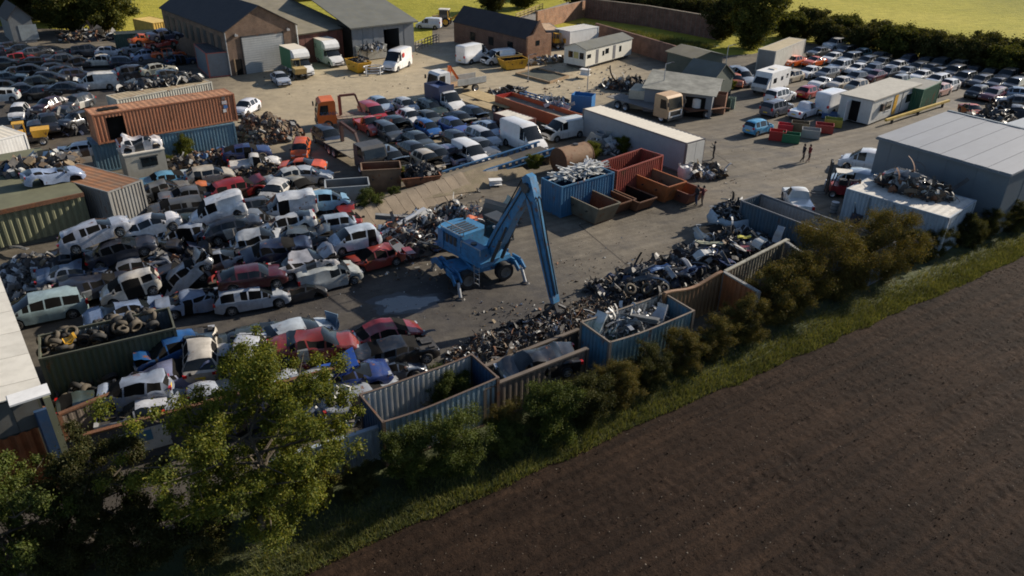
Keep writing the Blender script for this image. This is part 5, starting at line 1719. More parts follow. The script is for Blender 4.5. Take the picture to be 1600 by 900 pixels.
# ------------------------------------------------------------------ concrete bank between upper and lower yard
def bank():
    o = thing('concrete_bank', 'sloping bank of old concrete slabs behind the scrap heap', 'bank', tuple(G(668, 330)), R(29))
    # slabs lean back from the lower yard; s along the bank
    A, B = G(572, 362), G(742, 298)
    yaw = math.atan2(B.y - A.y, B.x - A.x)
    L = (B - A).length
    o.matrix_world = Matrix.Translation(A) @ Matrix.Rotation(yaw, 4, 'Z')
    n = 11
    for i in range(n):
        x0, x1 = i * L / n + 0.015, (i + 1) * L / n - 0.015
        j = 0.03 * math.sin(i * 2.1)
        vs = [(x0, 0 + j, 0.0), (x1, 0 + j, 0.0), (x1, 1.5 + j, 1.25 + j), (x0, 1.5 + j, 1.25 + j)]
        vs += [(x0, 1.75 + j, 1.25 + j), (x1, 1.75 + j, 1.25 + j), (x1, 0.6, 0.0), (x0, 0.6, 0.0)]
        MB().add(vs, [(0, 1, 2, 3), (3, 2, 5, 4), (4, 5, 6, 7), (0, 3, 4, 7), (1, 6, 5, 2)]).build('slab', CONC, o)
    mb = MB()
    vs = [(0, 1.6, 1.22), (L + 6, 1.6, 1.15), (L + 6, 5.2, 0.02), (0, 5.2, 0.02), (L + 6.5, -0.6, 0.01), (L, -0.1, 0.01)]
    mb.add(vs, [(0, 1, 2, 3), (5, 4, 1), (0, 5, 1)])
    mb.build('earth_fill', M('dry_earth', (0.17, 0.135, 0.09), 0.95, var=0.3, vs=0.8, dirt=0.4, dcol=(0.1, 0.1, 0.04), bump=0.6), o)
bank()

# ------------------------------------------------------------------ blue lattice conveyor frames
def lattice(label, pa, pb, z, h=0.9, w=0.9, n=12):
    A, B = G(*pa, z), G(*pb, z)
    d = B - A
    yaw = math.atan2(d.y, d.x)
    L = d.length
    o = thing('lattice_girder', label, 'girder', (A.x, A.y, z - h), yaw)
    mt = M('girder_blue', (0.035, 0.12, 0.24), 0.5, var=0.15, dirt=0.3)
    for y in (0, w):
        for zz in (0.06, h):
            MB().bar((0, y, zz), (L, y, zz), 0.13, 0.12).build('chord', mt, o)
        mb = MB()
        for i in range(n):
            x0, x1 = L * i / n, L * (i + 1) / n
            mb.bar((x0, y, 0.12), (x0, y, h - 0.06), 0.07)
            mb.bar((x0, y, 0.12 if i % 2 else h - 0.06), (x1, y, h - 0.06 if i % 2 else 0.12), 0.06)
        mb.build('bracing', mt, o)
    mb = MB()
    for i in range(n + 1):
        mb.bar((L * i / n, 0, 0.06), (L * i / n, w, 0.06), 0.07)
    mb.build('cross_member', mt, o)
    for x in (0.4, L - 0.4):
        MB().bx(x - 0.15, x + 0.15, 0.02, w - 0.02, -max(0.02, z - h), 0.0).build('bearer', WOOD, o)
    return o
def ramp_way():
    A, B = G(706, 283, 0.55), G(866, 232, 1.5)
    d = B - A
    yaw = math.atan2(d.y, d.x)
    L = Vector((d.x, d.y)).length
    o = thing('loading_ramp', 'blue steel loading ramp with pierced side beams and a white patch', 'ramp', (A.x, A.y, 0), yaw)
    mt = M('girder_blue', (0.035, 0.12, 0.24), 0.5, var=0.15, dirt=0.3)
    up = lambda x: 0.55 + 0.95 * x / L
    for y in (0.0, 2.3):
        for dz, w, h in ((0.0, 0.22, 0.08), (0.52, 0.22, 0.1)):
            MB().bar((0, y, up(0) - 0.5 + dz), (L, y, up(L) - 0.5 + dz), w, h).build('flange', mt, o)
        n = 16
        for i in range(n):
            x0 = L * i / n
            mb = MB()
            mb.bar((x0 + 0.05, y, up(x0) - 0.24), (x0 + L / n * 0.62, y, up(x0 + L / n * 0.62) - 0.24), 0.06, 0.46)
            mb.build('web_plate', mt, o)
    mb = MB()
    mb.add([(0, 0.1, up(0) - 0.36), (L, 0.1, up(L) - 0.36), (L, 2.2, up(L) - 0.36), (0, 2.2, up(0) - 0.36)], [(0, 1, 2, 3)])
    mb.build('deck', M('ramp_deck', (0.055, 0.05, 0.045), 0.8, var=0.3, dirt=0.4), o)
    MB().bar((3.4, -0.125, up(3.4) - 0.24), (4.6, -0.125, up(4.6) - 0.24), 0.02, 0.5).build('white_patch', WHITE, o)
    for x in (L * 0.3, L * 0.65, L - 0.3):
        MB().bx(x - 0.15, x + 0.15, 0.05, 2.25, 0, up(x) - 0.52).build('bearer', WOOD, o)
ramp_way()
lg = lattice('dark blue lattice boom on the orange flatbed trailer', (812, 145), (880, 165), 1.9, 0.6, 0.8, 8)

# rusty cylindrical tank
rt = thing('rusty_tank', 'rusty cylindrical tank lying behind the blue container of white strips', 'tank', tuple(G(893, 268)), R(38))
b = MB(); b.cyl((-1.6, 0, 1.3), (1.6, 0, 1.3), 1.15, None, 22); b.build('shell', M('tan_rust', (0.2, 0.115, 0.06), 0.8, var=0.25, rust=0.3), rt, 40)
for x in (-1.61, 1.61):
    MB().cyl((x - 0.04, 0, 1.3), (x + 0.04, 0, 1.3), 1.17, None, 22).build('end_plate', RUSTY, rt)
MB().cyl((0.3, 0, 2.4), (0.3, 0, 2.55), 0.25, None, 10).build('hatch', DARKSTEEL, rt)
for x in (-1, 1):
    MB().bx(x - 0.15, x + 0.15, -0.8, 0.8, 0, 0.35).build('cradle', WOOD, rt)

# puddle
rng_ = random.Random(4)
pts = []
cc = G(634, 474)
for i in range(28):
    a = 2 * math.pi * i / 28
    r = 1 + 0.16 * math.sin(3 * a + 1) + 0.12 * math.sin(5 * a) + 0.09 * math.sin(11 * a + 2)
    d = Vector((math.cos(a) * 1.75 * r, math.sin(a) * 0.95 * r))
    q = Matrix.Rotation(R(12), 2) @ d
    pts.append((cc.x + q.x, cc.y + q.y, 0.009))
mt, nt, bb_ = newmat('puddle_water')
bb_.inputs['Base Color'].default_value = (0.13, 0.125, 0.115, 1)
bb_.inputs['Roughness'].default_value = 0.03
bb_.inputs['Specular IOR Level'].default_value = 0.8
mb = MB(); mb.add(pts, [tuple(range(28))])
tag(mb.build('puddle', mt), kind='structure')
mb = MB(); mb.add([(cc.x + (x - cc.x) * (1.35 + 0.2 * math.sin(i * 1.3)), cc.y + (y - cc.y) * (1.4 + 0.25 * math.sin(i * 0.9)), 0.005) for i, (x, y, z) in enumerate(pts)], [tuple(range(28))])
tag(mb.build('damp_patch', M('damp_mud', (0.03, 0.027, 0.025), 0.35, var=0.3, vs=1.5, dirt=0.0)), kind='structure')
# joints in the concrete
mb = MB()
for (pa, pb) in (((905, 352), (982, 416)), ((905, 352), (1040, 318)), ((1110, 235), (1150, 262))):
    a, b_ = G(*pa), G(*pb)
    d = (b_ - a).normalized()
    nr = Vector((-d.y, d.x, 0)) * 0.05
    mb.add([(*(a - nr).xy, 0.006), (*(b_ - nr).xy, 0.006), (*(b_ + nr).xy, 0.006), (*(a + nr).xy, 0.006)], [(0, 1, 2, 3)])
tag(mb.build('concrete_joint', M('joint_dirt', (0.05, 0.04, 0.03), 0.9)), kind='structure')
# ------------------------------------------------------------------ blue material handler
XB = M('crane_blue', (0.04, 0.185, 0.36), 0.5, 0.0, 0.2, 1.4, 0.55, (0.06, 0.065, 0.06), 0.1, 0.12, 6, 0.12)
XD = M('crane_grey', (0.045, 0.05, 0.055), 0.5, 0.2, 0.2)
def crane():
    c = Vector((-2.27, 44.25, 0))
    uy = R(29)
    o = thing('material_handler', 'blue wheeled material-handling crane with raised cab and long grab arm', 'crane', c, 0)
    RU = Matrix.Rotation(uy, 3, 'Z')
    def T(p):
        return RU @ Vector(p)
    # undercarriage
    mb = MB()
    mb.box(T((0, 0, 1.0)), (4.4, 1.7, 0.5), RU)
    mb.box(T((0, 0, 1.32)), (1.9, 1.9, 0.2), RU)
    mb.build('undercarriage', XB, o)
    MB().cyl((0, 0, 1.38), (0, 0, 1.66), 0.95, None, 24).build('slew_ring', XD, o)
    tm, rm = MB(), MB()
    for sx in (-1.35, 1.35):
        for sy_ in (-1, 1):
            w = MB()
            w.lathe([(-0.28, 0.36), (-0.28, 0.56), (-0.2, 0.62), (0, 0.63), (0.2, 0.62), (0.28, 0.56), (0.28, 0.36)], 'y', 20)
            wo_ = w.build('wheel', RUBBER, o, 45)
            wo_.matrix_local = Matrix.Translation(T((sx, sy_ * 1.12, 0.63))) @ Matrix.Rotation(uy + (math.pi if sy_ < 0 else 0), 4, 'Z')
            r = MB()
            r.lathe([(0.12, 0.001), (0.14, 0.16), (0.2, 0.2), (0.2, 0.3), (0.29, 0.37)], 'y', 16)
            r.build('rim', M('dusty_rim', (0.17, 0.16, 0.14), 0.6, var=0.2, dirt=0.5), wo_, 45)
    # outriggers: arched arms reaching down to the pads
    for sx in (-1, 1):
        for sy_ in (-1, 1):
            a = MB()
            for off in (-0.22, 0.22):
                pts = [(sx * 2.2 + off, sy_ * 0.35, 1.12), (sx * 2.25 + off, sy_ * 1.3, 1.22), (sx * 2.28 + off, sy_ * 1.85, 0.85)]
                for p, q, h in ((pts[0], pts[1], 0.42), (pts[1], pts[2], 0.36)):
                    a.bar(T(p), T(q), 0.1, h)
            a.box(T((sx * 2.23, sy_ * 0.9, 1.0)), (0.34, 1.1, 0.1), RU)
            a.build('outrigger_arm', XB, o)
            b = MB()
            b.cyl(T((sx * 2.27, sy_ * 1.8, 0.95)), T((sx * 2.33, sy_ * 2.25, 0.1)), 0.11, 0.11, 8)
            b.build('outrigger_ram', STEEL, o)
            MB().cyl(T((sx * 2.33, sy_ * 2.27, 0.0)), T((sx * 2.33, sy_ * 2.27, 0.09)), 0.3, 0.24, 10).build('outrigger_pad', DARKSTEEL, o)
    # upper structure, heading towards the grab
    tip = Vector((2.65, 38.85, 0)) - c
    hd = math.atan2(tip.y, tip.x)
    RH = Matrix.Rotation(hd, 3, 'Z')
    def U(p):
        return RH @ Vector(p)
    mb = MB()
    mb.box(U((-0.5, 0, 1.82)), (4.6, 2.5, 0.3), RH)
    mb.build('deck', XB, o)
    mb = MB()                                  # counterweight: thick, rounded at the back
    poly = [(-2.0, -1.3), (-2.75, -1.15), (-3.05, -0.6), (-3.05, 0.6), (-2.75, 1.15), (-2.0, 1.3)]
    q = [(U((x, y, 0)).x, U((x, y, 0)).y) for x, y in poly]
    mb.slab(q, 1.75, 3.0)
    mb.build('counterweight', XB, o)
    mb = MB(); mb.box(U((-1.35, 0, 2.55)), (2.2, 2.45, 1.2), RH, 0.95); mb.build('engine_house', XB, o)
    g_ = MB()
    for i in range(5):
        g_.box(U((-1.9 + i * 0.3, -0.2, 3.17)), (0.16, 1.5, 0.05), RH)
    g_.build('engine_grille', XD, o)
    MB().cyl(U((-2.3, 0.8, 3.0)), U((-2.3, 0.8, 3.75)), 0.1, None, 10).build('exhaust', DARKSTEEL, o)
    mb = MB(); mb.box(U((0.75, -0.86, 2.4)), (1.9, 0.75, 0.95), RH, 0.94); mb.build('tool_locker', XB, o)
    MB().cyl(U((0.7, -0.9, 2.85)), U((0.7, -0.9, 2.98)), 0.2, None, 10).build('filler_cap', XD, o)
    h_ = MB()
    for p, q_ in (((-0.2, -1.22, 2.9), (1.7, -1.22, 2.9)), ((-0.2, -1.22, 2.9), (-0.2, -1.22, 2.5)), ((1.7, -1.22, 2.9), (1.7, -1.22, 2.5))):
        h_.bar(U(p), U(q_), 0.05)
    h_.build('handrail', STEEL, o)
    # raised cab on the left side
    cb = MB(); cb.bar(U((0.6, 0.95, 1.95)), U((0.9, 0.95, 3.0)), 0.5, 0.35); cb.build('cab_riser', XB, o)
    MB().box(U((1.0, 0.95, 3.62)), (1.7, 1.05, 1.3), RH, 0.92).build('cab', GLASS, o)
    MB().box(U((1.0, 0.95, 4.32)), (1.75, 1.08, 0.1), RH).build('cab_roof', XD, o)
    f = MB()
    for sx in (0.2, 1.8):
        for sy_ in (0.44, 1.46):
            f.bar(U((sx, sy_, 2.95)), U((sx * 0.92 + 0.08, sy_ * 0.94 + 0.057, 4.28)), 0.09)
    f.box(U((1.0, 0.95, 2.95)), (1.75, 1.1, 0.14), RH)
    f.build('cab_frame', XD, o)
    # boom foot, boom, stick
    def plate(pts, w, name, mat):
        mb = MB()
        n = len(pts)
        L_ = [U((x, -w / 2, z)) for x, z in pts]
        R_ = [U((x, w / 2, z)) for x, z in pts]
        mb.add(L_ + R_, [tuple(range(n)), tuple(range(2 * n - 1, n - 1, -1))] + [(i, n + i, n + (i + 1) % n, (i + 1) % n) for i in range(n)])
        return mb.build(name, mat, o)
    fx, fz_ = 1.15, 2.05
    ex, ez = 4.75, 7.75
    plate([(0.75, 1.95), (1.7, 1.95), (1.55, 2.7), (1.0, 2.7)], 0.9, 'boom_bracket', XB)
    d = Vector((ex - fx, ez - fz_)).normalized()
    nn = Vector((-d.y, d.x))
    def off(t, w):
        p = Vector((fx, fz_)) + d * t
        q = p + nn * (w * 0.84)
        return (q.x, q.y)
    Lb = math.hypot(ex - fx, ez - fz_)
    plate([off(-0.2, 0.22), off(1.2, 0.5), off(3.2, 0.55), off(5.2, 0.42), off(Lb - 0.3, 0.42), off(Lb + 0.28, 0.2), off(Lb + 0.3, -0.25), off(Lb - 0.6, -0.40), off(4.2, -0.42), off(1.8, -0.62), off(0.3, -0.35), off(-0.2, -0.2)], 0.62, 'boom', XB)
    tx, tz = 7.2, 1.15
    d2 = Vector((tx - ex, tz - ez)).normalized()
    n2 = Vector((-d2.y, d2.x))
    def off2(t, w):
        q = Vector((ex, ez)) + d2 * t + n2 * (w * 0.88)
        return (q.x, q.y)
    Ls = math.hypot(tx - ex, tz - ez)
    plate([off2(-0.75, 0.2), off2(-0.55, 0.5), off2(0.3, 0.55), off2(2.2, 0.42), off2(Ls - 0.3, 0.2), off2(Ls, 0.16), off2(Ls, -0.16), off2(Ls - 0.4, -0.22), off2(2.0, -0.30), off2(0.2, -0.36), off2(-0.6, -0.25)], 0.5, 'stick', XB)
    MB().cyl(U((ex, -0.45, ez)), U((ex, 0.45, ez)), 0.3, None, 14).build('elbow_pin', XD, o)
    # rams
    for s in (-1, 1):
        r_ = MB()
        p0, p1 = U((1.9, s * 0.42, 2.0)), U((*off(3.4, -0.35)[:1], s * 0.42, off(3.4, -0.35)[1]))
        r_.cyl(p0, p0.lerp(p1, 0.6), 0.12, None, 8)
        r_.cyl(p0.lerp(p1, 0.6), p1, 0.07, None, 8)
        r_.build('boom_ram', XD, o)
    a_, b_ = off(3.9, 0.62), off2(-0.62, 0.32)
    r_ = MB()
    p0, p1 = U((a_[0], 0, a_[1])), U((b_[0], 0, b_[1]))
    r_.cyl(p0, p0.lerp(p1, 0.65), 0.11, None, 8); r_.cyl(p0.lerp(p1, 0.65), p1, 0.06, None, 8)
    r_.build('stick_ram', XD, o)
    hs = MB()
    for k in (-0.12, 0.12):
        hs.tube([U((off(2.0, 0.62)[0], k, off(2.0, 0.62)[1])), U((off(Lb, 0.75)[0], k, off(Lb, 0.75)[1])), U((off2(0.8, 0.66)[0], k, off2(0.8, 0.66)[1])), U((off2(3.4, 0.45)[0], k, off2(3.4, 0.45)[1])), U((off2(Ls - 0.5, 0.28)[0], k, off2(Ls - 0.5, 0.28)[1]))], 0.045, 5)
    hs.build('hydraulic_hose', BLACK, o)
    for s in (-1, 1):                               # stencilled bands, lamps and pipework along the arms
        for t0 in (1.6, 3.0, 4.4):
            q = off(t0, 0.05)
            mb = MB(); mb.box(U((q[0], s * 0.325, q[1])), (0.08, 0.03, 0.7), RH); mb.build('weld_plate', XB, o)
        q = off(2.4, 0.6)
        mb = MB(); mb.box(U((q[0], s * 0.3, q[1])), (0.16, 0.16, 0.14), RH); mb.build('work_lamp', LAMP_W, o)
        mb = MB()
        mb.tube([U((off(0.4, 0.1)[0], s * 0.36, off(0.4, 0.1)[1])), U((off(2.5, 0.2)[0], s * 0.35, off(2.5, 0.2)[1])), U((off(Lb - 0.2, 0.15)[0], s * 0.36, off(Lb - 0.2, 0.15)[1])), U((off2(1.0, 0.1)[0], s * 0.3, off2(1.0, 0.1)[1])), U((off2(Ls - 0.4, 0.0)[0], s * 0.3, off2(Ls - 0.4, 0.0)[1]))], 0.04, 5)
        mb.build('steel_pipe', XD, o)
    for k in range(4):
        mb = MB(); mb.box(U((-2.1 + 0.42 * k, -1.2, 2.6)), (0.3, 0.06, 0.6), RH); mb.build('side_vent', XD, o)
    mb = MB(); mb.box(U((-3.06, 0, 2.4)), (0.03, 1.6, 0.35), RH); mb.build('warning_band', M('chevron_band', (0.5, 0.45, 0.4), 0.5, var=0.4, vs=3), o)
    mb = MB()
    for k in range(4):
        mb.bar(U((1.2, -1.3, 0.5 + 0.35 * k)), U((1.7, -1.3, 0.5 + 0.35 * k)), 0.05)
    mb.bar(U((1.2, -1.3, 0.4)), U((1.2, -1.3, 1.75)), 0.05); mb.bar(U((1.7, -1.3, 0.4)), U((1.7, -1.3, 1.75)), 0.05)
    mb.build('ladder', STEEL, o)
    mb = MB()
    for a_, b2 in (((-2.4, -1.15, 3.2), (0.0, -1.15, 3.2)), ((-2.4, -1.15, 3.2), (-2.4, -1.15, 3.7)), ((0.0, -1.15, 3.2), (0.0, -1.15, 3.7)), ((-2.4, -1.15, 3.7), (0.0, -1.15, 3.7)), ((-1.2, -1.15, 3.2), (-1.2, -1.15, 3.7))):
        mb.bar(U(a_), U(b2), 0.045)
    mb.build('guard_rail', STEEL, o)
    # grab: rotator and hanging tines resting in the scrap
    MB().cyl(U((tx, 0, tz - 0.1)), U((tx, 0, tz - 0.42)), 0.2, 0.28, 10).build('rotator', XD, o)
    for i in range(5):
        a = 2 * math.pi * i / 5
        t = MB()
        pr = [(0.18, tz - 0.4), (0.62, tz - 0.62), (0.66, tz - 0.95), (0.3, tz - 1.15)]
        for (r0, z0), (r1, z1) in zip(pr, pr[1:]):
            p0 = U((tx, 0, 0)) + Vector((math.cos(a) * r0, math.sin(a) * r0, z0 + 0.25))
            p1 = U((tx, 0, 0)) + Vector((math.cos(a) * r1, math.sin(a) * r1, z1 + 0.25))
            t.bar(p0, p1, 0.2, 0.12)
        t.build('grab_tine', DARKSTEEL, o)
crane()

# ------------------------------------------------------------------ lorries and other machines
def wheel_at(o, x, y, r=0.48, w=0.3, rimmat=None):
    s = 1 if y > 0 else -1
    t = MB(); t.lathe([(-w / 2, r * 0.6), (-w / 2, r * 0.92), (-w / 2 + 0.04, r), (w / 2 - 0.04, r), (w / 2, r * 0.92), (w / 2, r * 0.6)], 'y', 16)
    q = t.build('wheel', RUBBER, o, 45)
    q.location = (x, y, r)
    q.rotation_euler = (0, 0, 0 if s > 0 else math.pi)
    m_ = MB(); m_.lathe([(w * 0.2, 0.001), (w * 0.25, r * 0.3), (w * 0.3, r * 0.5), (w * 0.5, r * 0.62)], 'y', 14)
    m_.build('rim', rimmat or RIM, q, 45)

def lorry_cab(o, mat, x0, L=2.0, W=2.45, H=2.9, z0=0.55, roof=None):
    """forward-control cab: front at +x"""
    x1 = x0 + L
    mb = MB()
    mb.prism([(x0, z0), (x1 - 0.02, z0), (x1 + 0.03, z0 + 0.9), (x1 - 0.22, z0 + H - 0.75), (x1 - 0.5, z0 + H - 0.55), (x0 + 0.1, z0 + H - 0.5), (x0, z0 + H - 0.7)], -W / 2, W / 2)
    mb.build('cab', mat, o)
    # windscreen stands just proud of the sloping front
    a, b_ = Vector((x1 + 0.03, 0, z0 + 0.95)), Vector((x1 - 0.2, 0, z0 + H - 0.8))
    mb = MB()
    mb.add([(a.x + 0.012, -W / 2 + 0.12, a.z), (a.x + 0.012, W / 2 - 0.12, a.z), (b_.x + 0.015, W / 2 - 0.16, b_.z), (b_.x + 0.015, -W / 2 + 0.16, b_.z)], [(0, 1, 2, 3)])
    mb.build('windscreen', GLASS, o)
    for s in (-1, 1):
        mb = MB(); y = s * (W / 2 + 0.006)
        mb.add([(x1 - 1.15, y, z0 + 1.0), (x1 - 0.2, y, z0 + 1.0), (x1 - 0.38, y, z0 + 1.95), (x1 - 1.15, y, z0 + 1.98)], [(0, 1, 2, 3) if s < 0 else (3, 2, 1, 0)])
        mb.build('side_window', GLASS, o)
        mb = MB(); mb.box((x1 + 0.1, s * (W / 2 + 0.12), z0 + 1.6), (0.14, 0.2, 0.45)); mb.build('wing_mirror', BLACK, o)
        mb = MB(); mb.box((x1 + 0.02, s * (W / 2 - 0.3), z0 + 0.18), (0.1, 0.4, 0.2)); mb.build('headlight', LAMP_W, o)
    mb = MB(); mb.box((x1 + 0.04, 0, z0 + 0.5), (0.06, W * 0.7, 0.5)); mb.build('grille', BLACK, o)
    mb = MB(); mb.box((x1 + 0.02, 0, z0 - 0.05), (0.2, W, 0.3)); mb.build('bumper', XD, o)

def flatbed(o, x0, x1, W=2.4, z=1.0, mat=None, boards=True):
    MB().bx(x0, x1, -0.45, 0.45, z - 0.3, z - 0.06).build('chassis', DARKSTEEL, o)
    n = max(3, round((x1 - x0) / 0.5)) if boards else 1
    for i in range(n):
        a, b_ = x0 + (x1 - x0) * i / n, x0 + (x1 - x0) * (i + 1) / n
        MB().bx(a + 0.01, b_ - 0.01, -W / 2, W / 2, z - 0.06, z + 0.02).build('plank', mat or WOOD, o)

def text3d(body, parent, mat, loc, rot, size, name='lettering'):
    cu = bpy.data.curves.new(name, 'FONT')
    cu.body = body
    cu.size = size
    cu.extrude = 0.004
    cu.align_x = 'CENTER'
    cu.align_y = 'CENTER'
    t_ = bpy.data.objects.new(name, cu)
    COL.objects.link(t_)
    me = bpy.data.meshes.new_from_object(t_.evaluated_get(bpy.context.evaluated_depsgraph_get()))
    bpy.data.objects.remove(t_)
    o = bpy.data.objects.new(name, me)
    COL.objects.link(o)
    me.materials.clear()
    me.materials.append(mat)
    o.parent = parent
    o.location = loc
    o.rotation_euler = rot
    return o

# two box vans in front of the barn
def luton(label, u, v, face, side, roofm, letters=None):
    P = G(u, v, 1.2)
    yaw = R(face)
    o = thing('box_van', label, 'van', (P.x, P.y, 0), yaw)
    car('chassis', (225, 224, 220), 0, 0, 0, root=o)
    MB().bx(-3.3, 0.2, -1.08, 1.08, 0.75, 3.2).build('box_body', side, o)
    MB().bx(-3.32, 0.25, -1.1, 1.1, 3.2, 3.28).build('box_roof', roofm, o)
    b = MB()                                      # rounded fairing over the cab
    b.prism([(0.2, 2.2), (1.2, 2.12), (1.35, 2.4), (1.2, 2.85), (0.8, 3.15), (0.2, 3.24)], -1.06, 1.06)
    b.build('cab_fairing', WHITE, o)
    if letters:
        text3d(letters[0], o, letters[1], (-1.9, -1.092, 2.3), (R(90), 0, 0), 0.9)
    return o
luton('box van with green side and cream roof nearest the barn door', 467, 101, -52, M('green_side', (0.02, 0.17, 0.075), 0.5, var=0.05), M('cream_roof', (0.66, 0.60, 0.49), 0.7))
lv = luton('mint and white box van with dark green lettering beside the maroon boards', 514, 86, -52, M('mint_side', (0.42, 0.56, 0.44), 0.5, var=0.05), M('cream_roof', (0.66, 0.60, 0.49), 0.7), ('RK', M('dark_green_ink', (0.02, 0.1, 0.06), 0.6)))
for i in range(4):
    MB().bx(-1.5, 0.0, -1.095, -1.083, 1.9 - i * 0.25, 1.93 - i * 0.25).build('print_line', M('dark_green_ink', (0.02, 0.1, 0.06), 0.6), lv)
v1 = car('van', (232, 230, 226), 621, 92, -108, 0, 'tall white van with a red badge beside the open shed', zc=1.3)
MB().cyl((0.1, 1.003, 1.9), (0.1, 1.012, 1.9), 0.33, None, 16).build('red_badge', REDP, v1)

# orange lorry with hook crane, and its flat bed
o = thing('orange_lorry', 'orange lorry cab with blue lettering and folded loading crane', 'lorry', tuple(G(528, 196)), R(-160))
lorry_cab(o, ORANGE, 0.2, 1.9, 2.4, 2.9)
flatbed(o, -4.5, 0.1, 2.4, 1.0, M('grey_planks', (0.22, 0.19, 0.14), 0.9, var=0.25))
for x in (1.1, -2.9):
    for y in (-1.1, 1.1):
        wheel_at(o, x, y)
text3d('SCANIA', o, M('blue_ink', (0.01, 0.07, 0.16), 0.5), (0.9, 1.21, 1.65), (R(90), 0, R(180)), 0.5)
b = MB(); b.bar((-0.4, 0, 1.1), (-0.4, 0, 3.1), 0.3, 0.3); b.bar((-0.4, 0, 3.1), (-2.0, 0.2, 3.2), 0.22); b.bar((-2.0, 0.2, 3.2), (-2.6, 0.2, 1.3), 0.2); b.build('loading_crane', M('crane_rust', (0.16, 0.06, 0.04), 0.6), o)
# long grey flatbed left of the dark cars, with a black folded arm
o = thing('flatbed_lorry', 'grey flatbed lorry with black folded crane arm in the middle lot', 'lorry', tuple(G(560, 255)), R(-52))
flatbed(o, -4.6, 1.2, 2.4, 1.05, M('grey_planks', (0.22, 0.19, 0.14), 0.9))
lorry_cab(o, M('charcoal_cab', (0.05, 0.052, 0.055), 0.5), 1.6, 1.9, 2.3, 2.5)
for x in (2.6, -2.6, -3.6):
    for y in (-1.05, 1.05):
        wheel_at(o, x, y)
b = MB(); b.bar((-3.6, 0.3, 1.1), (-3.6, 0.3, 2.9), 0.28); b.bar((-3.6, 0.3, 2.9), (-1.4, 0.6, 2.4), 0.24); b.bar((-1.4, 0.6, 2.4), (-0.6, 0.6, 1.2), 0.2); b.build('crane_arm', M('sooty_red', (0.06, 0.025, 0.02), 0.6), o)

# tipper van with blue cage, and the white crane lorry behind it
P = G(697, 158, 1.0)
o = thing('tipper_van', 'white tipper van with dark blue cage body in the centre lot', 'van', (P.x, P.y, 0), R(-52))
car('chassis', (222, 220, 216), 0, 0, 0, root=o)
CAGE = M('cage_blue', (0.02, 0.035, 0.09), 0.6, var=0.15)
MB().bx(-2.9, 0.1, -1.0, -0.94, 0.8, 2.6).build('cage_side', CAGE, o)
MB().bx(-2.9, 0.1, 0.94, 1.0, 0.8, 2.6).build('cage_side', CAGE, o)
MB().bx(-2.96, -2.9, -1.0, 1.0, 0.8, 2.6).build('cage_tail', CAGE, o)
MB().bx(0.1, 0.16, -1.0, 1.0, 0.8, 2.8).build('cage_head', CAGE, o)
MB().bx(-2.9, 0.1, -0.94, 0.94, 0.78, 2.3).build('load', M('blue_tarp', (0.03, 0.06, 0.16), 0.7, var=0.3, bump=0.6, bs=3), o)
P = G(703, 146)
o = thing('crane_lorry', 'white lorry with orange folded crane behind the tipper van', 'lorry', (P.x, P.y, 0), R(-142))
lorry_cab(o, WHITE, 0.6, 1.9, 2.3, 2.8)
flatbed(o, -4.6, 0.5, 2.3, 1.0, WOOD)
for s in (-1, 1):
    MB().bx(-4.6, -0.4, s * 1.15 - 0.04, s * 1.15 + 0.04, 1.02, 1.75).build('drop_side', M('pale_steel', (0.4, 0.4, 0.37), 0.5), o)
for x in (1.5, -3.0):
    for y in (-1.05, 1.05):
        wheel_at(o, x, y)
b = MB(); b.bar((0.1, 0, 1.1), (0.0, 0, 3.3), 0.32); b.bar((0.0, 0, 3.3), (-1.0, 0.3, 1.7), 0.28); b.bar((0.1, 0.2, 3.2), (0.35, 0.5, 1.9), 0.2); b.build('loading_crane', ORANGE, o)

# timber flatbed and orange drop-side trailer behind the centre lot
o = thing('flat_trailer', 'flat trailer with tan boards behind the dark hatchbacks', 'trailer', tuple(G(768, 168)), R(-48))
flatbed(o, -4.0, 4.0, 2.5, 1.0, M('tan_boards', (0.42, 0.31, 0.15), 0.85, var=0.2))
for x in (1.8, 2.9):
    for y in (-1.05, 1.05):
        wheel_at(o, x, y, 0.45)
P = G(842, 178, 0.8)
o = thing('orange_trailer', 'long orange-sided flat trailer loaded with scrap behind the vans', 'trailer', (P.x, P.y, 0), R(-50))
MB().bx(-6, 6, -1.25, -1.15, 0.55, 1.75).build('side_panel', M('trailer_orange', (0.36, 0.085, 0.025), 0.55, var=0.12, dirt=0.2), o)
MB().bx(-6, 6, 1.15, 1.25, 0.55, 1.75).build('side_panel', M('trailer_orange', (0.36, 0.085, 0.025), 0.55), o)
MB().bx(-6, 6, -1.15, 1.15, 0.8, 1.3).build('deck', M('grey_planks', (0.22, 0.19, 0.14), 0.9), o)
MB().bx(-6.06, -6.0, -1.25, 1.25, 0.55, 1.75).build('end_panel', REDP, o)
for x in (3.0, 4.2):
    for y in (-0.95, 0.95):
        wheel_at(o, x, y, 0.4)
for y in (-0.7, 0.7):
    MB().bx(-5, -4.8, y - 0.1, y + 0.1, 0, 0.8).build('landing_leg', DARKSTEEL, o)

# red-brown box trailer among the cars
container('box_trailer', 'small maroon box trailer with pale roof behind the tall white van', (771, 176), (816, 190.5), 2.0, 4.2, 2.0, 2.0, M('maroon_panel', (0.13, 0.05, 0.04), 0.6, var=0.1), ribs=False, roof=M('pale_trailer_roof', (0.6, 0.55, 0.46), 0.7), cat='trailer')

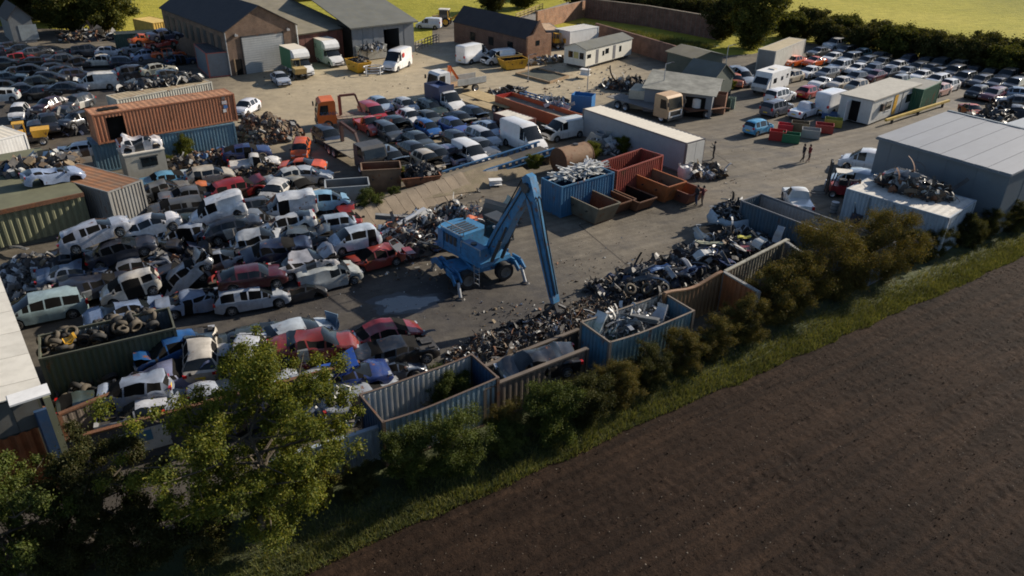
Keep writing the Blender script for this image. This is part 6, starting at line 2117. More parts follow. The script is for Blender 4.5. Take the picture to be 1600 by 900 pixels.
# tan and white lorry with the old bed
P = G(1042, 188)
o = thing('tan_lorry', 'tan lorry with white front and grey curtain deck beside the pale trailer', 'lorry', (P.x, P.y, 0), R(-50))
lorry_cab(o, M('tan_cab', (0.5, 0.33, 0.18), 0.5, var=0.1, dirt=0.2), -1.0, 2.0, 2.45, 2.9)
MB().bx(0.99, 1.06, -1.1, 1.1, 0.6, 1.35).build('white_front', WHITE, o)
flatbed(o, -8.2, -1.2, 2.4, 1.1, M('grey_curtain', (0.16, 0.15, 0.14), 0.8))
for x in (0.1, -5.2, -6.4):
    for y in (-1.05, 1.05):
        wheel_at(o, x, y)
P = G(1105, 180)
o = thing('old_flatbed', 'old rusty flatbed trailer loaded with tanks beside the brown box', 'trailer', (P.x, P.y, 0), R(20))
flatbed(o, -3.0, 1.6, 2.2, 0.95, RUSTY)
for y in (-0.95, 0.95):
    wheel_at(o, -0.8, y, 0.42)
MB().bar((1.6, 0, 0.7), (3.0, 0, 0.5), 0.14).build('drawbar', RUSTY, o)

# yellow backhoe at the far side
P = G(693, 40)
o = thing('backhoe_loader', 'yellow backhoe loader with raised digging arm on the far grass edge', 'digger', (P.x, P.y, 0), R(172))
MB().bx(-1.0, 1.9, -0.55, 0.55, 0.6, 1.3).build('body', YELLOW, o)
MB().prism([(0.7, 1.3), (1.9, 1.25), (1.9, 1.6), (0.7, 1.75)], -0.5, 0.5).build('bonnet', YELLOW, o)
MB().box((-0.2, 0, 2.0), (1.7, 1.5, 1.4), None, 0.9).build('cab', GLASS, o)
MB().bx(-1.1, 0.7, -0.8, 0.8, 2.71, 2.82).build('cab_roof', CREAM, o)
f = MB()
for x in (-1.0, 0.6):
    for y in (-0.72, 0.72):
        f.bar((x, y, 1.3), (x * 0.92, y * 0.92, 2.7), 0.1)
f.build('cab_frame', YELLOW, o)
for y in (-0.85, 0.85):
    wheel_at(o, -0.6, y, 0.75, 0.4, YELLOW)
    wheel_at(o, 1.6, y, 0.45, 0.3, YELLOW)
for y in (-0.5, 0.5):
    MB().bar((0.7, y, 1.2), (2.8, y, 0.8), 0.14, 0.2).build('loader_arm', YELLOW, o)
b = MB(); b.prism([(2.7, 0.25), (3.5, 0.2), (2.85, 0.5), (2.75, 1.1)], -1.0, 1.0); b.build('front_bucket', DARKSTEEL, o)
MB().bar((-1.2, 0, 1.0), (-3.6, 0, 2.5), 0.25, 0.35).build('dig_boom', YELLOW, o)
MB().bar((-3.6, 0, 2.6), (-4.9, 0, 0.9), 0.2, 0.3).build('dig_stick', YELLOW, o)
b = MB(); b.prism([(-5.2, 0.9), (-4.7, 0.95), (-4.3, 0.45), (-4.7, 0.2)], -0.35, 0.35); b.build('dig_bucket', DARKSTEEL, o)

# small yellow dumper by the static caravan and cream dumper by the box vans
def dumper(label, u, v, yaw, mat):
    P = G(u, v)
    o = thing('site_dumper', label, 'dumper', (P.x, P.y, 0), R(yaw))
    MB().bx(-1.3, 0.6, -0.45, 0.45, 0.45, 0.85).build('chassis', DARKSTEEL, o)
    MB().prism([(0.2, 0.85), (1.3, 0.75), (1.7, 1.5), (0.1, 1.5)], -0.75, 0.75).build('hopper', mat, o)
    MB().box((-0.9, 0, 1.15), (0.8, 0.9, 0.6)).build('engine_cover', mat, o)
    f = MB()
    for y in (-0.45, 0.45):
        f.bar((-0.3, y, 0.85), (-0.35, y, 2.2), 0.07)
        f.bar((-1.2, y, 1.4), (-1.15, y, 2.2), 0.07)
    f.bx(-1.25, -0.25, -0.5, 0.5, 2.2, 2.27)
    f.build('roll_frame', mat, o)
    for x in (-0.9, 0.9):
        for y in (-0.7, 0.7):
            wheel_at(o, x, y, 0.42, 0.3)
dumper('yellow site dumper behind the static caravan', 877, 75, 20, YELLOW)
dumper('tan and red forklift-like dumper between silver saloon and green box van', 467, 122, -60, M('tan_dumper', (0.42, 0.3, 0.12), 0.6))

# red forklifts
def forklift(label, u, v, yaw, col, mast=2.4):
    P = G(u, v)
    o = thing('forklift', label, 'forklift', (P.x, P.y, 0), R(yaw))
    b = MB(); b.bx(-1.3, 0.7, -0.6, 0.6, 0.35, 1.05); b.bx(-1.35, -0.7, -0.6, 0.6, 1.05, 1.4); b.build('body', col, o)
    for y in (-0.5, 0.5):
        g = MB(); g.bar((0.6, y, 1.0), (0.4, y, 2.15), 0.08); g.bar((-0.9, y, 1.4), (-0.7, y, 2.15), 0.08); g.build('guard_post', BLACK, o)
    MB().bx(-0.8, 0.5, -0.58, 0.58, 2.15, 2.22).build('guard_roof', CREAM, o)
    MB().bx(-0.5, 0.1, -0.28, 0.28, 1.05, 1.5).build('seat', BLACK, o)
    for y in (-0.4, 0.4):
        MB().bar((0.95, y, 0.15), (0.95, y, mast), 0.12, 0.16).build('mast_rail', DARKSTEEL, o)
        MB().bx(1.0, 2.1, y * 0.8 - 0.06, y * 0.8 + 0.06, 0.12, 0.17).build('fork', DARKSTEEL, o)
    b = MB()
    for z in (0.4, 1.2, mast - 0.1):
        b.bar((0.95, -0.4, z), (0.95, 0.4, z), 0.1)
    b.build('mast_bar', DARKSTEEL, o)
    for x in (-0.9, 0.5):
        for y in (-0.55, 0.55):
            wheel_at(o, x, y, 0.32, 0.22)
forklift('red forklift left of the white-topped steel container', 1308, 306, 165, M('forklift_red', (0.22, 0.012, 0.015), 0.5, var=0.1), 3.0)
forklift('dark forklift with tall mast in front of the white-topped container', 1330, 352, 95, M('forklift_dark', (0.03, 0.03, 0.05), 0.5), 3.4)
fb_ = thing('steel_drum', 'pale steel drum beside the dark forklift', 'drum', tuple(G(1302, 332)))
b = MB(); b.cyl((0, 0, 0), (0, 0, 0.9), 0.3, None, 14); b.build('shell', STEEL, fb_, 40)
b = MB()
for z in (0.02, 0.3, 0.6, 0.88):
    b.cyl((0, 0, z - 0.015), (0, 0, z + 0.015), 0.315, None, 14)
b.build('hoop', DARKSTEEL, fb_)

# bulk bags
def bag(label, u, v, s, h, mat, fill, letters=None, zc=None):
    P = G(u, v, zc if zc is not None else h / 2)
    o = thing('bulk_bag', label, 'bag', (P.x, P.y, 0), R(25))
    n, prof = 20, [(0.02, 0.86), (0.25, 1.0), (0.6, 1.05), (0.85, 0.98), (1.0, 0.9)]
    mb = MB()
    vs = []
    for f, r in prof:
        for i in range(n):
            a = 2 * math.pi * i / n
            sq = (abs(math.cos(a)) ** 4 + abs(math.sin(a)) ** 4) ** -0.25
            rr = s * r * (0.35 + 0.65 * sq) * (1 + 0.03 * math.sin(7 * a + f * 5))
            vs.append((math.cos(a) * rr, math.sin(a) * rr, f * h + 0.06 * math.sin(3 * a) * f))
    fs = [(i * n + j, i * n + (j + 1) % n, (i + 1) * n + (j + 1) % n, (i + 1) * n + j) for i in range(len(prof) - 1) for j in range(n)]
    mb.add(vs, fs)
    mb.build('bag_side', mat, o, 60)
    k = (len(prof) - 1) * n
    mb = MB()
    rim_ = [Vector(p) for p in vs[k:]]
    mb.add([(p.x * 0.97, p.y * 0.97, p.z - 0.1) for p in rim_] + [(0, 0, h * 1.0)], [(i, (i + 1) % n, n) for i in range(n)])
    mb.build('contents', fill, o)
    for i in range(4):
        a = math.pi / 4 + i * math.pi / 2
        t = MB(); c, s_ = math.cos(a) * s * 1.05, math.sin(a) * s * 1.05
        t.tube([(c * 0.98, s_ * 0.98, h * 0.85), (c * 1.05, s_ * 1.05, h * 1.15), (c * 0.8, s_ * 0.8, h * 1.2), (c * 0.86, s_ * 0.86, h * 0.9)], 0.035, 5)
        t.build('lifting_loop', WHITE, o)
    if letters:
        text3d(letters, o, BLACK, (0.15, -s * 1.1, h * 0.5), (R(90), 0, 0), 0.5)
    return o
BAGM = M('bag_pale_blue', (0.36, 0.42, 0.46), 0.8, var=0.1, vs=1.5, dirt=0.2, bump=0.4, bs=4)
DARKMIX = M('dark_mixed_scrap', (0.05, 0.048, 0.045), 0.7, var=0.8, vs=4, bump=0.8, bs=9)
bag('large pale bulk bag with black letters full of dark cables', 1146, 344, 1.7, 1.3, BAGM, DARKMIX, 'AN KUP')
bag('pale bulk bag with white tied straps in front of the lettered one', 1116, 369, 1.25, 1.05, BAGM, INTERIOR)
bag('small white sack at the end of the pale trailer', 1070, 269, 0.55, 1.1, M('white_sack', (0.6, 0.56, 0.55), 0.8, var=0.08, bump=0.4, bs=5), WHITE)

# ------------------------------------------------------------------ people
def person(label, u, v, yaw, top, trousers, skin=(0.38, 0.22, 0.15), hair=(0.02, 0.015, 0.012), pose='stand', short=False):
    P = G(u, v)
    o = thing('person', label, 'person', (P.x, P.y, 0), R(yaw))
    J = {}
    st = 0.28 if pose == 'walk' else 0.04
    arms = {'stand': ((0.08, 0.27, 0.82), (0.05, -0.27, 0.82)), 'walk': ((0.22, 0.24, 0.86), (-0.2, -0.24, 0.84)), 'raise': ((0.3, 0.22, 1.22), (0.28, -0.12, 1.45))}[pose]
    pts = dict(pelvis=(0, 0, 0.95), waist=(0, 0, 1.08), chest=(0.01, 0, 1.3), neck=(0.0, 0, 1.48), head0=(0.015, 0, 1.57), head=(0.02, 0, 1.67), crown=(0.01, 0, 1.74),
               hl=(0, 0.1, 0.9), kl=(st * 0.7 + 0.02, 0.11, 0.5), al=(st * 0.75 - 0.06, 0.11, 0.09), fl=(st * 0.75 + 0.14, 0.12, 0.035),
               hr=(0, -0.1, 0.9), kr=(-st * 0.2 + 0.02, -0.11, 0.5), ar=(-st - 0.03, -0.11, 0.09), fr=(-st + 0.15, -0.12, 0.035),
               sl=(0, 0.19, 1.42), el=((arms[0][0]) * 0.35, 0.26, 1.13 if pose != 'raise' else 1.16), wl=arms[0],
               sr=(0, -0.19, 1.42), er=((arms[1][0]) * 0.35, -0.26, 1.13 if pose != 'raise' else 1.2), wr=arms[1])
    rad = dict(pelvis=0.145, waist=0.13, chest=0.155, neck=0.06, head0=0.075, head=0.098, crown=0.06, hl=0.095, kl=0.065, al=0.045, fl=0.04, hr=0.095, kr=0.065, ar=0.045, fr=0.04,
               sl=0.065, el=0.045, wl=0.034, sr=0.065, er=0.045, wr=0.034)
    ed = [('pelvis', 'waist'), ('waist', 'chest'), ('chest', 'neck'), ('neck', 'head0'), ('head0', 'head'), ('head', 'crown'), ('pelvis', 'hl'), ('hl', 'kl'), ('kl', 'al'), ('al', 'fl'),
          ('pelvis', 'hr'), ('hr', 'kr'), ('kr', 'ar'), ('ar', 'fr'), ('chest', 'sl'), ('sl', 'el'), ('el', 'wl'), ('chest', 'sr'), ('sr', 'er'), ('er', 'wr')]
    # fingers: five short chains from each palm
    for side, s in (('l', 1), ('r', -1)):
        w = Vector(pts['w' + side]); e = Vector(pts['e' + side])
        d = (w - e).normalized()
        pts['p' + side] = tuple(w + d * 0.07); rad['p' + side] = 0.032
        ed.append(('w' + side, 'p' + side))
        lat = Vector((1, 0, 0)) if abs(d.x) < 0.7 else Vector((0, 0, 1))
        for k in range(5):
            a = Vector(pts['p' + side]) + lat * (0.016 * (k - 2)) + d * (0.03 if k else -0.02)
            q = a + d * (0.055 - 0.008 * abs(k - 2)) + lat * ((-0.03) if k == 0 else 0)
            nm = 'f%s%d' % (side, k)
            pts[nm] = tuple(q); rad[nm] = 0.009
            ed.append(('p' + side, nm))
    names = list(pts)
    me = bpy.data.meshes.new('body')
    me.from_pydata([pts[n_] for n_ in names], [(names.index(a), names.index(b_)) for a, b_ in ed], [])
    bo = bpy.data.objects.new('body', me)
    COL.objects.link(bo)
    md = bo.modifiers.new('skin', 'SKIN')
    md.use_smooth_shade = True
    sk = me.skin_vertices[0].data if len(me.skin_vertices) else None
    if sk is None:
        bm_ = bmesh.new(); bm_.from_mesh(me); bm_.verts.layers.skin.verify(); bm_.to_mesh(me); bm_.free()
        sk = me.skin_vertices[0].data
    for i, n_ in enumerate(names):
        sk[i].radius = (rad[n_], rad[n_] * (1.25 if n_ in ('pelvis', 'waist', 'chest') else 1.0))
        sk[i].use_root = n_ == 'pelvis'
    s2 = bo.modifiers.new('sub', 'SUBSURF')
    s2.levels = s2.render_levels = 1
    dg = bpy.context.evaluated_depsgraph_get()
    me2 = bpy.data.meshes.new_from_object(bo.evaluated_get(dg))
    bpy.data.objects.remove(bo)
    # skin, top, trousers by region of the one body mesh
    for mm in (M('skin%d' % int(skin[0] * 100), skin, 0.6, var=0.05, dirt=0), top, trousers, BLACK):
        me2.materials.append(mm)
    for p in me2.polygons:
        z, y, x = p.center.z, abs(p.center.y), p.center.x
        if z < 0.1:
            i = 3
        elif z < (0.5 if not short else 0.95) and not (y > 0.2 and z > 0.7):
            i = 2 if not (short and z < 0.48) else 0
        elif z < 1.0 and y < 0.2:
            i = 2
        elif z > 1.49:
            i = 0
        elif y > 0.21 and z < (1.05 if pose != 'raise' else 0.0):
            i = 0
        else:
            i = 1
        p.material_index = i
        p.use_smooth = True
    bo = bpy.data.objects.new('body', me2)
    COL.objects.link(bo)
    bo.parent = o
    h = MB()
    h.lathe([(1.80, 0.012), (1.775, 0.06), (1.72, 0.1), (1.66, 0.107), (1.6, 0.095)], 'z', 12, (-0.02, 0, 0))
    h.build('hair', M('hair_dark', hair, 0.8), o, 60)
    f = MB()
    f.box((0.118, 0, 1.655), (0.03, 0.025, 0.04))
    f.build('nose', M('skin%d' % int(skin[0] * 100), skin, 0.6), o)
    e_ = MB(); e_.box((0.108, 0.035, 1.68), (0.012, 0.025, 0.012)); e_.box((0.108, -0.035, 1.68), (0.012, 0.025, 0.012)); e_.box((0.106, 0, 1.61), (0.012, 0.05, 0.01)); e_.build('face', INTERIOR, o)
T = lambda n, c: M('cloth_' + n, c, 0.85, var=0.1, dirt=0.1)
person('person in blue jeans and dark top beside another near the dark red skip', 1087, 321, 200, T('black', (0.02, 0.02, 0.022)), T('jeans', (0.045, 0.07, 0.12)))
person('person in dark red top and black trousers beside the bulk bags', 1096, 322, 185, T('wine', (0.12, 0.02, 0.025)), T('dark', (0.02, 0.018, 0.02)))
person('person in black with raised hands beside the end of the pale trailer', 1114, 249, 160, T('black', (0.02, 0.02, 0.022)), T('dark', (0.02, 0.018, 0.02)), pose='raise')
person('person in black jacket walking on the open concrete, left of two', 1253, 253, 15, T('black', (0.02, 0.02, 0.022)), T('dark', (0.02, 0.018, 0.02)), pose='walk')
person('person in black and red top and shorts walking, right of two', 1262, 254, 15, T('red', (0.2, 0.02, 0.02)), T('dark', (0.02, 0.018, 0.02)), pose='walk', short=True)
# ------------------------------------------------------------------ scrap heaps
SM = dict(
 grey=M('scrap_grey', (0.17, 0.17, 0.165), 0.6, 0.1, 0.3), white=M('scrap_white', (0.5, 0.5, 0.47), 0.5, var=0.15), dark=M('scrap_dark', (0.035, 0.034, 0.035), 0.6, var=0.4),
 black=M('scrap_black', (0.015, 0.015, 0.017), 0.5, var=0.3), rust=RUSTY, orange=M('scrap_orange', (0.5, 0.13, 0.05), 0.6), blue=M('scrap_blue', (0.05, 0.11, 0.22), 0.5), brown=M('scrap_brown', (0.11, 0.075, 0.045), 0.8, var=0.35),
 navy=M('scrap_navy', (0.03, 0.04, 0.075), 0.45), silver=M('scrap_silver', (0.40, 0.41, 0.42), 0.5, 0.25), tan=M('scrap_tan', (0.2, 0.15, 0.09), 0.8, var=0.3), red=M('scrap_red', (0.3, 0.03, 0.025), 0.5))

def rrot(r):
    return Euler((r.uniform(-1, 1) * 1.2, r.uniform(-1, 1) * 1.2, r.uniform(0, 6.28))).to_matrix()

def piece(mb, r, p, s, kinds):
    k = r.choice(kinds)
    q = rrot(r)
    if k == 'panel':                               # bent sheet with a fold
        w, l, b = s * r.uniform(0.5, 1.1), s * r.uniform(0.8, 1.8), s * r.uniform(-0.35, 0.35)
        vs = [(-l, -w, 0), (0, -w, b), (l, -w, r.uniform(-0.2, 0.2) * s), (-l, w, 0.1 * s), (0, w, b * 1.2), (l, w * 0.8, 0)]
        vs += [(x, y, z - 0.025) for x, y, z in vs]
        fs = [(0, 1, 4, 3), (1, 2, 5, 4), (9, 10, 7, 6), (10, 11, 8, 7), (0, 6, 7, 1), (1, 7, 8, 2), (5, 11, 10, 4), (4, 10, 9, 3), (3, 9, 6, 0), (2, 8, 11, 5)]
        mb.add([Vector(p) + q @ Vector(v) * 0.5 for v in vs], fs)
    elif k == 'stick':
        d = Euler((0, r.uniform(-0.25, 0.25), r.gauss(0.2, 0.7))).to_matrix() @ Vector((s * r.uniform(0.8, 1.8), 0, 0))
        mb.bar(Vector(p) - d / 2, Vector(p) + d / 2, s * r.uniform(0.08, 0.16), 0.05)
    elif k == 'curl':                              # strip curving through a few folds
        w, n_ = s * r.uniform(0.12, 0.4), 5
        a0, da = 0.0, r.uniform(0.15, 0.6) * r.choice((-1, 1))
        x = z = 0.0
        st, vs = s * r.uniform(0.25, 0.45), []
        for i in range(n_ + 1):
            vs += [(x, -w / 2, z), (x, w / 2, z)]
            x += st * math.cos(a0); z += st * math.sin(a0); a0 += da
        fs = [(2 * i, 2 * i + 2, 2 * i + 3, 2 * i + 1) for i in range(n_)]
        mb.add([Vector(p) + q @ Vector(v) for v in vs], fs)
    elif k == 'wire':                              # loose loop of cable
        n_, rr_ = 7, s * r.uniform(0.3, 0.7)
        a0 = r.uniform(0, 6)
        pts = [Vector(p) + q @ Vector((math.cos(a0 + i * 0.75) * rr_ * (1 + 0.1 * i), math.sin(a0 + i * 0.75) * rr_, 0.04 * i)) for i in range(n_)]
        mb.tube(pts, 0.022, 3)
    elif k == 'block':
        mb.box(p, (s * r.uniform(0.4, 1.0), s * r.uniform(0.4, 0.9), s * r.uniform(0.3, 0.7)), q, r.uniform(0.6, 1))
    elif k == 'bar':
        d = Euler((0, r.gauss(0, 0.35), r.uniform(0, 6.28))).to_matrix() @ Vector((s * r.uniform(0.8, 2.0), 0, 0))
        mb.bar(Vector(p) - d / 2, Vector(p) + d / 2, s * 0.1, s * r.uniform(0.06, 0.2))
    elif k == 'pipe':
        d = q @ Vector((s * r.uniform(0.6, 1.6), 0, 0))
        mb.cyl(Vector(p) - d / 2, Vector(p) + d / 2, s * r.uniform(0.08, 0.2), None, 7)
    elif k == 'drum':
        d = q @ Vector((0, 0, s * r.uniform(0.1, 0.3)))
        mb.cyl(Vector(p) - d, Vector(p) + d, s * r.uniform(0.3, 0.5), None, 10)

def heap(name, label, u, v, rx, ry, yaw, h, n, pal, smin, smax, seed, kinds=('panel', 'curl', 'panel', 'bar', 'pipe', 'block', 'curl', 'wire', 'drum'), z0=0.0, base='dark', cat='scrap', pw=0.8, lift=1.0):
    r = random.Random(seed)
    P = G(u, v, z0)
    o = thing(name, label, cat, (P.x, P.y, z0), R(yaw))
    o['kind'] = 'stuff'
    mats = [SM[k] for k in pal]
    def zz(x, y):
        e = min(1.0, (x / rx) ** 2 + (y / ry) ** 2)
        return h * (1 - e) ** pw * (0.75 + 0.5 * noise.noise(Vector((x * 0.7 + seed, y * 0.7, 0.3)))) 
    if base:
        mb = MB()
        k = 14
        vs = [(0, 0, zz(0, 0))]
        rows = 5
        for i in range(1, rows + 1):
            for j in range(k):
                a = 2 * math.pi * j / k
                x, y = rx * i / rows * math.cos(a), ry * i / rows * math.sin(a)
                vs.append((x, y, max(0.01, zz(x, y) - 0.05)))
        fs = [(0, 1 + j, 1 + (j + 1) % k) for j in range(k)]
        for i in range(rows - 1):
            for j in range(k):
                a = 1 + i * k
                fs.append((a + j, a + k + j, a + k + (j + 1) % k, a + (j + 1) % k))
        mb.add(vs, fs)
        mb.build('heap_core', SM[base], o)
    mb = MB()
    for i in range(n):
        a, d = r.uniform(0, 6.283), math.sqrt(r.random())
        x, y = rx * d * math.cos(a), ry * d * math.sin(a)
        s = min(smax * 1.3, smin * math.exp(abs(r.gauss(0, 0.62))) * (smax / smin) ** 0.35)
        mb.mi = min(len(mats) - 1, int(r.random() ** 1.7 * len(mats)))
        piece(mb, r, (x, y, max(s * 0.12, zz(x, y) + r.uniform(-0.1, 0.14) * lift)), s, kinds)
    pc = mb.build('scrap_pieces', mats, o)
    pc['kind'] = 'stuff'
    return o

heap('scrap_heap', 'long mixed heap of light metal scrap behind the blue crane', 688, 366, 6.4, 2.6, 30, 1.8, 2200, ('grey', 'dark', 'silver', 'white', 'grey', 'rust', 'brown', 'blue', 'orange'), 0.14, 0.7, 1)
heap('scrap_heap', 'tangle of dark mechanical scrap left of the crane, right of the red wreck', 632, 392, 2.6, 1.7, 30, 1.3, 500, ('dark', 'grey', 'black', 'rust', 'silver'), 0.15, 0.5, 2)
heap('engine_heap', 'brown heap of engines and gearboxes beside the orange container', 416, 215, 3.6, 2.6, 25, 2.6, 900, ('brown', 'dark', 'rust', 'grey', 'tan'), 0.22, 0.55, 3, ('block', 'drum', 'pipe', 'block'), base='brown')
heap('engine_heap', 'low brown heap of parts in front of the pale blue container', 326, 255, 3.4, 1.6, 35, 1.2, 420, ('brown', 'dark', 'rust', 'grey', 'blue'), 0.2, 0.5, 4, ('block', 'drum', 'pipe'), base='brown')
heap('scrap_heap', 'heap of black and white plastic and metal before the grey bay wall', 1136, 398, 5.4, 2.2, 33, 1.35, 1400, ('black', 'dark', 'navy', 'dark', 'grey', 'brown', 'silver', 'white'), 0.16, 0.75, 5, base='black')
heap('scrap_heap', 'dark flat heap of panels in front of the rusty bay wall', 1030, 440, 4.6, 2.3, 33, 0.8, 800, ('black', 'dark', 'navy', 'brown', 'grey'), 0.16, 0.75, 6, base='black')
heap('scrap_heap', 'small clump of black scrap alone on the concrete', 932, 452, 0.9, 0.6, 30, 0.5, 80, ('black', 'dark', 'grey'), 0.15, 0.4, 7, base='black')
heap('scrap_heap', 'muddy strip of shredded scrap beneath the crane grab', 815, 532, 5.0, 1.7, 33, 0.5, 1500, ('dark', 'black', 'brown', 'rust', 'dark', 'grey', 'silver'), 0.08, 0.5, 8, ('panel', 'curl', 'bar', 'wire', 'panel', 'pipe'), base='brown')
heap('scrap_heap', 'scatter of dirty scrap between grab and dark panels', 945, 478, 3.4, 1.3, 33, 0.2, 420, ('brown', 'dark', 'black', 'rust', 'grey'), 0.07, 0.34, 9, ('panel', 'curl', 'bar', 'wire'), base=None)
heap('scrap_heap', 'dull scrap filling the sleeper bay behind the bushes', 800, 590, 2.4, 1.1, 34, 1.5, 420, ('dark', 'brown', 'grey', 'silver'), 0.14, 0.42, 10, base='brown')
heap('scrap_heap', 'dark scrap inside the rusty orange bay', 1120, 462, 2.4, 1.5, 33, 1.2, 300, ('black', 'dark', 'brown', 'grey'), 0.15, 0.5, 11, base='black')
heap('scrap_heap', 'dark scrap in the bay under the hedge trees', 1215, 402, 2.2, 1.4, 33, 1.0, 240, ('black', 'dark', 'navy', 'grey'), 0.15, 0.5, 12, base='black')
heap('wheel_heap', 'heap of alloy wheels and brake discs beside the white roof', 55, 436, 2.3, 1.9, 20, 1.6, 420, ('dark', 'silver', 'grey', 'black', 'tan'), 0.3, 0.6, 13, ('drum', 'drum', 'block', 'pipe'), base='black')
heap('scrap_heap', 'engines and panels scattered on the mossy green roof', 62, 260, 3.0, 2.2, 40, 0.5, 220, ('dark', 'brown', 'grey', 'white', 'tan', 'blue'), 0.25, 0.7, 14, z0=2.99, base=None, kinds=('block', 'panel', 'drum'))
heap('scrap_heap', 'rusty axles and panels heaped on the white-topped steel container', 1428, 296, 2.7, 1.7, -50, 0.9, 420, ('dark', 'brown', 'rust', 'grey', 'black', 'white'), 0.25, 0.8, 15, z0=3.12, base='brown')
heap('plastic_strips', 'heap of white plastic window strips in the blue container', 907, 271, 2.3, 0.85, 38, 0.6, 260, ('white', 'white', 'white', 'grey', 'silver'), 0.7, 1.1, 16, ('stick',), z0=2.3, base='grey')
heap('aluminium_scrap', 'bright curled aluminium offcuts filling the turquoise container', 986, 505, 2.3, 0.8, 33, 0.5, 420, ('silver', 'white', 'grey', 'silver', 'dark'), 0.2, 0.6, 17, ('panel', 'curl', 'curl', 'bar'), z0=1.55, base='grey')
heap('scrap_heap', 'parts heaped over the white bin before the open shed', 579, 76, 1.6, 0.9, 38, 0.5, 120, ('dark', 'grey', 'white', 'blue'), 0.3, 0.7, 18, z0=1.7, base='dark')
heap('scrap_heap', 'load of parts in the yellow skip before the open shed', 562, 98, 1.2, 0.7, -52, 0.5, 90, ('dark', 'white', 'brown', 'tan'), 0.25, 0.6, 19, z0=1.1, base='dark')
heap('scrap_heap', 'black cable tangle overflowing the rusty tub', 658, 276, 1.5, 0.85, 18, 1.1, 260, ('black', 'dark', 'black'), 0.2, 0.5, 20, ('pipe', 'block', 'panel'), z0=1.2, base='black')
heap('scrap_heap', 'white poles and sheets among weeds behind the red container', 948, 232, 2.3, 1.5, 30, 1.2, 150, ('white', 'grey', 'dark', 'silver'), 0.5, 1.1, 21, ('bar', 'bar', 'panel', 'block'), base='dark')
heap('scrap_heap', 'broken silver parts loaded on the orange-sided trailer', 866, 166, 1.9, 0.8, -50, 0.8, 120, ('silver', 'white', 'dark', 'grey'), 0.4, 0.8, 22, z0=1.3, base='dark')
heap('scrap_heap', 'timber and metal on the ground behind the centre lot', 788, 150, 3.0, 1.2, 30, 0.8, 160, ('dark', 'grey', 'brown', 'tan'), 0.4, 0.9, 23, ('bar', 'block', 'panel'), base='dark')
heap('rubble_heap', 'blue and white building rubble in front of the orange brick gable', 850, 98, 3.2, 1.2, 30, 0.6, 220, ('tan', 'white', 'brown', 'blue', 'grey'), 0.3, 0.7, 24, ('block', 'panel'), base='tan')
heap('scrap_heap', 'machine parts in front of the workshop door', 985, 140, 4.0, 1.6, -20, 1.1, 260, ('dark', 'brown', 'grey', 'rust', 'black', 'white'), 0.3, 0.9, 25, base='dark')
heap('scrap_heap', 'dark tangled scrap beside the far grey shed', 1560, 190, 5.0, 2.6, 38, 1.1, 240, ('black', 'dark', 'brown', 'grey'), 0.4, 1.0, 26, base='black')
heap('scrap_heap', 'mixed junk under the broad tree at upper left', 140, 62, 4.5, 2.2, 30, 1.4, 200, ('dark', 'tan', 'brown', 'rust', 'white'), 0.4, 1.0, 27, base='dark')
heap('scrap_heap', 'parts heaped on the off-white container roof', 252, 132, 4.6, 0.9, 41, 0.5, 200, ('black', 'dark', 'grey', 'white'), 0.35, 0.8, 28, z0=2.62, base=None, kinds=('block', 'panel', 'drum'))
heap('scrap_heap', 'black engine parts between the dark cars and the orange container', 105, 205, 4.6, 2.2, 35, 1.3, 420, ('black', 'dark', 'navy', 'grey'), 0.3, 0.8, 29, base='black')
heap('scrap_heap', 'broken parts between the wrecks below the grey cabin', 285, 262, 2.0, 1.0, 35, 0.9, 150, ('dark', 'brown', 'grey', 'blue'), 0.2, 0.6, 30, base='dark')
heap('scrap_heap', 'engine parts and axles beside the white pick-up shell', 405, 272, 2.4, 1.3, 35, 0.9, 200, ('dark', 'brown', 'tan', 'grey', 'rust'), 0.2, 0.6, 31, base='brown')
heap('scrap_heap', 'crushed panels packed between the stacked wrecks', 330, 400, 6.5, 3.0, 33, 0.9, 520, ('black', 'dark', 'navy', 'grey', 'rust'), 0.3, 0.9, 32, base='black')
heap('scrap_heap', 'torn panels and trim under the crashed cars by the large tree', 420, 595, 5.5, 1.4, 33, 0.9, 420, ('black', 'dark', 'grey', 'navy', 'white', 'blue'), 0.2, 0.7, 33, base='black')
heap('scrap_heap', 'shiny offcuts behind the pale wall panel, left of the near container', 515, 655, 2.6, 1.1, 33, 1.7, 300, ('silver', 'white', 'grey', 'dark', 'blue'), 0.2, 0.55, 34, base='dark')
heap('scrap_heap', 'parts on the working floor under the stacked wrecks at left', 130, 455, 4.0, 1.6, 25, 0.5, 260, ('black', 'dark', 'navy', 'grey'), 0.25, 0.7, 35, base='black')
heap('scrap_heap', 'black cables and trim heaped in the lettered bulk bag', 1145, 333, 1.45, 1.3, 25, 0.55, 220, ('black', 'dark', 'grey', 'silver'), 0.2, 0.6, 61, ('curl', 'pipe', 'bar', 'panel'), z0=1.2, base='black')
heap('scrap_heap', 'grey-green heap of covers and parts near the person by the trailer', 1104, 274, 1.7, 1.2, 15, 1.0, 260, ('grey', 'dark', 'brown', 'tan', 'silver'), 0.25, 0.7, 62, base='dark')
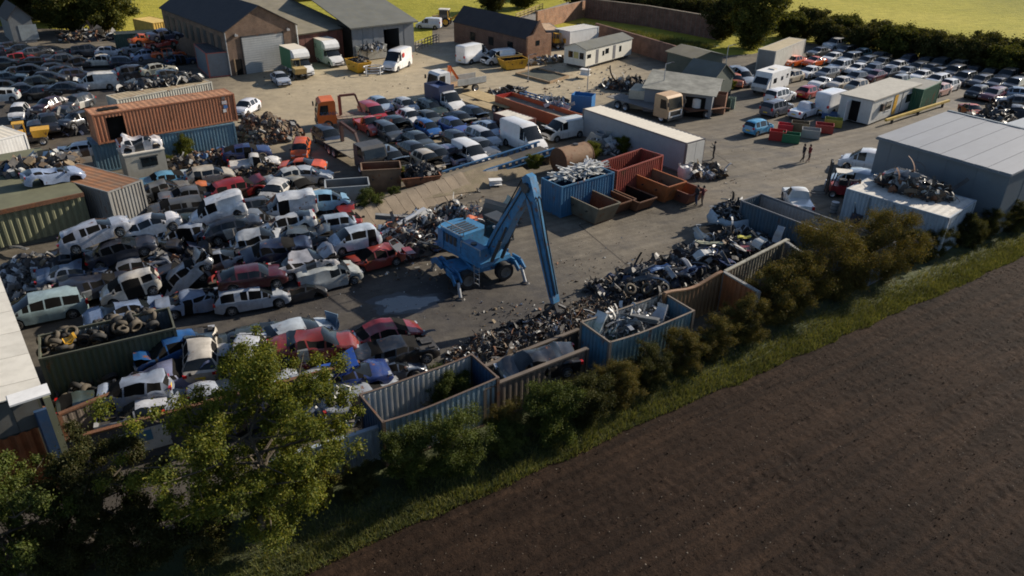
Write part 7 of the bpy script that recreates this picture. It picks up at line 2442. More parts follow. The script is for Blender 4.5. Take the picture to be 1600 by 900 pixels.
# loose pieces strewn over the open floor
def litter():
    r = random.Random(77)
    mb = MB()
    mats = [SM[k] for k in ('dark', 'grey', 'white', 'brown', 'rust', 'tan')]
    for (u0, u1, v0, v1, n, s) in ((740, 960, 470, 560, 420, 0.16), (600, 760, 400, 440, 120, 0.16), (860, 1060, 400, 470, 150, 0.12), (640, 760, 296, 330, 90, 0.2), (1040, 1150, 270, 330, 60, 0.12), (400, 700, 60, 150, 60, 0.2), (850, 1000, 100, 150, 160, 0.25), (100, 260, 540, 640, 80, 0.2), (860, 1180, 300, 440, 320, 0.06), (1110, 1300, 200, 300, 200, 0.06), (420, 760, 440, 500, 200, 0.07), (400, 700, 60, 160, 200, 0.07)):
        for i in range(n):
            p = G(r.uniform(u0, u1), r.uniform(v0, v1))
            mb.mi = r.randrange(len(mats))
            q = r.uniform(0.4, 1.4) * s
            piece(mb, r, (p.x, p.y, q * 0.2), q, ('panel', 'block', 'bar'))
    o = mb.build('litter', mats)
    tag(o, 'small scraps of metal and plastic strewn over the yard floor', 'litter', kind='stuff')
litter()

# distinct large pieces on the heaps
def big_piece(label, name, u, v, z, yaw, pitch, dims, mat, shape='sheet', cat='panel'):
    P = G(u, v, z)
    o = thing(name, label, cat, P, R(yaw), pitch=R(pitch))
    l, w, t = dims
    if shape == 'sheet':
        mb = MB()
        n = 6
        vs = []
        for i in range(n + 1):
            x = -l / 2 + l * i / n
            zz = 0.12 * w * math.sin(i * 1.1 + u) 
            vs += [(x, -w / 2, zz), (x, w / 2 * (0.8 + 0.2 * math.sin(i)), zz + 0.08 * w)]
        k = len(vs)
        vs += [(x, y, z_ - t) for x, y, z_ in vs]
        fs = []
        for i in range(n):
            a = i * 2
            fs += [(a, a + 2, a + 3, a + 1), (k + a + 1, k + a + 3, k + a + 2, k + a), (a, k + a, k + a + 2, a + 2), (a + 1, a + 3, k + a + 3, k + a + 1)]
        fs += [(0, 1, k + 1, k), (k - 2, 2 * k - 2, 2 * k - 1, k - 1)]
        mb.add(vs, fs)
        mb.build('sheet', mat, o)
        r_ = MB(); r_.bar((-l / 2, -w / 2 + 0.04, 0.05), (l / 2, -w / 2 + 0.04, 0.05), 0.05, 0.05); r_.build('edge_fold', mat, o)
    elif shape == 'beam':
        mb = MB(); mb.bx(-l / 2, l / 2, -w / 2, w / 2, 0, 0.05); mb.build('flange', mat, o)
        mb = MB(); mb.bx(-l / 2, l / 2, -0.03, 0.03, 0.05, t); mb.build('web', mat, o)
        mb = MB(); mb.bx(-l / 2, l / 2, -w / 2, w / 2, t, t + 0.05); mb.build('flange', mat, o)
    return o
big_piece('long white beam resting on the left of the scrap heap', 'white_beam', 630, 352, 1.2, 42, 14, (4.2, 0.4, 0.3), WHITE, 'beam', 'beam')
big_piece('shorter pale beam leaning above the red wreck', 'white_beam', 612, 343, 1.3, 10, -8, (2.4, 0.4, 0.3), SM['grey'], 'beam', 'beam')
big_piece('pale bent sheet on top of the scrap heap left of the crane', 'metal_sheet', 702, 356, 1.9, 30, 10, (1.9, 1.1, 0.03), SM['white'])
big_piece('orange panel lying on the scrap heap behind the crane cab', 'metal_sheet', 742, 340, 1.9, 10, 5, (1.1, 0.7, 0.03), SM['orange'])
big_piece('orange board on the scrap heap beside the crane engine', 'metal_sheet', 731, 353, 1.6, 30, 0, (1.5, 0.4, 0.03), M('ochre_board', (0.34, 0.15, 0.05), 0.8))
big_piece('grey round lid standing in the scrap heap behind the crane', 'metal_sheet', 769, 335, 1.6, 60, 55, (2.0, 2.2, 0.05), M('lid_grey', (0.11, 0.11, 0.1), 0.6))
big_piece('pale green door panel with red glass behind the crane boom', 'metal_sheet', 786, 322, 1.4, 30, 30, (1.8, 1.3, 0.05), M('pale_green_panel', (0.3, 0.34, 0.28), 0.5))
big_piece('blue plastic panel at the edge of the dark scrap', 'metal_sheet', 1030, 418, 1.0, 25, 5, (1.5, 0.6, 0.03), M('panel_blue', (0.12, 0.2, 0.36), 0.5))
big_piece('white bumper-like panel in the black scrap heap', 'metal_sheet', 1098, 396, 1.7, 10, 20, (1.2, 0.8, 0.04), SM['white'])
big_piece('pale slatted panel across the black scrap heap', 'metal_sheet', 1108, 379, 1.5, -20, 5, (1.9, 0.4, 0.04), M('pale_olive', (0.36, 0.36, 0.25), 0.6))
big_piece('yellow plastic piece beside the lettered bulk bag', 'metal_sheet', 1163, 370, 1.6, -10, 10, (0.9, 0.4, 0.03), M('pale_yellow', (0.55, 0.5, 0.08), 0.5))
big_piece('white round cover on the black scrap heap', 'metal_sheet', 1186, 378, 1.6, 30, 40, (0.9, 0.8, 0.05), SM['white'])
big_piece('upright grey fin at the right end of the black scrap heap', 'metal_sheet', 1216, 366, 1.7, 50, 65, (1.2, 0.6, 0.04), SM['silver'])
big_piece('curved white wing in the aluminium container, left of two', 'metal_sheet', 934, 503, 2.3, 50, 55, (1.2, 0.8, 0.03), SM['white'])
big_piece('curved grey wing in the aluminium container, right of two', 'metal_sheet', 1030, 490, 2.2, 60, 60, (1.2, 0.7, 0.03), SM['silver'])
big_piece('dark bent channel across the aluminium offcuts', 'white_beam', 1002, 500, 2.2, -40, 12, (2.2, 0.3, 0.2), SM['grey'], 'beam', 'beam')
big_piece('blue oval door standing upright beside the crashed red car', 'metal_sheet', 517, 503, 1.4, 60, 75, (1.2, 1.0, 0.05), M('door_pale_blue', (0.16, 0.24, 0.32), 0.4))
big_piece('bright blue crumpled bonnet beside the dark crushed car', 'metal_sheet', 530, 574, 1.9, 20, 25, (2.0, 1.7, 0.04), M('bonnet_blue', (0.015, 0.07, 0.32), 0.35, coat=0.5))
big_piece('grey long bumper lying in front of the stacked wrecks', 'metal_sheet', 30, 386, 0.5, -20, 4, (1.6, 0.3, 0.05), SM['grey'])
big_piece('white pipe lying on the concrete near the static caravan', 'white_beam', 914, 117, 0.4, -30, 0, (1.3, 0.9, 0.7), WHITE, 'beam', 'block')
big_piece('white block lying on the bank above the scrap heap', 'white_beam', 774, 288, 0.12, 10, 0, (1.1, 0.7, 0.4), WHITE, 'beam', 'block')

# tyres
def tyre_mesh():
    t = MB()
    t.lathe([(-0.1, 0.2), (-0.1, 0.28), (-0.07, 0.31), (0, 0.315), (0.07, 0.31), (0.1, 0.28), (0.1, 0.2), (0.0, 0.19), (-0.1, 0.2)], 'z', 14)
    me = t.mesh('tyre', 50)
    me.materials.append(RUBBER)
    return me
TY = tyre_mesh()
DUSTY = M('dusty_rubber', (0.075, 0.062, 0.045), 0.85, var=0.4, dirt=0.5, dcol=(0.14, 0.11, 0.07))
def tyres(label, group, spots, seed):
    r = random.Random(seed)
    for u, v, z in spots:
        P = G(u, v, z)
        o = bpy.data.objects.new('tyre', TY)
        COL.objects.link(o)
        o.location = P
        o.rotation_euler = (r.uniform(-1.1, 1.1), r.uniform(-1.1, 1.1), r.uniform(0, 6))
        s = r.uniform(0.95, 1.35)
        o.scale = (s, s, s)
        if r.random() < 0.4:
            o.material_slots[0].link = 'OBJECT'
            o.material_slots[0].material = DUSTY
        tag(o, label, 'tyre', group)
rr = random.Random(9)
sp = []
for i in range(78):
    f, g = rr.random(), rr.random()
    u, v = 66 + 176 * f, 540 - 44 * f + (g - 0.5) * 24
    sp.append((u, v, 1.75 + 0.75 * rr.random()))
tyres('used tyre piled in the bottle green container', 'tyres in the green container', sp, 3)
sp = [(72 + rr.random() * 110, 632 - rr.random() * 44, 0.25 + 0.45 * rr.random()) for i in range(30)]
tyres('used tyre lying on the dark ground behind the white roof corner', 'tyres on the ground at lower left', sp, 4)
big_piece('yellow wheel rim among the tyres in the green container', 'metal_sheet', 109, 529, 2.6, 40, 20, (0.6, 0.6, 0.06), YELLOW)
heap('weeds_and_offcuts', 'old floor litter inside the near blue container', 690, 630, 2.2, 0.8, 34, 0.3, 160, ('dark', 'brown', 'grey', 'tan'), 0.2, 0.6, 51, z0=0.18, base='brown')

# weeds
def weed(label, u, v, z, h, leaf='mid', k=2):
    tree('weed', label, 'bush%d' % k, G(u, v, z), u * 0.37, h / BUSH_H[k], leaf, 'plant')
weed('leafy weed on the left end of the concrete bank', 578, 330, 0.4, 1.7, 'mid', 2)
weed('small weed beside the brown bin', 616, 307, 0.9, 0.8, 'mid', 2)
weed('bright leafy shrub against the pale blue container', 290, 248, 0, 2.3, 'bright', 0)
weed('smaller bright weed beside the grey cabin', 266, 262, 0, 1.1, 'bright', 2)
weed('green weeds between the rusty tank and the white poles', 925, 250, 0, 1.7, 'bright', 2)
weed('green weeds along the lower blue girder', 835, 264, 0.6, 1.3, 'bright', 2)
weed('green weeds behind the red open container', 975, 238, 0, 1.6, 'bright', 2)
weed('green weeds by the white side-door van', 880, 214, 0, 1.5, 'bright', 2)
weed('weed growing inside the near blue container', 698, 632, 0.3, 1.9, 'mid', 2)
weed('green weed between rusty tub and brown bin', 628, 283, 0.5, 1.2, 'bright', 2)
weed('weeds at the foot of the green lean-to', 1140, 140, 0, 1.2, 'bright', 2)
weed('weeds along the old grey-white trailer', 1195, 105, 0, 1.2, 'far', 2)
weed('dark green weeds below the end of the pale trailer', 1052, 258, 0, 1.0, 'mid', 2)
# rough grass plot by the walls
def plot(rng, n):
    a, b_ = rng.random(n), rng.random(n)
    p0, p1, p2, p3 = G(905, 38), G(1120, 74), G(1075, 84), G(930, 56)
    x = (p0.x * (1 - a) + p1.x * a) * (1 - b_) + (p3.x * (1 - a) + p2.x * a) * b_
    y = (p0.y * (1 - a) + p1.y * a) * (1 - b_) + (p3.y * (1 - a) + p2.y * a) * b_
    return x, y
gp = [G(900, 36), G(1125, 72), G(1075, 86), G(925, 58)]
tag(MB().add([(p.x, p.y, 0.03) for p in gp], [(0, 1, 2, 3)]).build('grass_plot', M('plot_grass', (0.10, 0.125, 0.03), 0.95, var=0.35, vs=0.4, bump=0.6)), kind='structure')
tag(blades('plot_grass', 9000, plot, 0.3, 1.0, 0.06, 31, LEAF['grass']), 'tall grass in the plot between the brick walls', 'grass')

# thin lamp poles, a white tubular stand, a timber-edged plot
for lab, u, v, h in (('thin steel pole beside the workshop door', 1033, 168, 5.0), ('thin steel pole at the corner of the green lean-to', 1128, 142, 5.5), ('thin steel pole near the orange-sided trailer', 917, 150, 3.6), ('thin grey pole left of the static caravan', 825, 128, 3.4)):
    o = thing('steel_pole', lab, 'pole', tuple(G(u, v)))
    MB().cyl((0, 0, 0), (0, 0, h), 0.06, 0.045, 8).build('shaft', STEEL, o)
    MB().bar((0, 0, h - 0.05), (0.7, 0.2, h + 0.1), 0.06).build('arm', STEEL, o)
    MB().box((0.8, 0.22, h + 0.08), (0.4, 0.16, 0.1)).build('lamp_head', DARKSTEEL, o)
    MB().cyl((0, 0, 0), (0, 0, 0.12), 0.16, 0.14, 8).build('base', CONC, o)
o = thing('tubular_stand', 'white tubular stand on the tan ground before the yellow skip', 'stand', tuple(G(584, 116)), R(20))
for z in (0.3, 1.0):
    b = MB()
    n_ = 10
    pts = [(math.cos(i * 2 * math.pi / n_) * 1.3, math.sin(i * 2 * math.pi / n_) * 0.9, z) for i in range(n_ + 1)]
    b.tube(pts, 0.06, 6)
    b.build('hoop', WHITE, o)
for a in range(4):
    x, y = math.cos(a * 1.57 + 0.6) * 1.3, math.sin(a * 1.57 + 0.6) * 0.9
    MB().cyl((x, y, 0), (x, y, 1.05), 0.06, None, 6).build('leg', WHITE, o)
pl_ = [G(806, 117), G(858, 131), G(888, 121), G(840, 109)]
o = thing('timber_edged_plot', 'low timber-edged plot of dark soil left of the static caravan', 'plot', pl_[0])
for a, b_ in zip(pl_, pl_[1:] + pl_[:1]):
    MB().bar(a - pl_[0] + Vector((0, 0, 0.15)), b_ - pl_[0] + Vector((0, 0, 0.15)), 0.2, 0.3).build('edging', WOOD, o)
q = [p - pl_[0] for p in pl_]
MB().add([(p.x, p.y, 0.12) for p in q], [(0, 1, 2, 3)]).build('soil', M('plot_soil', (0.05, 0.055, 0.04), 0.9, var=0.3, bump=0.5), o)

# recognisable parts lying on the heaps
def door_mesh():  # whole loose car door: panel, window frame and handle
    b = MB()
    b.bx(-0.55, 0.55, -0.03, 0.03, 0, 0.62)
    for p, q in (((-0.5, 0, 0.6), (-0.42, 0, 1.02)), ((-0.42, 0, 1.02), (0.3, 0, 1.02)), ((0.3, 0, 1.02), (0.53, 0, 0.6))):
        b.bar(p, q, 0.05, 0.07)
    b.bx(-0.45, -0.3, -0.05, -0.03, 0.45, 0.5)
    return b.mesh('loose_car_door')
def bumper_mesh():
    b = MB()
    n_ = 8
    vs = []
    for i in range(n_ + 1):
        a = -1 + 2 * i / n_
        x, y = a * 0.82, 0.25 * (1 - abs(a) ** 3)
        vs += [(x, y, 0), (x, y + 0.07, 0.1), (x, y + 0.04, 0.32), (x, y - 0.08, 0.34)]
    fs = []
    for i in range(n_):
        for j in range(3):
            a = i * 4 + j
            fs.append((a, a + 4, a + 5, a + 1))
    b.add(vs, fs)
    return b.mesh('bumper', 40)
def loose(name, label, grp, me, mats, spots, seed, cat):
    r = random.Random(seed)
    for i, (u, v, z) in enumerate(spots):
        me2 = me
        o = link(name, me2, r.choice(mats))
        o.location = G(u, v, z)
        o.rotation_euler = (r.uniform(0.6, 1.9), r.uniform(-0.5, 0.5), r.uniform(0, 6.28))
        tag(o, label, cat, grp)
pm_ = [paint(c, True) for c in ((150, 152, 156), (60, 64, 70), (190, 190, 186), (40, 56, 96), (34, 36, 40), (130, 40, 36))]
DM, BM_ = door_mesh(), bumper_mesh()
loose('loose_car_door', 'loose car door lying on the black scrap before the grey bay wall', 'doors on the black scrap', DM, pm_, [(1060 + i * 14, 424 - i * 5.5 + (i % 3) * 7 - 6, 1.3 - 0.05 * (i % 3)) for i in range(10)], 3, 'door')
loose('salvage_bumper', 'loose bumper on the black scrap before the grey bay wall', 'bumpers on the black scrap', BM_, pm_[:5], [(1010 + i * 17, 440 - i * 6 + (i % 2) * 9, 1.1) for i in range(9)], 4, 'bumper')
loose('loose_car_door', 'loose car door on the mixed heap behind the blue crane', 'doors on the mixed heap', DM, pm_, [(628 + i * 17, 392 - i * 7 + (i % 2) * 6, 1.35) for i in range(8)], 5, 'door')
loose('salvage_bumper', 'loose bumper between the wrecks of the left heap', 'bumpers between the wrecks', BM_, pm_, [(140, 425, 0.7), (252, 410, 0.9), (330, 440, 0.9), (365, 395, 1.4), (460, 440, 0.6), (270, 475, 0.5), (120, 470, 0.5), (405, 400, 1.7), (505, 405, 0.9)], 6, 'bumper')
loose('salvage_bumper', 'loose bumper among the crashed cars by the large tree', 'bumpers by the tree', BM_, pm_, [(345, 545, 1.2), (430, 560, 1.3), (560, 560, 1.2), (250, 600, 1.0), (500, 580, 1.4), (590, 590, 0.9), (660, 530, 0.5)], 7, 'bumper')
tyres('loose tyre on the mixed heap behind the blue crane', 'tyres on the mixed heap', [(640 + i * 19, 385 - i * 6 + (i % 3) * 5, 1.3) for i in range(7)], 12)
tyres('loose tyre on the dark scrap along the hedge bays', 'tyres on the dark scrap', [(985 + i * 26, 456 - i * 9 + (i % 3) * 8 - 4, 0.9) for i in range(9)], 13)
# ------------------------------------------------------------------ cars
W_, SI, GR, DG, BK, NV, BL, RD, OR, SB, BG, MR, TL, LB = (228, 226, 222), (176, 178, 180), (120, 122, 122), (66, 68, 70), (26, 27, 29), (30, 36, 58), (40, 90, 150), (170, 28, 26), (220, 96, 24), (150, 168, 186), (186, 172, 148), (92, 22, 30), (110, 138, 140), (120, 168, 196)
Bd = -54.0          # cars parked nose towards the lower right
def lot(rows, rowname, grp, detail=1, **kw):
    """rows of cars: (kind, colour, colour word, u, v, face); labels number each row from the left"""
    ordn = 'first second third fourth fifth sixth seventh eighth ninth tenth eleventh twelfth thirteenth fourteenth'.split()
    for rn, cars_ in rows.items():
        cars_ = sorted(cars_, key=lambda c: c[3])
        for i, c in enumerate(cars_):
            kind, col, word, u, v, face = c[:6]
            ex = c[6] if len(c) > 6 else {}
            kw_ = dict(kw); kw_.update(ex)
            if 'damage' in kw:
                r = random.Random(u * 7 + v)
                face += r.uniform(-15, 15)
                kw_.update(pitch=r.uniform(-5, 5), roll=r.uniform(-5, 5), z=r.choice((0, 0, 0.15, 0.5)), crush=r.uniform(0, 0.3), glass=r.choice((True, False)))
            kn = {'hatch': 'hatchback', 'suv': 'off-road car', 'mpv': 'people carrier', 'small_van': 'small van'}.get(kind, kind)
            car(kind, col, u, v, face, label='%s %s, %s from left in %s' % (word, kn, ordn[i], rowname % rn), group=grp, detail=detail, **kw_)

# centre lot
centre = {
 'back': [('hatch', SB, 'silver blue', 594, 163, Bd), ('hatch', SI, 'silver', 634, 165, Bd), ('estate', (52, 66, 62), 'dark green', 675, 168, Bd)],
 'second': [('hatch', W_, 'white', 641, 183, Bd), ('saloon', (84, 88, 84), 'dusty grey', 670, 184, Bd), ('saloon', BK, 'black', 719, 186, Bd, dict(bonnet_up=25, bonnet_col=(150, 140, 110))), ('hatch', NV, 'navy', 741, 178, Bd, dict(bonnet_up=30))],
 'third': [('saloon', (44, 58, 62), 'dark teal', 619, 193, Bd, dict(bonnet_up=40)), ('hatch', BL, 'bright blue', 668, 201, Bd), ('hatch', (70, 92, 150), 'mid blue', 709, 197, Bd), ('saloon', SB, 'silver blue', 765, 201, Bd)],
 'fourth': [('estate', (58, 62, 64), 'charcoal', 606, 205, Bd), ('saloon', (60, 66, 64), 'dark grey', 653, 218, Bd, dict(bonnet_up=0)), ('hatch', BK, 'black', 714, 218, Bd), ('estate', SI, 'silver', 755, 214, Bd)],
 'front': [('saloon', (46, 50, 56), 'dark slate', 647, 234, Bd), ('hatch', DG, 'grey', 684, 243, Bd), ('saloon', (130, 128, 150), 'lilac grey', 703, 240, Bd, dict(bonnet_up=45)), ('small_van', W_, 'white', 735, 242, Bd), ('saloon', (96, 100, 104), 'mid grey', 752, 229, Bd), ('hatch', BG, 'beige', 668, 250, Bd, dict(bonnet_up=55))],
}
lot(centre, '%s row of centre lot', 'cars parked in the centre lot', 2)
car('small_van', (160, 34, 34), 583, 179, Bd, label='red van with a wire panel, behind the orange lorry', bonnet_up=0)
car('pickup', (176, 60, 44), 577, 196, Bd, label='dusty red pick-up cab between the orange lorry and charcoal estate')
car('suv', (38, 42, 50), 513, 216, Bd, label='black off-road car standing alone right of the engine heap')
car('suv', (70, 76, 82), 611, 251, Bd, label='grey off-road car with orange tailboard at the front of the centre lot', bonnet_up=35)
car('van', W_, 818, 212, Bd, label='tall white van at the right end of the centre lot', zc=1.3)
car('mid_van', (205, 205, 200), 881, 200, -144, label='white van with open side door beside the long pale trailer', zc=1.0, bonnet_up=50, glass=False)

# vehicles on the brown ground at the back
car('saloon', (170, 178, 190), 438, 122, -60, label='silver saloon in front of the barn door')
car('hatch', (222, 222, 226), 385, 167, -100, label='white hatchback behind the right end of the orange container')
car('small_van', (214, 216, 224), 670, 38, 172, label='small white van beside the yellow backhoe', name='small_van')
car('van', (234, 232, 228), 741, 82, 48, label='tall white van, left of two beside the brick bungalow', zc=1.3)
car('mid_van', (234, 232, 228), 778, 88, -148, label='white van with open black bonnet, right of two beside the bungalow', zc=1.0, bonnet_up=60, bonnet_col=(24, 24, 26))
car('pickup', (30, 32, 36), 728, 80, -100, label='black pick-up with red bumper behind the white vans')

# right-hand lot
A = -142.0
def r_(k, c, w, u, v, f=A, **x):
    return (k, c, w, u, v, f, x)
right = {
 'back': [r_('suv', W_, 'white', 1304, 70), r_('saloon', DG, 'dark grey', 1279, 81), r_('estate', BK, 'black', 1320, 79), r_('hatch', TL, 'teal', 1345, 84), r_('saloon', DG, 'dark grey', 1374, 89), r_('hatch', NV, 'navy', 1418, 94), r_('saloon', DG, 'dark grey', 1446, 97), r_('suv', DG, 'dark grey', 1468, 102), r_('suv', (120, 116, 110), 'grey', 1495, 106), r_('saloon', BK, 'black', 1521, 111), r_('saloon', BK, 'black', 1547, 115), r_('suv', DG, 'dark grey', 1573, 120), r_('hatch', BK, 'black', 1599, 127)],
 'second': [r_('saloon', W_, 'white', 1223, 90), r_('saloon', OR, 'orange', 1240, 95, bonnet_up=0), r_('coupe', OR, 'orange', 1272, 95), r_('saloon', W_, 'white', 1302, 90), r_('suv', (80, 82, 84), 'grey', 1328, 93), r_('estate', (60, 62, 58), 'dark', 1354, 96), r_('saloon', (70, 74, 74), 'grey', 1378, 98), r_('saloon', W_, 'white', 1402, 103), r_('estate', DG, 'dark grey', 1433, 106), r_('saloon', DG, 'dark grey', 1453, 108), r_('suv', (90, 88, 86), 'grey', 1490, 114)],
 'third': [r_('hatch', BG, 'beige', 1236, 119), r_('saloon', W_, 'pearl white', 1266, 112), r_('suv', SI, 'silver', 1313, 105), r_('saloon', (62, 70, 84), 'slate blue', 1364, 108), r_('saloon', (92, 96, 98), 'grey', 1416, 112), r_('hatch', BK, 'black', 1388, 114), r_('suv', (60, 62, 66), 'dark', 1505, 124), r_('saloon', W_, 'white', 1340, 107), r_('hatch', BK, 'black', 1464, 114), r_('estate', DG, 'dark grey', 1532, 126), r_('saloon', BK, 'black', 1558, 130), r_('suv', DG, 'dark grey', 1584, 134)],
 'fourth': [r_('coupe', W_, 'white', 1284, 128), r_('saloon', (206, 196, 180), 'cream', 1314, 129), r_('hatch', BK, 'black', 1337, 121), r_('saloon', MR, 'maroon', 1367, 118), r_('hatch', (150, 152, 150), 'silver', 1404, 127), r_('estate', (214, 214, 214), 'pale silver', 1464, 125), r_('saloon', W_, 'white', 1440, 118), r_('hatch', GR, 'grey', 1292, 114)],
 'front': [r_('hatch', BG, 'beige', 1338, 135), r_('hatch', W_, 'white', 1481, 133), r_('hatch', (196, 150, 132), 'pinkish', 1467, 140), r_('hatch', BK, 'black', 1526, 144), r_('estate', MR, 'maroon', 1552, 147), r_('saloon', SB, 'pale blue', 1586, 145, 160), r_('saloon', DG, 'dark grey', 1588, 158, 160)],
}
lot(right, '%s row of right-hand lot', 'cars in the right-hand lot', 1)
car('suv', (236, 236, 236), 1219, 150, 40, label='white off-road car behind the motorhome, rear towards us')
car('suv', (96, 98, 106), 1214, 169, 40, label='dark silver off-road car below the white one')
car('hatch', (74, 150, 190), 1185, 198, 38, label='bright blue hatchback nearest the open concrete on the right')
car('hatch', (164, 30, 34), 1265, 143, 40, label='red hatchback between white off-road car and large white van')
car('saloon', (150, 162, 176), 1159, 116, -70, label='silver saloon nosed down beside the green lean-to', pitch=-14, z=0.5)
car('hatch', (206, 120, 84), 1150, 126, -100, label='orange and white wreck standing by the green lean-to', damage=0.12, tail=0.2)
car('van', (228, 228, 228), 1304, 157, 40, label='large white van beside the portable cabin', zc=1.3)
car('pickup', (224, 224, 224), 1258, 172, 40, label='white flatbed pick-up in front of the large white van')
car('coupe', (214, 92, 30), 1520, 172, -95, label='orange coupe facing us behind the grey shed', damage=0.05, nose=0.1)
car('saloon', (30, 30, 32), 1560, 178, -150, label='black wreck beside the orange coupe', damage=0.12, crush=0.3)
car('hatch', (60, 60, 62), 1588, 176, -120, label='dark grey wreck at the right edge beyond the sheds', damage=0.12, crush=0.2)
# motorhome
P = G(1203, 127, 1.3)
o = thing('motorhome', 'white motorhome facing us at the left of the right-hand lot', 'motorhome', (P.x, P.y, 0), R(A + 8))
MB().bx(-3.0, 1.9, -1.1, 1.1, 0.5, 2.75).build('body', WHITE, o)
MB().prism([(1.9, 0.5), (2.55, 0.5), (2.7, 1.0), (2.6, 1.35), (2.1, 2.1), (1.9, 2.75)], -1.05, 1.05).build('front', WHITE, o)
b = MB(); b.add([(2.615, -0.9, 1.4), (2.615, 0.9, 1.4), (2.12, 0.82, 2.12), (2.12, -0.82, 2.12)], [(0, 1, 2, 3)]); b.build('windscreen', GLASS, o)
for y in (-1.112, 1.112):
    for x0, x1, z0, z1 in ((0.5, 1.3, 1.4, 2.0), (-1.2, -0.6, 1.5, 2.0), (-2.5, -2.0, 1.6, 2.1)):
        MB().bx(x0, x1, min(y, y * 0.985), max(y, y * 0.985), z0, z1).build('side_window', GLASS, o)
for x in (1.6, -1.8):
    for y in (-1.0, 1.0):
        wheel_at(o, x, y, 0.34, 0.22)
MB().bx(-0.6, 0.2, -0.4, 0.4, 2.75, 2.88).build('roof_light', CREAM, o)
for s in (-0.75, 0.75):
    MB().box((2.66, s, 0.85), (0.14, 0.35, 0.2)).build('headlight', LAMP_W, o)

# lower right
car('mid_van', (222, 222, 222), 1357, 250, 150, label='white van parked along the grey shed', zc=1.0)
car('mid_van', (150, 164, 178), 1340, 282, 150, label='blue-grey van shell with open side behind the red forklift', zc=1.0, glass=False)
car('pickup', (214, 214, 210), 1246, 311, 85, label='small white pick-up seen from behind, left of the red forklift')
car('estate', (34, 40, 76), 1455, 276, -52, label='dark blue car parked behind the scrap-topped container')

# ----- wrecks, left heap
D = dict(detail=2)
def wk(kind, col, u, v, face, label, **k):
    k.setdefault('damage', 0.10)
    k.setdefault('group', 'wrecked cars in the left-hand heaps')
    r = random.Random(len(CARS) * 13 + 5)
    k['damage'] = k['damage'] * 1.65
    if 'glass' not in k:
        k['glass'] = r.choice((True, False, False, None))
    if 'bonnet_up' not in k and r.random() < 0.35:
        k['bonnet_up'] = r.choice((None, None, 12, 35))
    if 'nose' not in k and r.random() < 0.4:
        k['nose'] = r.uniform(0.08, 0.22)
    if 'tail' not in k and r.random() < 0.3:
        k['tail'] = r.uniform(0.1, 0.3)
    if 'no_wheels' not in k and r.random() < 0.3:
        k['no_wheels'] = (r.randrange(4),)
    if 'crush' not in k:
        k['crush'] = r.uniform(0.05, 0.35)
    if 'roll' not in k:
        k['roll'] = r.uniform(-4, 4)
    if 'pitch' not in k:
        k['pitch'] = r.uniform(-3, 3)
    if not isinstance(face, tuple):
        face = face + r.uniform(-6, 6)
    return car(kind, col, u, v, face, label=label, **k)
wk('mpv', (150, 170, 172), 66, 481, -150, 'pale teal people carrier beside the white roof, above the tyre container', damage=0.03, group=None)
wk('saloon', (120, 138, 168), 192, 486, -152, 'blue-grey saloon lying under the beige hatchback', crush=0.5, nose=0.15)
wk('hatch', (198, 190, 176), 207, 447, -150, 'beige hatchback tilted nose down on the blue-grey saloon', z=0.95, pitch=-9, damage=0.05, bonnet_up=0)
wk('estate', (36, 42, 56), 150, 447, 28, 'dark navy estate buried behind the beige hatchback', z=0.2, crush=0.5, no_wheels=(0, 1))
wk('saloon', (50, 54, 66), 190, 388, 30, 'charcoal saloon leaning nose up below the silver estate', z=1.0, pitch=12, crush=0.25, glass=False)
wk('estate', (176, 180, 190), 150, 362, 30, 'silver estate on top of the heap beside the grey container', z=2.1, pitch=12, damage=0.05)
wk('saloon', (70, 72, 80), 120, 400, 30, 'dark wreck supporting the silver estate', z=0.3, crush=0.6, no_wheels=(0, 1, 2, 3))
wk('hatch', (222, 220, 220), 240, 350, 28, 'white car with maroon rear end above the charcoal saloon', z=1.9, pitch=14, crush=0.3)
wk('saloon', (44, 46, 54), 236, 385, 20, 'black wreck under the white car with maroon rear', z=0.5, crush=0.7, no_wheels=(0, 1, 2, 3))
wk('saloon', (150, 154, 158), 303, 424, 28, 'silver saloon standing steeply on its tail with smashed nose', z=0.85, pitch=38, roll=-12, nose=0.35, damage=0.12, glass=None)
wk('saloon', (130, 142, 162), 306, 468, 26, 'crushed blue-grey saloon under the upended silver one', crush=0.75, damage=0.14, no_wheels=(0,))
wk('estate', (176, 182, 190), 397, 462, 25, 'long silver estate at the front of the heap', damage=0.05, crush=0.12, glass=False)
wk('saloon', (74, 18, 28), 395, 430, 25, 'dark red saloon lying on the silver estate', z=1.1, damage=0.06, crush=0.35)
wk('small_van', (168, 172, 170), 514, 430, 27, 'silver van with smashed front at the corner of the heap', damage=0.06, nose=0.12)
wk('hatch', (40, 44, 50), 466, 452, 27, 'black crushed end of a car behind the silver van', crush=0.8, damage=0.14, no_wheels=(0, 1, 2, 3))
wk('saloon', (172, 170, 172), 478, 408, 25, 'crumpled pale silver saloon above the silver van', z=1.1, crush=0.75, damage=0.16, nose=0.2)
wk('saloon', (28, 36, 60), 436, 390, 22, 'dark navy wreck across the middle of the heap', z=1.3, pitch=8, crush=0.4, damage=0.12, glass=None)
wk('hatch', (190, 200, 210), 553, 372, 205, 'pale silver hatchback on top of the red wreck at the heap end', z=0.95, damage=0.04)
wk('hatch', (150, 56, 44), 586, 402, 205, 'flattened orange-red hatchback under the pale silver one', z=0.0, crush=0.45, damage=0.12, glass=None)
wk('hatch', (160, 172, 184), 515, 352, 205, 'silver-blue hatchback behind the pale silver one', z=0.9, damage=0.06, crush=0.2)
wk('hatch', (70, 74, 82), 545, 392, 25, 'dark crushed car under the pale silver hatchback', z=0.0, crush=0.8, no_wheels=(0, 1, 2, 3))
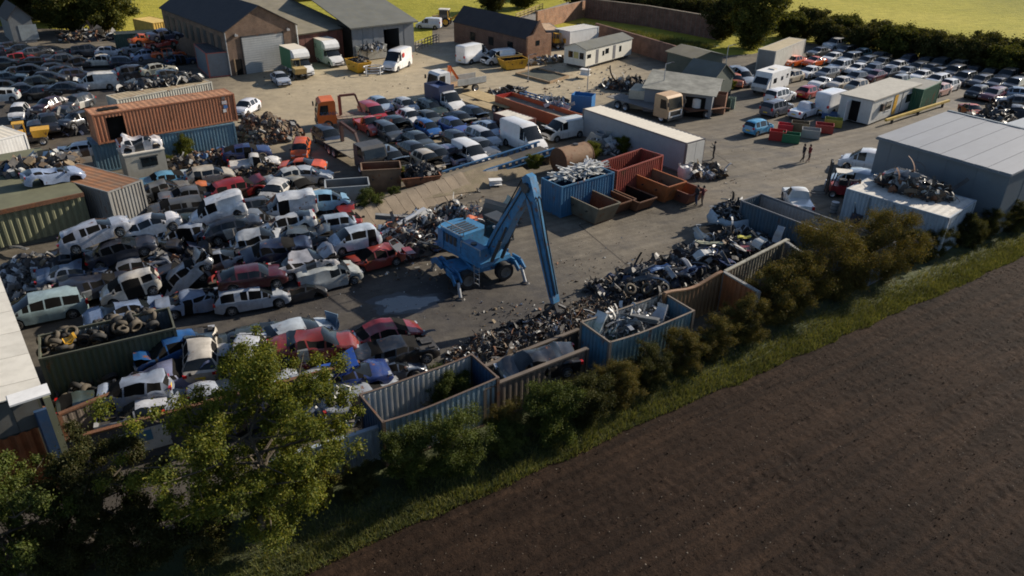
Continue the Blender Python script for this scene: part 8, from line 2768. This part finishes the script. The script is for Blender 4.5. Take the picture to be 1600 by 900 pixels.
wk('saloon', (196, 196, 194), 447, 351, 205, 'white saloon with torn side sliding nose first down the heap', z=1.3, pitch=-10, damage=0.12, glass=False)
wk('small_van', (204, 206, 208), 448, 325, 205, 'silver-white small van on its side of the heap behind the white saloon', z=0.9, damage=0.08, crush=0.2)
wk('saloon', (80, 90, 96), 470, 370, 20, 'slate grey wreck with green windscreen in the middle of the heap', z=0.9, crush=0.4, damage=0.12)
wk('small_van', (224, 224, 224), 342, 331, 205, 'white small van pointing nose down on the heap', z=1.4, pitch=-10, damage=0.06)
wk('hatch', (34, 38, 46), 366, 354, 22, 'black hatchback lifted nose up right of the white small van', z=1.1, pitch=10, damage=0.08, crush=0.2)
wk('hatch', (150, 160, 176), 287, 368, 205, 'silver-blue hatchback nose under the white small van', z=0.4, damage=0.1, crush=0.2)
wk('saloon', (52, 52, 56), 340, 372, 22, 'black crushed saloon beneath the white small van', z=0.2, crush=0.8, no_wheels=(0, 1, 2, 3))
wk('saloon', (92, 34, 40), 420, 410, 25, 'maroon crushed car deep in the heap', z=0.6, crush=0.8, no_wheels=(0, 1, 2, 3))
# upper part of the left heap
wk('saloon', (96, 150, 178), 264, 279, 30, 'light blue saloon with rusty orange roof', damage=0.05, nose=0.0, glass=None, bonnet_col=(176, 190, 196))
wk('hatch', (186, 178, 162), 328, 272, 30, 'beige hatchback with brown-stained roof', damage=0.05)
wk('estate', (146, 32, 32), 372, 293, 30, 'bright red estate with raised tailgate', damage=0.06, glass=None)
wk('saloon', (110, 110, 106), 253, 296, 32, 'dull grey saloon left of the charcoal ones', damage=0.08, crush=0.3)
wk('saloon', (92, 94, 96), 290, 305, 212, 'charcoal grey saloon with long flat bonnet', damage=0.06, crush=0.15, glass=None)
wk('estate', (78, 80, 80), 275, 324, 212, 'dark grey saloon nearest the grey container end', damage=0.06, crush=0.3)
wk('coupe', (214, 118, 58), 322, 294, 30, 'orange tail of a coupe behind the red estate', damage=0.12, crush=0.5)
wk('saloon', (30, 50, 98), 384, 236, 25, 'dark blue saloon in front of the engine heap', damage=0.05, z=0.5, glass=None)
wk('pickup', (222, 216, 206), 399, 256, 25, 'cream pick-up shell with open back', damage=0.06, glass=None, no_wheels=(0, 1))
wk('hatch', (214, 92, 28), 470, 232, -85, 'orange hatchback facing us beside the engine heap', damage=0.06)
wk('coupe', (218, 88, 26), 475, 257, 8, 'orange coupe with black roof in the clear bay', damage=0.05, nose=0.15)
wk('saloon', (196, 196, 190), 450, 277, 205, 'silver saloon below the orange coupe', damage=0.06)
wk('saloon', (176, 180, 184), 478, 273, 10, 'pale bonneted saloon behind the silver one', damage=0.08, crush=0.3)
wk('hatch', (148, 140, 120), 466, 291, -40, 'dusty beige hatchback left of the grey bin', damage=0.06)
wk('hatch', (208, 204, 196), 430, 298, -100, 'white hatchback with black roof window', damage=0.06, z=0.2)
wk('hatch', (136, 178, 204), 511, 314, 20, 'light blue hatchback perched at the top of the bank', z=0.75, damage=0.05, glass=False)
wk('hatch', (150, 40, 32), 544, 338, -70, 'red crushed hatchback below the light blue one', damage=0.14, crush=0.4, nose=0.2, glass=None)
wk('saloon', (52, 42, 44), 500, 335, 20, 'dark wreck under the light blue hatchback', z=0.0, crush=0.75, no_wheels=(0, 1, 2, 3))
wk('hatch', (60, 62, 66), 405, 322, 25, 'black hatchback between the red estate and the white hatchback', z=0.4, damage=0.08, crush=0.3)
o = wk('hatch', (214, 212, 214), 218, 234, 35, 'crushed white car on the grey cabin roof', z=2.55, crush=0.9, damage=0.2, nose=0.35, tail=0.3, no_wheels=(0, 1, 2, 3), group=None)
q = G(204, 287) + Matrix.Rotation(R(38), 3, 'Z') @ Vector((1.6, 1.1, 0))
o.location = (q.x, q.y, 2.32)
wk('hatch', (150, 164, 190), 82, 273, 35, 'white-bonneted blue car shell on the mossy roof', z=2.98, crush=0.9, damage=0.1, no_wheels=(0, 1, 2, 3), group=None)
wk('saloon', (206, 206, 206), 132, 232, 20, 'white car roof panel wreck behind the mossy roof', z=1.4, crush=0.7, no_wheels=(0, 1, 2, 3), group=None)
# crashed cars along the hedge, lower left
g_ = 'crashed cars beside the large tree'
wk('hatch', (32, 84, 140), 268, 545, 212, 'bright blue hatchback, leftmost of the crashed cars by the tree', z=0.6, damage=0.1, nose=0.1, group=g_)
wk('hatch', (196, 188, 174), 312, 547, 112, 'beige hatchback with red rear lights on top of the blue one', z=0.75, pitch=10, damage=0.08, group=g_)
wk('hatch', (188, 190, 194), 388, 548, 95, 'silver hatchback with yellow number plate, rear towards us', z=0.9, pitch=6, damage=0.07, group=g_)
wk('hatch', (176, 184, 190), 466, 520, 30, 'silver hatchback behind the crushed red car', z=0.7, damage=0.06, group=g_)
wk('saloon', (128, 40, 30), 490, 537, 22, 'crushed orange-red saloon beside the silver hatchback', z=1.1, crush=0.5, damage=0.13, group=g_)
wk('saloon', (20, 22, 26), 620, 548, 25, 'crushed black saloon behind the near blue container', z=0.6, crush=0.55, damage=0.12, nose=0.1, group=g_)
wk('hatch', (130, 30, 36), 606, 522, 25, 'red hatchback behind the crushed black saloon', z=0.2, crush=0.4, damage=0.1, group=g_)
wk('saloon', (120, 124, 150), 262, 590, 30, 'lilac-grey flattened wreck under the beige hatchback', z=0.5, crush=0.85, damage=0.14, no_wheels=(0, 1, 2, 3), group=g_)
wk('hatch', (140, 148, 162), 208, 613, 200, 'grey-blue wreck with torn open front at lower left', z=0.9, crush=0.4, damage=0.14, nose=0.25, glass=None, group=g_)
wk('saloon', (196, 198, 204), 228, 640, 205, 'silver saloon behind the rusty-edged wall sign', z=0.3, damage=0.06, group=g_)
wk('saloon', (28, 52, 110), 540, 590, 25, 'royal blue crushed wreck beside the near container', z=0.9, crush=0.7, damage=0.16, no_wheels=(0, 1, 2, 3), group=g_)
wk('hatch', (110, 30, 40), 425, 575, 25, 'dark red crushed wreck half hidden by the tree', z=0.4, crush=0.6, damage=0.13, no_wheels=(0, 1), group=g_)
wk('saloon', (180, 184, 190), 455, 600, 25, 'pale wreck mostly hidden by the tree crown', z=0.5, crush=0.6, damage=0.12, no_wheels=(0, 1), group=g_)
wk('saloon', (24, 27, 34), 838, 567, 205, 'black smashed car lying in the sleeper bay', z=1.0, crush=0.4, damage=0.12, group=None)
wk('saloon', (150, 156, 164), 565, 618, 30, 'pale green-grey wreck at the left end of the near container', z=0.2, crush=0.6, damage=0.12, no_wheels=(0, 1), group=g_)
for lab, kd, cl_, u, v, zz, cr in (('flattened dark wreck under the bright blue hatchback', 'saloon', (50, 54, 62), 285, 560, 0.0, 0.7), ('flattened silver wreck between the beige and silver hatchbacks', 'hatch', (150, 152, 156), 348, 560, 0.2, 0.6), ('dark torn wreck behind the silver hatchback with yellow plate', 'saloon', (58, 66, 62), 400, 528, 0.2, 0.6),
   ('flattened grey wreck under the crushed orange-red saloon', 'saloon', (96, 98, 104), 480, 560, 0.0, 0.7), ('blue-grey flattened wreck below the crushed black saloon', 'saloon', (70, 84, 104), 600, 572, 0.0, 0.6), ('pale wreck with bare bay between red saloon and blue bonnet', 'hatch', (170, 172, 174), 508, 600, 0.6, 0.5),
   ('dark green-grey wreck left of the silver saloon at lower left', 'hatch', (66, 78, 74), 160, 628, 0.0, 0.6), ('silver flattened wreck behind the tree crown', 'saloon', (168, 172, 178), 330, 620, 0.4, 0.6), ('dark blue flattened wreck behind the tree crown', 'saloon', (32, 44, 84), 390, 640, 0.2, 0.6)):
    wk(kd, cl_, u, v, 28, lab, z=zz, crush=cr, damage=0.13, group=g_)
for lab, kd, cl_, u, v, zz, cr, pt in (('silver wreck tipped between the upended saloon and maroon car', 'hatch', (150, 154, 160), 345, 408, 0.7, 0.3, 10), ('dark wreck under the upended silver saloon', 'saloon', (40, 42, 48), 262, 432, 0.2, 0.6, 4), ('grey wreck behind the black hatchback on the heap', 'saloon', (110, 114, 118), 395, 345, 0.8, 0.4, -6),
   ('dark green wreck in the gap left of the white small van', 'saloon', (44, 58, 54), 300, 345, 0.0, 0.4, 3), ('white hatchback shell behind the dark navy wreck', 'hatch', (186, 188, 188), 405, 375, 1.0, 0.3, 9), ('charcoal wreck below the silver-blue hatchback', 'saloon', (58, 60, 66), 500, 385, 0.2, 0.6, 2),
   ('silver wreck under the charcoal leaning saloon', 'saloon', (130, 134, 142), 215, 415, 0.1, 0.6, 6), ('pale blue crushed wreck beside the wheel heap', 'saloon', (110, 124, 146), 118, 425, 0.0, 0.6, 0)):
    wk(kd, cl_, u, v, 26, lab, z=zz, crush=cr, pitch=pt, damage=0.12)
# dark heap at upper left
left = {
 'back': [('saloon', BK, 'black', 17, 72, 30), ('saloon', DG, 'dark', 54, 81, 30), ('estate', BK, 'black', 84, 80, 30), ('suv', (56, 58, 64), 'charcoal', 138, 80, 30), ('hatch', (206, 206, 210), 'white', 172, 80, 25), ('saloon', BK, 'black', 36, 77, 30), ('saloon', DG, 'dark grey', 112, 82, 30), ('saloon', NV, 'navy', 2, 79, 30)],
 'second': [('hatch', RD, 'bright red', 33, 92, 30), ('saloon', BK, 'black', 58, 96, 30, dict(bonnet_col=(170, 34, 30))), ('saloon', DG, 'dark grey', 100, 92, 30), ('saloon', (214, 206, 192), 'cream', 157, 94, 205), ('hatch', NV, 'navy', 192, 97, 25), ('saloon', (34, 40, 44), 'dark', 6, 97, 30), ('saloon', BK, 'black', 80, 93, 30), ('hatch', (40, 40, 44), 'dark', 126, 98, 30)],
 'third': [('saloon', (48, 66, 78), 'slate blue', 12, 121, 25), ('hatch', BK, 'black', 50, 110, 25), ('saloon', BK, 'black', 84, 106, 25), ('hatch', (38, 42, 46), 'dark', 78, 121, 25), ('hatch', NV, 'navy', 118, 116, 25), ('saloon', (40, 44, 50), 'dark', 30, 112, 25), ('saloon', (30, 32, 38), 'black', 100, 110, 25), ('hatch', (34, 44, 40), 'dark green', 62, 128, 25)],
 'fourth': [('hatch', (196, 198, 196), 'silver', 2, 149, 200), ('saloon', (36, 40, 46), 'dark', 38, 140, 20), ('hatch', (60, 30, 34), 'dark red', 78, 164, -100), ('estate', (52, 60, 68), 'slate', 117, 160, -100), ('saloon', (26, 30, 36), 'black', 70, 143, 20), ('saloon', (30, 34, 44), 'dark blue', 104, 137, 20), ('saloon', (34, 34, 38), 'black', 10, 134, 20)],
 'front': [('saloon', BK, 'black', 76, 190, -60), ('hatch', (44, 48, 54), 'charcoal', 120, 187, -95), ('saloon', (24, 28, 38), 'black', 98, 178, -80), ('hatch', (22, 24, 30), 'black', 58, 204, -60)],
}
lot(left, '%s row of upper left car heap', 'cars in the upper left heap', 1, damage=0.1)
car('mid_van', (226, 222, 212), 150, 126, 205, label='cream white van with raised bonnet in the upper left heap', zc=1.0, damage=0.05, bonnet_up=45, glass=False)
car('hatch', (228, 226, 224), 30, 176, -70, label='small white hatchback above the white lorry box at left', damage=0.04)
# on the off-white container and by the barn
wk('suv', (40, 42, 48), 214, 112, 35, 'black off-road wreck behind the off-white container', z=0.9, group=None)
wk('saloon', (188, 182, 160), 246, 108, 35, 'beige-roofed wreck behind the off-white container', z=1.2, crush=0.2, group=None)
wk('hatch', (54, 58, 60), 268, 118, 35, 'dark grey wreck at the right of the off-white container roof', z=2.6, crush=0.3, no_wheels=(0, 1), group=None)
wk('saloon', (206, 92, 30), 228, 60, 40, 'orange saloon on the top of the stack beside the dark green container', z=2.6, group='wrecks stacked beside the barn')
wk('saloon', (168, 44, 34), 252, 66, 40, 'red saloon under the topmost cars beside the barn', z=1.8, group='wrecks stacked beside the barn')
wk('saloon', (38, 44, 66), 256, 54, 40, 'dark blue saloon topmost beside the barn wall', z=3.2, group='wrecks stacked beside the barn')
wk('saloon', (150, 166, 196), 231, 84, 40, 'pale blue saloon low in the stack beside the barn', z=0.6, group='wrecks stacked beside the barn')
wk('saloon', (214, 92, 26), 262, 83, 40, 'orange saloon low in the stack nearest the dark lorry box', z=0.6, group='wrecks stacked beside the barn')
wk('saloon', (150, 154, 158), 215, 75, 40, 'silver saloon low in the stack, left end', z=0.4, group='wrecks stacked beside the barn')
wk('saloon', (36, 70, 104), 282, 92, 40, 'deep blue wreck between stack and dark lorry box', z=0.0, crush=0.3, group='wrecks stacked beside the barn')
# white lorry box at the far left edge and yellow machine
o, _, _ = container('lorry_box', 'white lorry box body cut by the left edge above the mossy roof', (-20, 222), (22, 212), 2.6, 3.2, 4.0, 2.6, WHITE, ribs=False, roof=M('cream_roof', (0.66, 0.60, 0.49), 0.7))
dumper('yellow machine with bare frame between white lorry box and mossy roof', 52, 226, 30, YELLOW)
# loose white saloon roofs of the small pile behind the centre
car('hatch', (60, 62, 62), 1424, 283, -52, label='dark crushed car lying on the white-topped container', z=3.15, damage=0.3, crush=0.9, no_wheels=(0, 1, 2, 3), detail=1)
